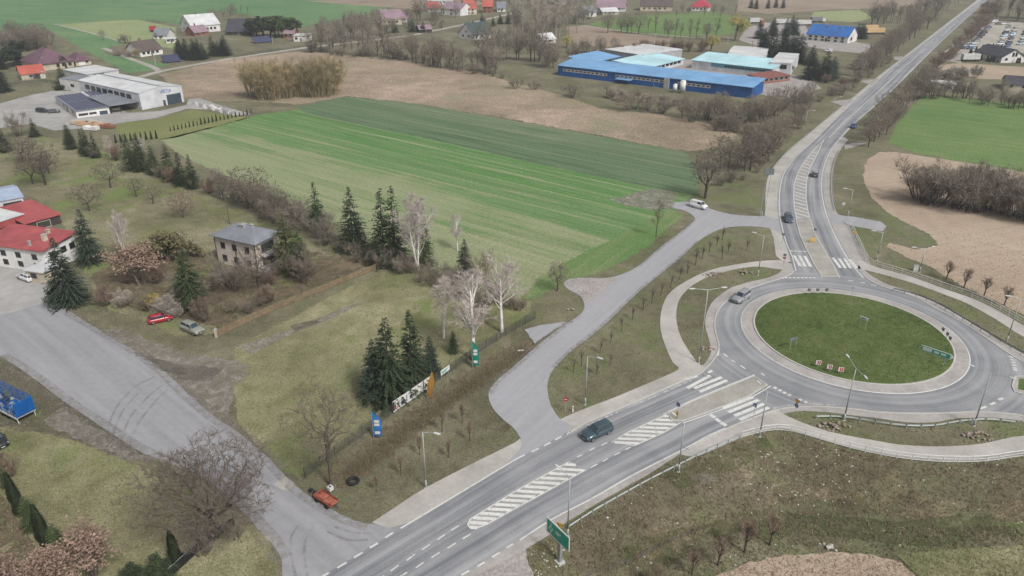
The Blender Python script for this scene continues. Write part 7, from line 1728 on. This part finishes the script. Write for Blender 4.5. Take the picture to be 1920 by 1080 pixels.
row(['round', 'roundgrey', 'shrub'], [(1626,282),(1648,258),(1672,230),(1694,206),(1718,182),(1745,152)], 15, (40,72), {'bare_tree': 'bare tree in the row right of the north road', 'bare_shrub': 'bare shrub in the row right of the north road'}, 'row right of the north road', 8)
row(['reddish', 'shrub'], [(1742,142),(1770,116),(1800,90),(1830,58),(1862,25)], 22, (18,30), 'reddish shrub in the strip right of the far north road', 'reddish strip along the far north road', 8, (1.1,1.5))
row(['round', 'roundgrey'], [(1600,150),(1640,122),(1670,100),(1700,76),(1740,48)], 26, (32,58), 'bare tree in the belt left of the far north road', 'belt left of the far north road', 9)
row(['shrub', 'shrubgrey'], [(1540,190),(1590,165),(1630,140),(1660,116)], 14, (16,28), 'low bare shrub left of the far north road', 'shrubs left of the far north road', 8)
row(['round', 'slim', 'slimgrey'], [(1630,45),(1680,40),(1720,36),(1760,22),(1790,5)], 30, (32,56), 'bare tree in the wood at the top right', 'wood at the top right', 12)
row(['slim', 'round', 'darkpine'], [(1860,30),(1900,36),(1960,42),(2030,48)], 20, (34,56), {'bare_tree': 'bare tree of the dark wood behind the car lot', 'pine_tree': 'pine of the dark wood behind the car lot'}, 'dark wood behind the car lot', 10)
row(['round', 'roundgrey', 'shrub'], [(1700,178),(1760,184),(1820,190),(1880,198),(1940,206)], 22, (26,50), {'bare_tree': 'bare tree in the hedge behind the wheat field', 'bare_shrub': 'bare shrub in the hedge behind the wheat field'}, 'hedge behind the wheat field', 8)
row(['paleshrub'], [(1730,150),(1780,146),(1830,150)], 7, (22,32), 'pale shrub on the sandy strip behind the hedge', 'pale shrubs on the sandy strip', 8)
row(['thuja'], [(1812,112),(1850,115),(1890,117),(1940,121)], 16, (9,13), 'thuja in the hedge before the white gabled house', 'thuja hedge before the white gabled house', 2, (1.4,1.6))
row(['thuja'], [(1812,108),(1835,96),(1880,97)], 9, (10,14), 'thuja in the back hedge of the white gabled house', 'thuja back hedge of the white gabled house', 2, (1.4,1.6))
# conifers round the factory and the truck yard
for x, y, t, w in ((1520,148,98,1.6),(1545,150,95,1.5),(1560,146,105,1.4)):
    plant('wide', x, y, t, 'broad dark conifer at the right end of the factory', 'conifers at the end of the factory', w)
row(['wide'], [(1420,100),(1450,104),(1480,108),(1505,116),(1520,124)], 9, (38,56), 'dark spruce between the factory and the truck yard', 'spruces between factory and truck yard', 6, (1.2,1.5))
row(['wide'], [(1420,74),(1440,66),(1490,64),(1500,62)], 6, (26,36), 'dark spruce at the edge of the truck yard', 'spruces at the truck yard', 6, (1.2,1.5))
row(['wide'], [(1604,72),(1612,72),(1622,72)], 3, (24,28), 'dark spruce at the gable of the blue-roofed house', 'spruces at the blue-roofed house', 1, (1.3,1.6))
row(['wide', 'darkpine'], [(1405,16),(1440,14),(1470,18)], 5, (18,26), {'spruce_tree': 'far dark spruce at the top edge', 'pine_tree': 'far dark pine at the top edge'}, 'far conifers at the top edge', 6)
row(['shrub', 'reddish'], [(1440,120),(1560,160),(1600,150)], 8, (12,22), 'small bare shrub near the end of the factory', 'shrubs near the end of the factory', 10)
# farmsteads at the top left
row(['wide', 'spruce'], [(335,104),(365,112),(395,106),(430,104)], 12, (26,40), 'dark conifer in the garden of the left farmstead', 'conifers of the left farmstead', 5, (1.3,1.6))
row(['darkpine', 'pine'], [(468,66),(500,68),(535,70),(548,66)], 10, (30,44), 'pine in the clump right of the dark barn', 'pines right of the dark barn', 6, (1.2,1.5))
row(['round', 'slim'], [(400,30),(440,28),(470,30)], 7, (14,24), 'far bare tree behind the long white barn', 'trees behind the long white barn', 8)
row(['shrub', 'round'], [(190,72),(240,80),(300,78)], 7, (12,22), {'bare_shrub': 'bare shrub on the pale grass strip', 'bare_tree': 'bare tree on the pale grass strip'}, 'growth on the pale grass strip', 10)
row(['paleshrub', 'thicket'], [(212,100),(235,106),(255,110)], 6, (14,20), {'bare_shrub': 'pale shrub by the left farm cottage', 'willow_shrub': 'olive shrub by the left farm cottage'}, 'growth by the left farm cottage', 6)
row(['round', 'roundgrey', 'shrub'], [(-20,105),(20,98),(55,92),(90,88)], 16, (34,54), {'bare_tree': 'bare tree of the wood at the upper left edge', 'bare_shrub': 'bare shrub of the wood at the upper left edge'}, 'wood at the upper left edge', 10)
row(['darkpine', 'wide'], [(-10,130),(25,120),(55,112)], 7, (28,40), {'pine_tree': 'dark pine behind the orange-roofed garage', 'spruce_tree': 'dark spruce behind the orange-roofed garage'}, 'conifers behind the garage', 8, (1.2,1.5))
one('spruce', 118, 156, 122, 'spruce between the garage and the company office', 1.6)
one('greenbush', 115, 168, 158, 'low clipped hedge island before the company office', 2.6)
for i in range(9):
    x = 218 + i*9.5; plant('column', x, 268 - i*1.0, 253 - i*1.0, 'young thuja in the near row of the company lawn', 'near thuja row of the company lawn', 1.3)
for i in range(22):
    x = 320 + i*7.2; y = 246 - i*1.55; plant('column', x, y, y - trng.uniform(8, 13), 'young thuja in the long row at the edge of the company lawn', 'long thuja row of the company lawn', 1.3)

# more growth in the far background
row(['round', 'roundgrey', 'slim'], [(600,60),(680,52),(760,38),(840,34)], 16, (22,36), 'bare tree behind the lane west of the village', 'trees behind the lane west of the village', 10)
row(['round', 'roundgrey', 'shrub'], [(960,70),(1010,60),(1060,50),(1110,40)], 16, (22,36), {'bare_tree': 'bare tree in the gardens east of the village', 'bare_shrub': 'bare shrub in the gardens east of the village'}, 'gardens east of the village', 12)
row(['round', 'roundgrey'], [(860,6),(940,2),(1020,0),(1100,4),(1180,8)], 20, (16,28), 'far bare tree along the top of the village', 'trees along the top of the village', 12)
row(['round', 'slim'], [(1250,30),(1300,28),(1350,30),(1390,34)], 9, (14,24), 'bare tree around the red hip-roofed house', 'trees around the red hip-roofed house', 10)
row(['spruce', 'wide'], [(890,40),(930,50),(960,40)], 5, (16,26), 'dark spruce among the gardens right of the green-roofed house', 'spruces right of the green-roofed house', 8, (1.2,1.5))
row(['round', 'roundgrey', 'shrub'], [(100,96),(60,80),(10,70)], 12, (26,40), {'bare_tree': 'bare tree behind the purple-roofed house', 'bare_shrub': 'bare shrub behind the purple-roofed house'}, 'growth behind the purple-roofed house', 12)
row(['shrubgrey', 'shrub'], [(650,470),(720,500),(780,512)], 7, (24,40), 'grey shrub at the foot of the spruces by the striped field', 'shrubs at the foot of the field spruces', 12)
row(['round', 'shrubgrey', 'roundgrey'], [(395,362),(440,378),(500,404),(545,420),(600,446)], 10, (46,72), {'bare_tree': 'bare tree in the field hedge above the hip-roofed house', 'bare_shrub': 'bare shrub in the field hedge above the hip-roofed house'}, 'field hedge above the hip-roofed house', 8)
row(['low', 'shrubgrey'], [(20,310),(60,300),(120,330)], 4, (30,50), {'orchard_tree': 'bare orchard tree at the far left of the garden', 'bare_shrub': 'bare shrub at the far left of the garden'}, 'far left garden', 14)
# where a few alike plants or cars stand in a row one can count, say which
def picture_x(o):
    p = o.location; return p.x / (p.y * CP + (CAMH - p.z) * SP)
ORD = ['leftmost', 'second', 'third', 'fourth', 'fifth', 'sixth', 'seventh', 'eighth', 'ninth', 'tenth']
by = {}
for o in SC.objects:
    if o.parent is None and o.get('label') and o.get('group'): by.setdefault(o['label'], []).append(o)
for lb, L in by.items():
    if 2 <= len(L) <= 10 and len(lb.split()) <= 12:
        L.sort(key=picture_x)
        for i, o in enumerate(L): o['label'] = lb + (', ' + ORD[i] + (' of its row' if i == 0 else ' from the left') if i < len(L)-1 else ', rightmost of its row')
# ================================================================== grass tufts, weeds and loose stones (nobody could count them)
nr = np.random.default_rng(4)
def scatter(npx, x0, x1, y0, y1):
    u = nr.uniform(x0, x1, npx); v = nr.uniform(y0, y1, npx)
    k = (540 - v) / FPX; xx = (u - 960) / FPX
    t = CAMH / (SP - k * CP)
    return xx * t, (CP + k * SP) * t
PAVED = []
for o in list(SC.objects):
    if o.type == 'MESH' and o.get('kind') == 'structure' and o.name.split('.')[0] in ('roundabout_road','main_road','north_road','paved_shoulder','gravel_shoulder','footway','side_road','service_road','driveway_stub','gravel_patch','access_road','yard_paving','gravel_lot','dusty_verge','truck_apron'):
        PAVED.append(o)
from mathutils.bvhtree import BVHTree
bmv, bmf = [], []
for o in PAVED:
    k = len(bmv); bmv += [(v.co.x, v.co.y, 0) for v in o.data.vertices]; bmf += [tuple(i + k for i in p.vertices) for p in o.data.polygons]
bvh = BVHTree.FromPolygons(bmv, bmf)
def free(X, Y):
    keep = np.ones(len(X), bool)
    for i in range(len(X)):
        if bvh.ray_cast(Vector((X[i], Y[i], 5)), Vector((0, 0, -1)))[0] is not None: keep[i] = False
    return keep
def tufts(name, X, Y, hmin, hmax, w, m, blades=3, lift=0.0):
    Z = terrain(X, Y) + lift; n = len(X); tot = n * blades
    bx = np.repeat(X, blades) + nr.normal(0, .09, tot); by = np.repeat(Y, blades) + nr.normal(0, .09, tot); bz = np.repeat(Z, blades) - .03
    a = nr.uniform(0, 6.283, tot); h = nr.uniform(hmin, hmax, tot); ww = w * nr.uniform(.6, 1.3, tot); ln = nr.uniform(.1, .7, tot); a2 = nr.uniform(0, 6.283, tot)
    V = np.empty((tot, 3, 3)); V[:, 0] = np.stack([bx - np.cos(a)*ww, by - np.sin(a)*ww, bz], 1); V[:, 1] = np.stack([bx + np.cos(a)*ww, by + np.sin(a)*ww, bz], 1)
    V[:, 2] = np.stack([bx + np.cos(a2)*h*ln, by + np.sin(a2)*h*ln, bz + h], 1)
    me = bpy.data.meshes.new(name); me.vertices.add(tot*3); me.vertices.foreach_set('co', V.reshape(-1)); me.loops.add(tot*3); me.loops.foreach_set('vertex_index', np.arange(tot*3, dtype=np.int32)); me.polygons.add(tot); me.polygons.foreach_set('loop_start', np.arange(0, tot*3, 3, dtype=np.int32)); me.polygons.foreach_set('loop_total', np.full(tot, 3, dtype=np.int32)); me.update(); me.validate()
    me.materials.append(m); o = link(name, me); o['kind'] = 'stuff'; return o
def tuft_mat(name, cols, sc=1.2):
    m, nt, n, l, b = new_mat(name); geo = n.new('ShaderNodeNewGeometry')
    v = math_(n, l, 'ADD', math_(n, l, 'MULTIPLY', noise(n, l, geo.outputs['Position'], .12, 2), .5), math_(n, l, 'MULTIPLY', geo.outputs['Random Per Island'], .5))
    l.new(ramp(n, l, v, [(.2 + .6*i/(len(cols)-1), c) for i, c in enumerate(cols)]), b.inputs['Base Color']); b.inputs['Roughness'].default_value = .9; b.inputs['Specular IOR Level'].default_value = .1
    return m
T_MIX = tuft_mat('tuft_mixed', [C(104,112,68), C(132,130,90), C(160,150,114), C(190,178,144)])
T_BANK = tuft_mat('tuft_bank', [C(106,98,76), C(132,120,96), C(154,140,114), C(186,172,146)])
T_ISLE = tuft_mat('tuft_island', [C(86,102,52), C(108,124,68), C(126,130,84), C(144,136,100)])
X, Y = scatter(42000, -20, 1940, 430, 1090); k = free(X, Y); X, Y = X[k], Y[k]
inb = inpoly(X, Y, BANK_POLY); r_ = np.hypot(X-RC.x, Y-RC.y); inr = r_ < RG + .5
tufts('meadow_grass', X[~inb & ~inr], Y[~inb & ~inr], .1, .32, .04, T_MIX)
X2, Y2 = scatter(16000, 950, 1960, 800, 1090); k = free(X2, Y2) & inpoly(X2, Y2, BANK_POLY); tufts('bank_weeds', X2[k], Y2[k], .12, .5, .04, T_BANK)
X3, Y3 = scatter(16000, 1405, 1800, 545, 725); q = np.hypot(X3-RC.x, Y3-RC.y) < RG*.985; X3, Y3 = X3[q], Y3[q]
o = tufts('island_grass', X3, Y3, .08, .24, .04, T_ISLE)
co = np.empty(len(o.data.vertices)*3); o.data.vertices.foreach_get('co', co); co = co.reshape(-1, 3); rr2 = np.hypot(np.repeat(X3, 9)-RC.x, np.repeat(Y3, 9)-RC.y); co[:, 2] += np.interp(rr2, rr[::-1], zz[::-1]); o.data.vertices.foreach_set('co', co.reshape(-1)); o.data.update()
# weeds in the ditch
pts = resample([Vector((x, y, 0)) for x, y in DITCH], 60); X4 = np.concatenate([nr.normal(p.x, 1.0, 70) for p in pts]); Y4 = np.concatenate([nr.normal(p.y, 1.0, 70) for p in pts])
k = free(X4, Y4); tufts('ditch_weeds', X4[k], Y4[k], .15, .55, .03, tuft_mat('tuft_ditch', [C(112,100,82), C(136,122,102), C(124,122,88), C(164,150,128)]))
# dry stalks on the fallow field and weeds at the field edges
X5, Y5 = scatter(9000, 330, 1390, 100, 285); fp = [(p.x, p.y) for p in [G(*q) for q in ((300,140),(420,112),(560,96),(760,112),(945,150),(1130,205),(1330,232),(1385,250),(1290,284),(960,224),(650,180),(470,190))]]
k = inpoly(X5, Y5, fp) & (nr.uniform(0, 1, len(X5)) < .5); tufts('dry_stalks', X5[k], Y5[k], .1, .3, .04, tuft_mat('tuft_straw', [C(150,132,104), C(176,152,126), C(196,172,146), C(206,188,162)]), 4)
# stones on the bank
S_ = MB(); st_r = random.Random(8)
Xs, Ys = scatter(300, 960, 1940, 830, 1040); Xc, Yc = scatter(160, 1420, 1600, 840, 925); Xd, Yd = scatter(60, 990, 1060, 1010, 1080); Xs, Ys = np.r_[Xs, Xc, Xd], np.r_[Ys, Yc, Yd]; ks = inpoly(Xs, Ys, BANK_POLY); Xs, Ys = Xs[ks], Ys[ks]
cl = G(1600, 900); Zs = terrain(Xs, Ys)
for x, y, z in zip(Xs, Ys, Zs):
    if st_r.random() < .45: continue
    s = st_r.uniform(.06, .2); S_.add([(x+s*a*st_r.uniform(.7, 1.2), y+s*b2*st_r.uniform(.7, 1.2), z+s*c*.8) for a, b2, c in ((1,0,0),(-1,0,0),(0,1,0),(0,-1,0),(0,0,1),(0,0,-.6))], [(0,2,4),(2,1,4),(1,3,4),(3,0,4),(2,0,5),(1,2,5),(3,1,5),(0,3,5)])
o = S_.obj('scattered_stones', mat('pale_stone', C(214,208,194), C(184,178,164), 5, .9)); o['kind'] = 'stuff'
# ================================================================== the air
mb = MB(); mb.box(-2200, 2200, -80, 4000, -4, 70)
hz, nt, n, l, b = new_mat('haze_air'); n.remove(b); pv = n.new('ShaderNodeVolumePrincipled')
pv.inputs['Color'].default_value = (.86, .90, .95, 1); pv.inputs['Density'].default_value = .00022; pv.inputs['Anisotropy'].default_value = .2
l.new(pv.outputs[0], n['Material Output'].inputs['Volume'])
o = mb.obj('haze', hz); o['kind'] = 'stuff'
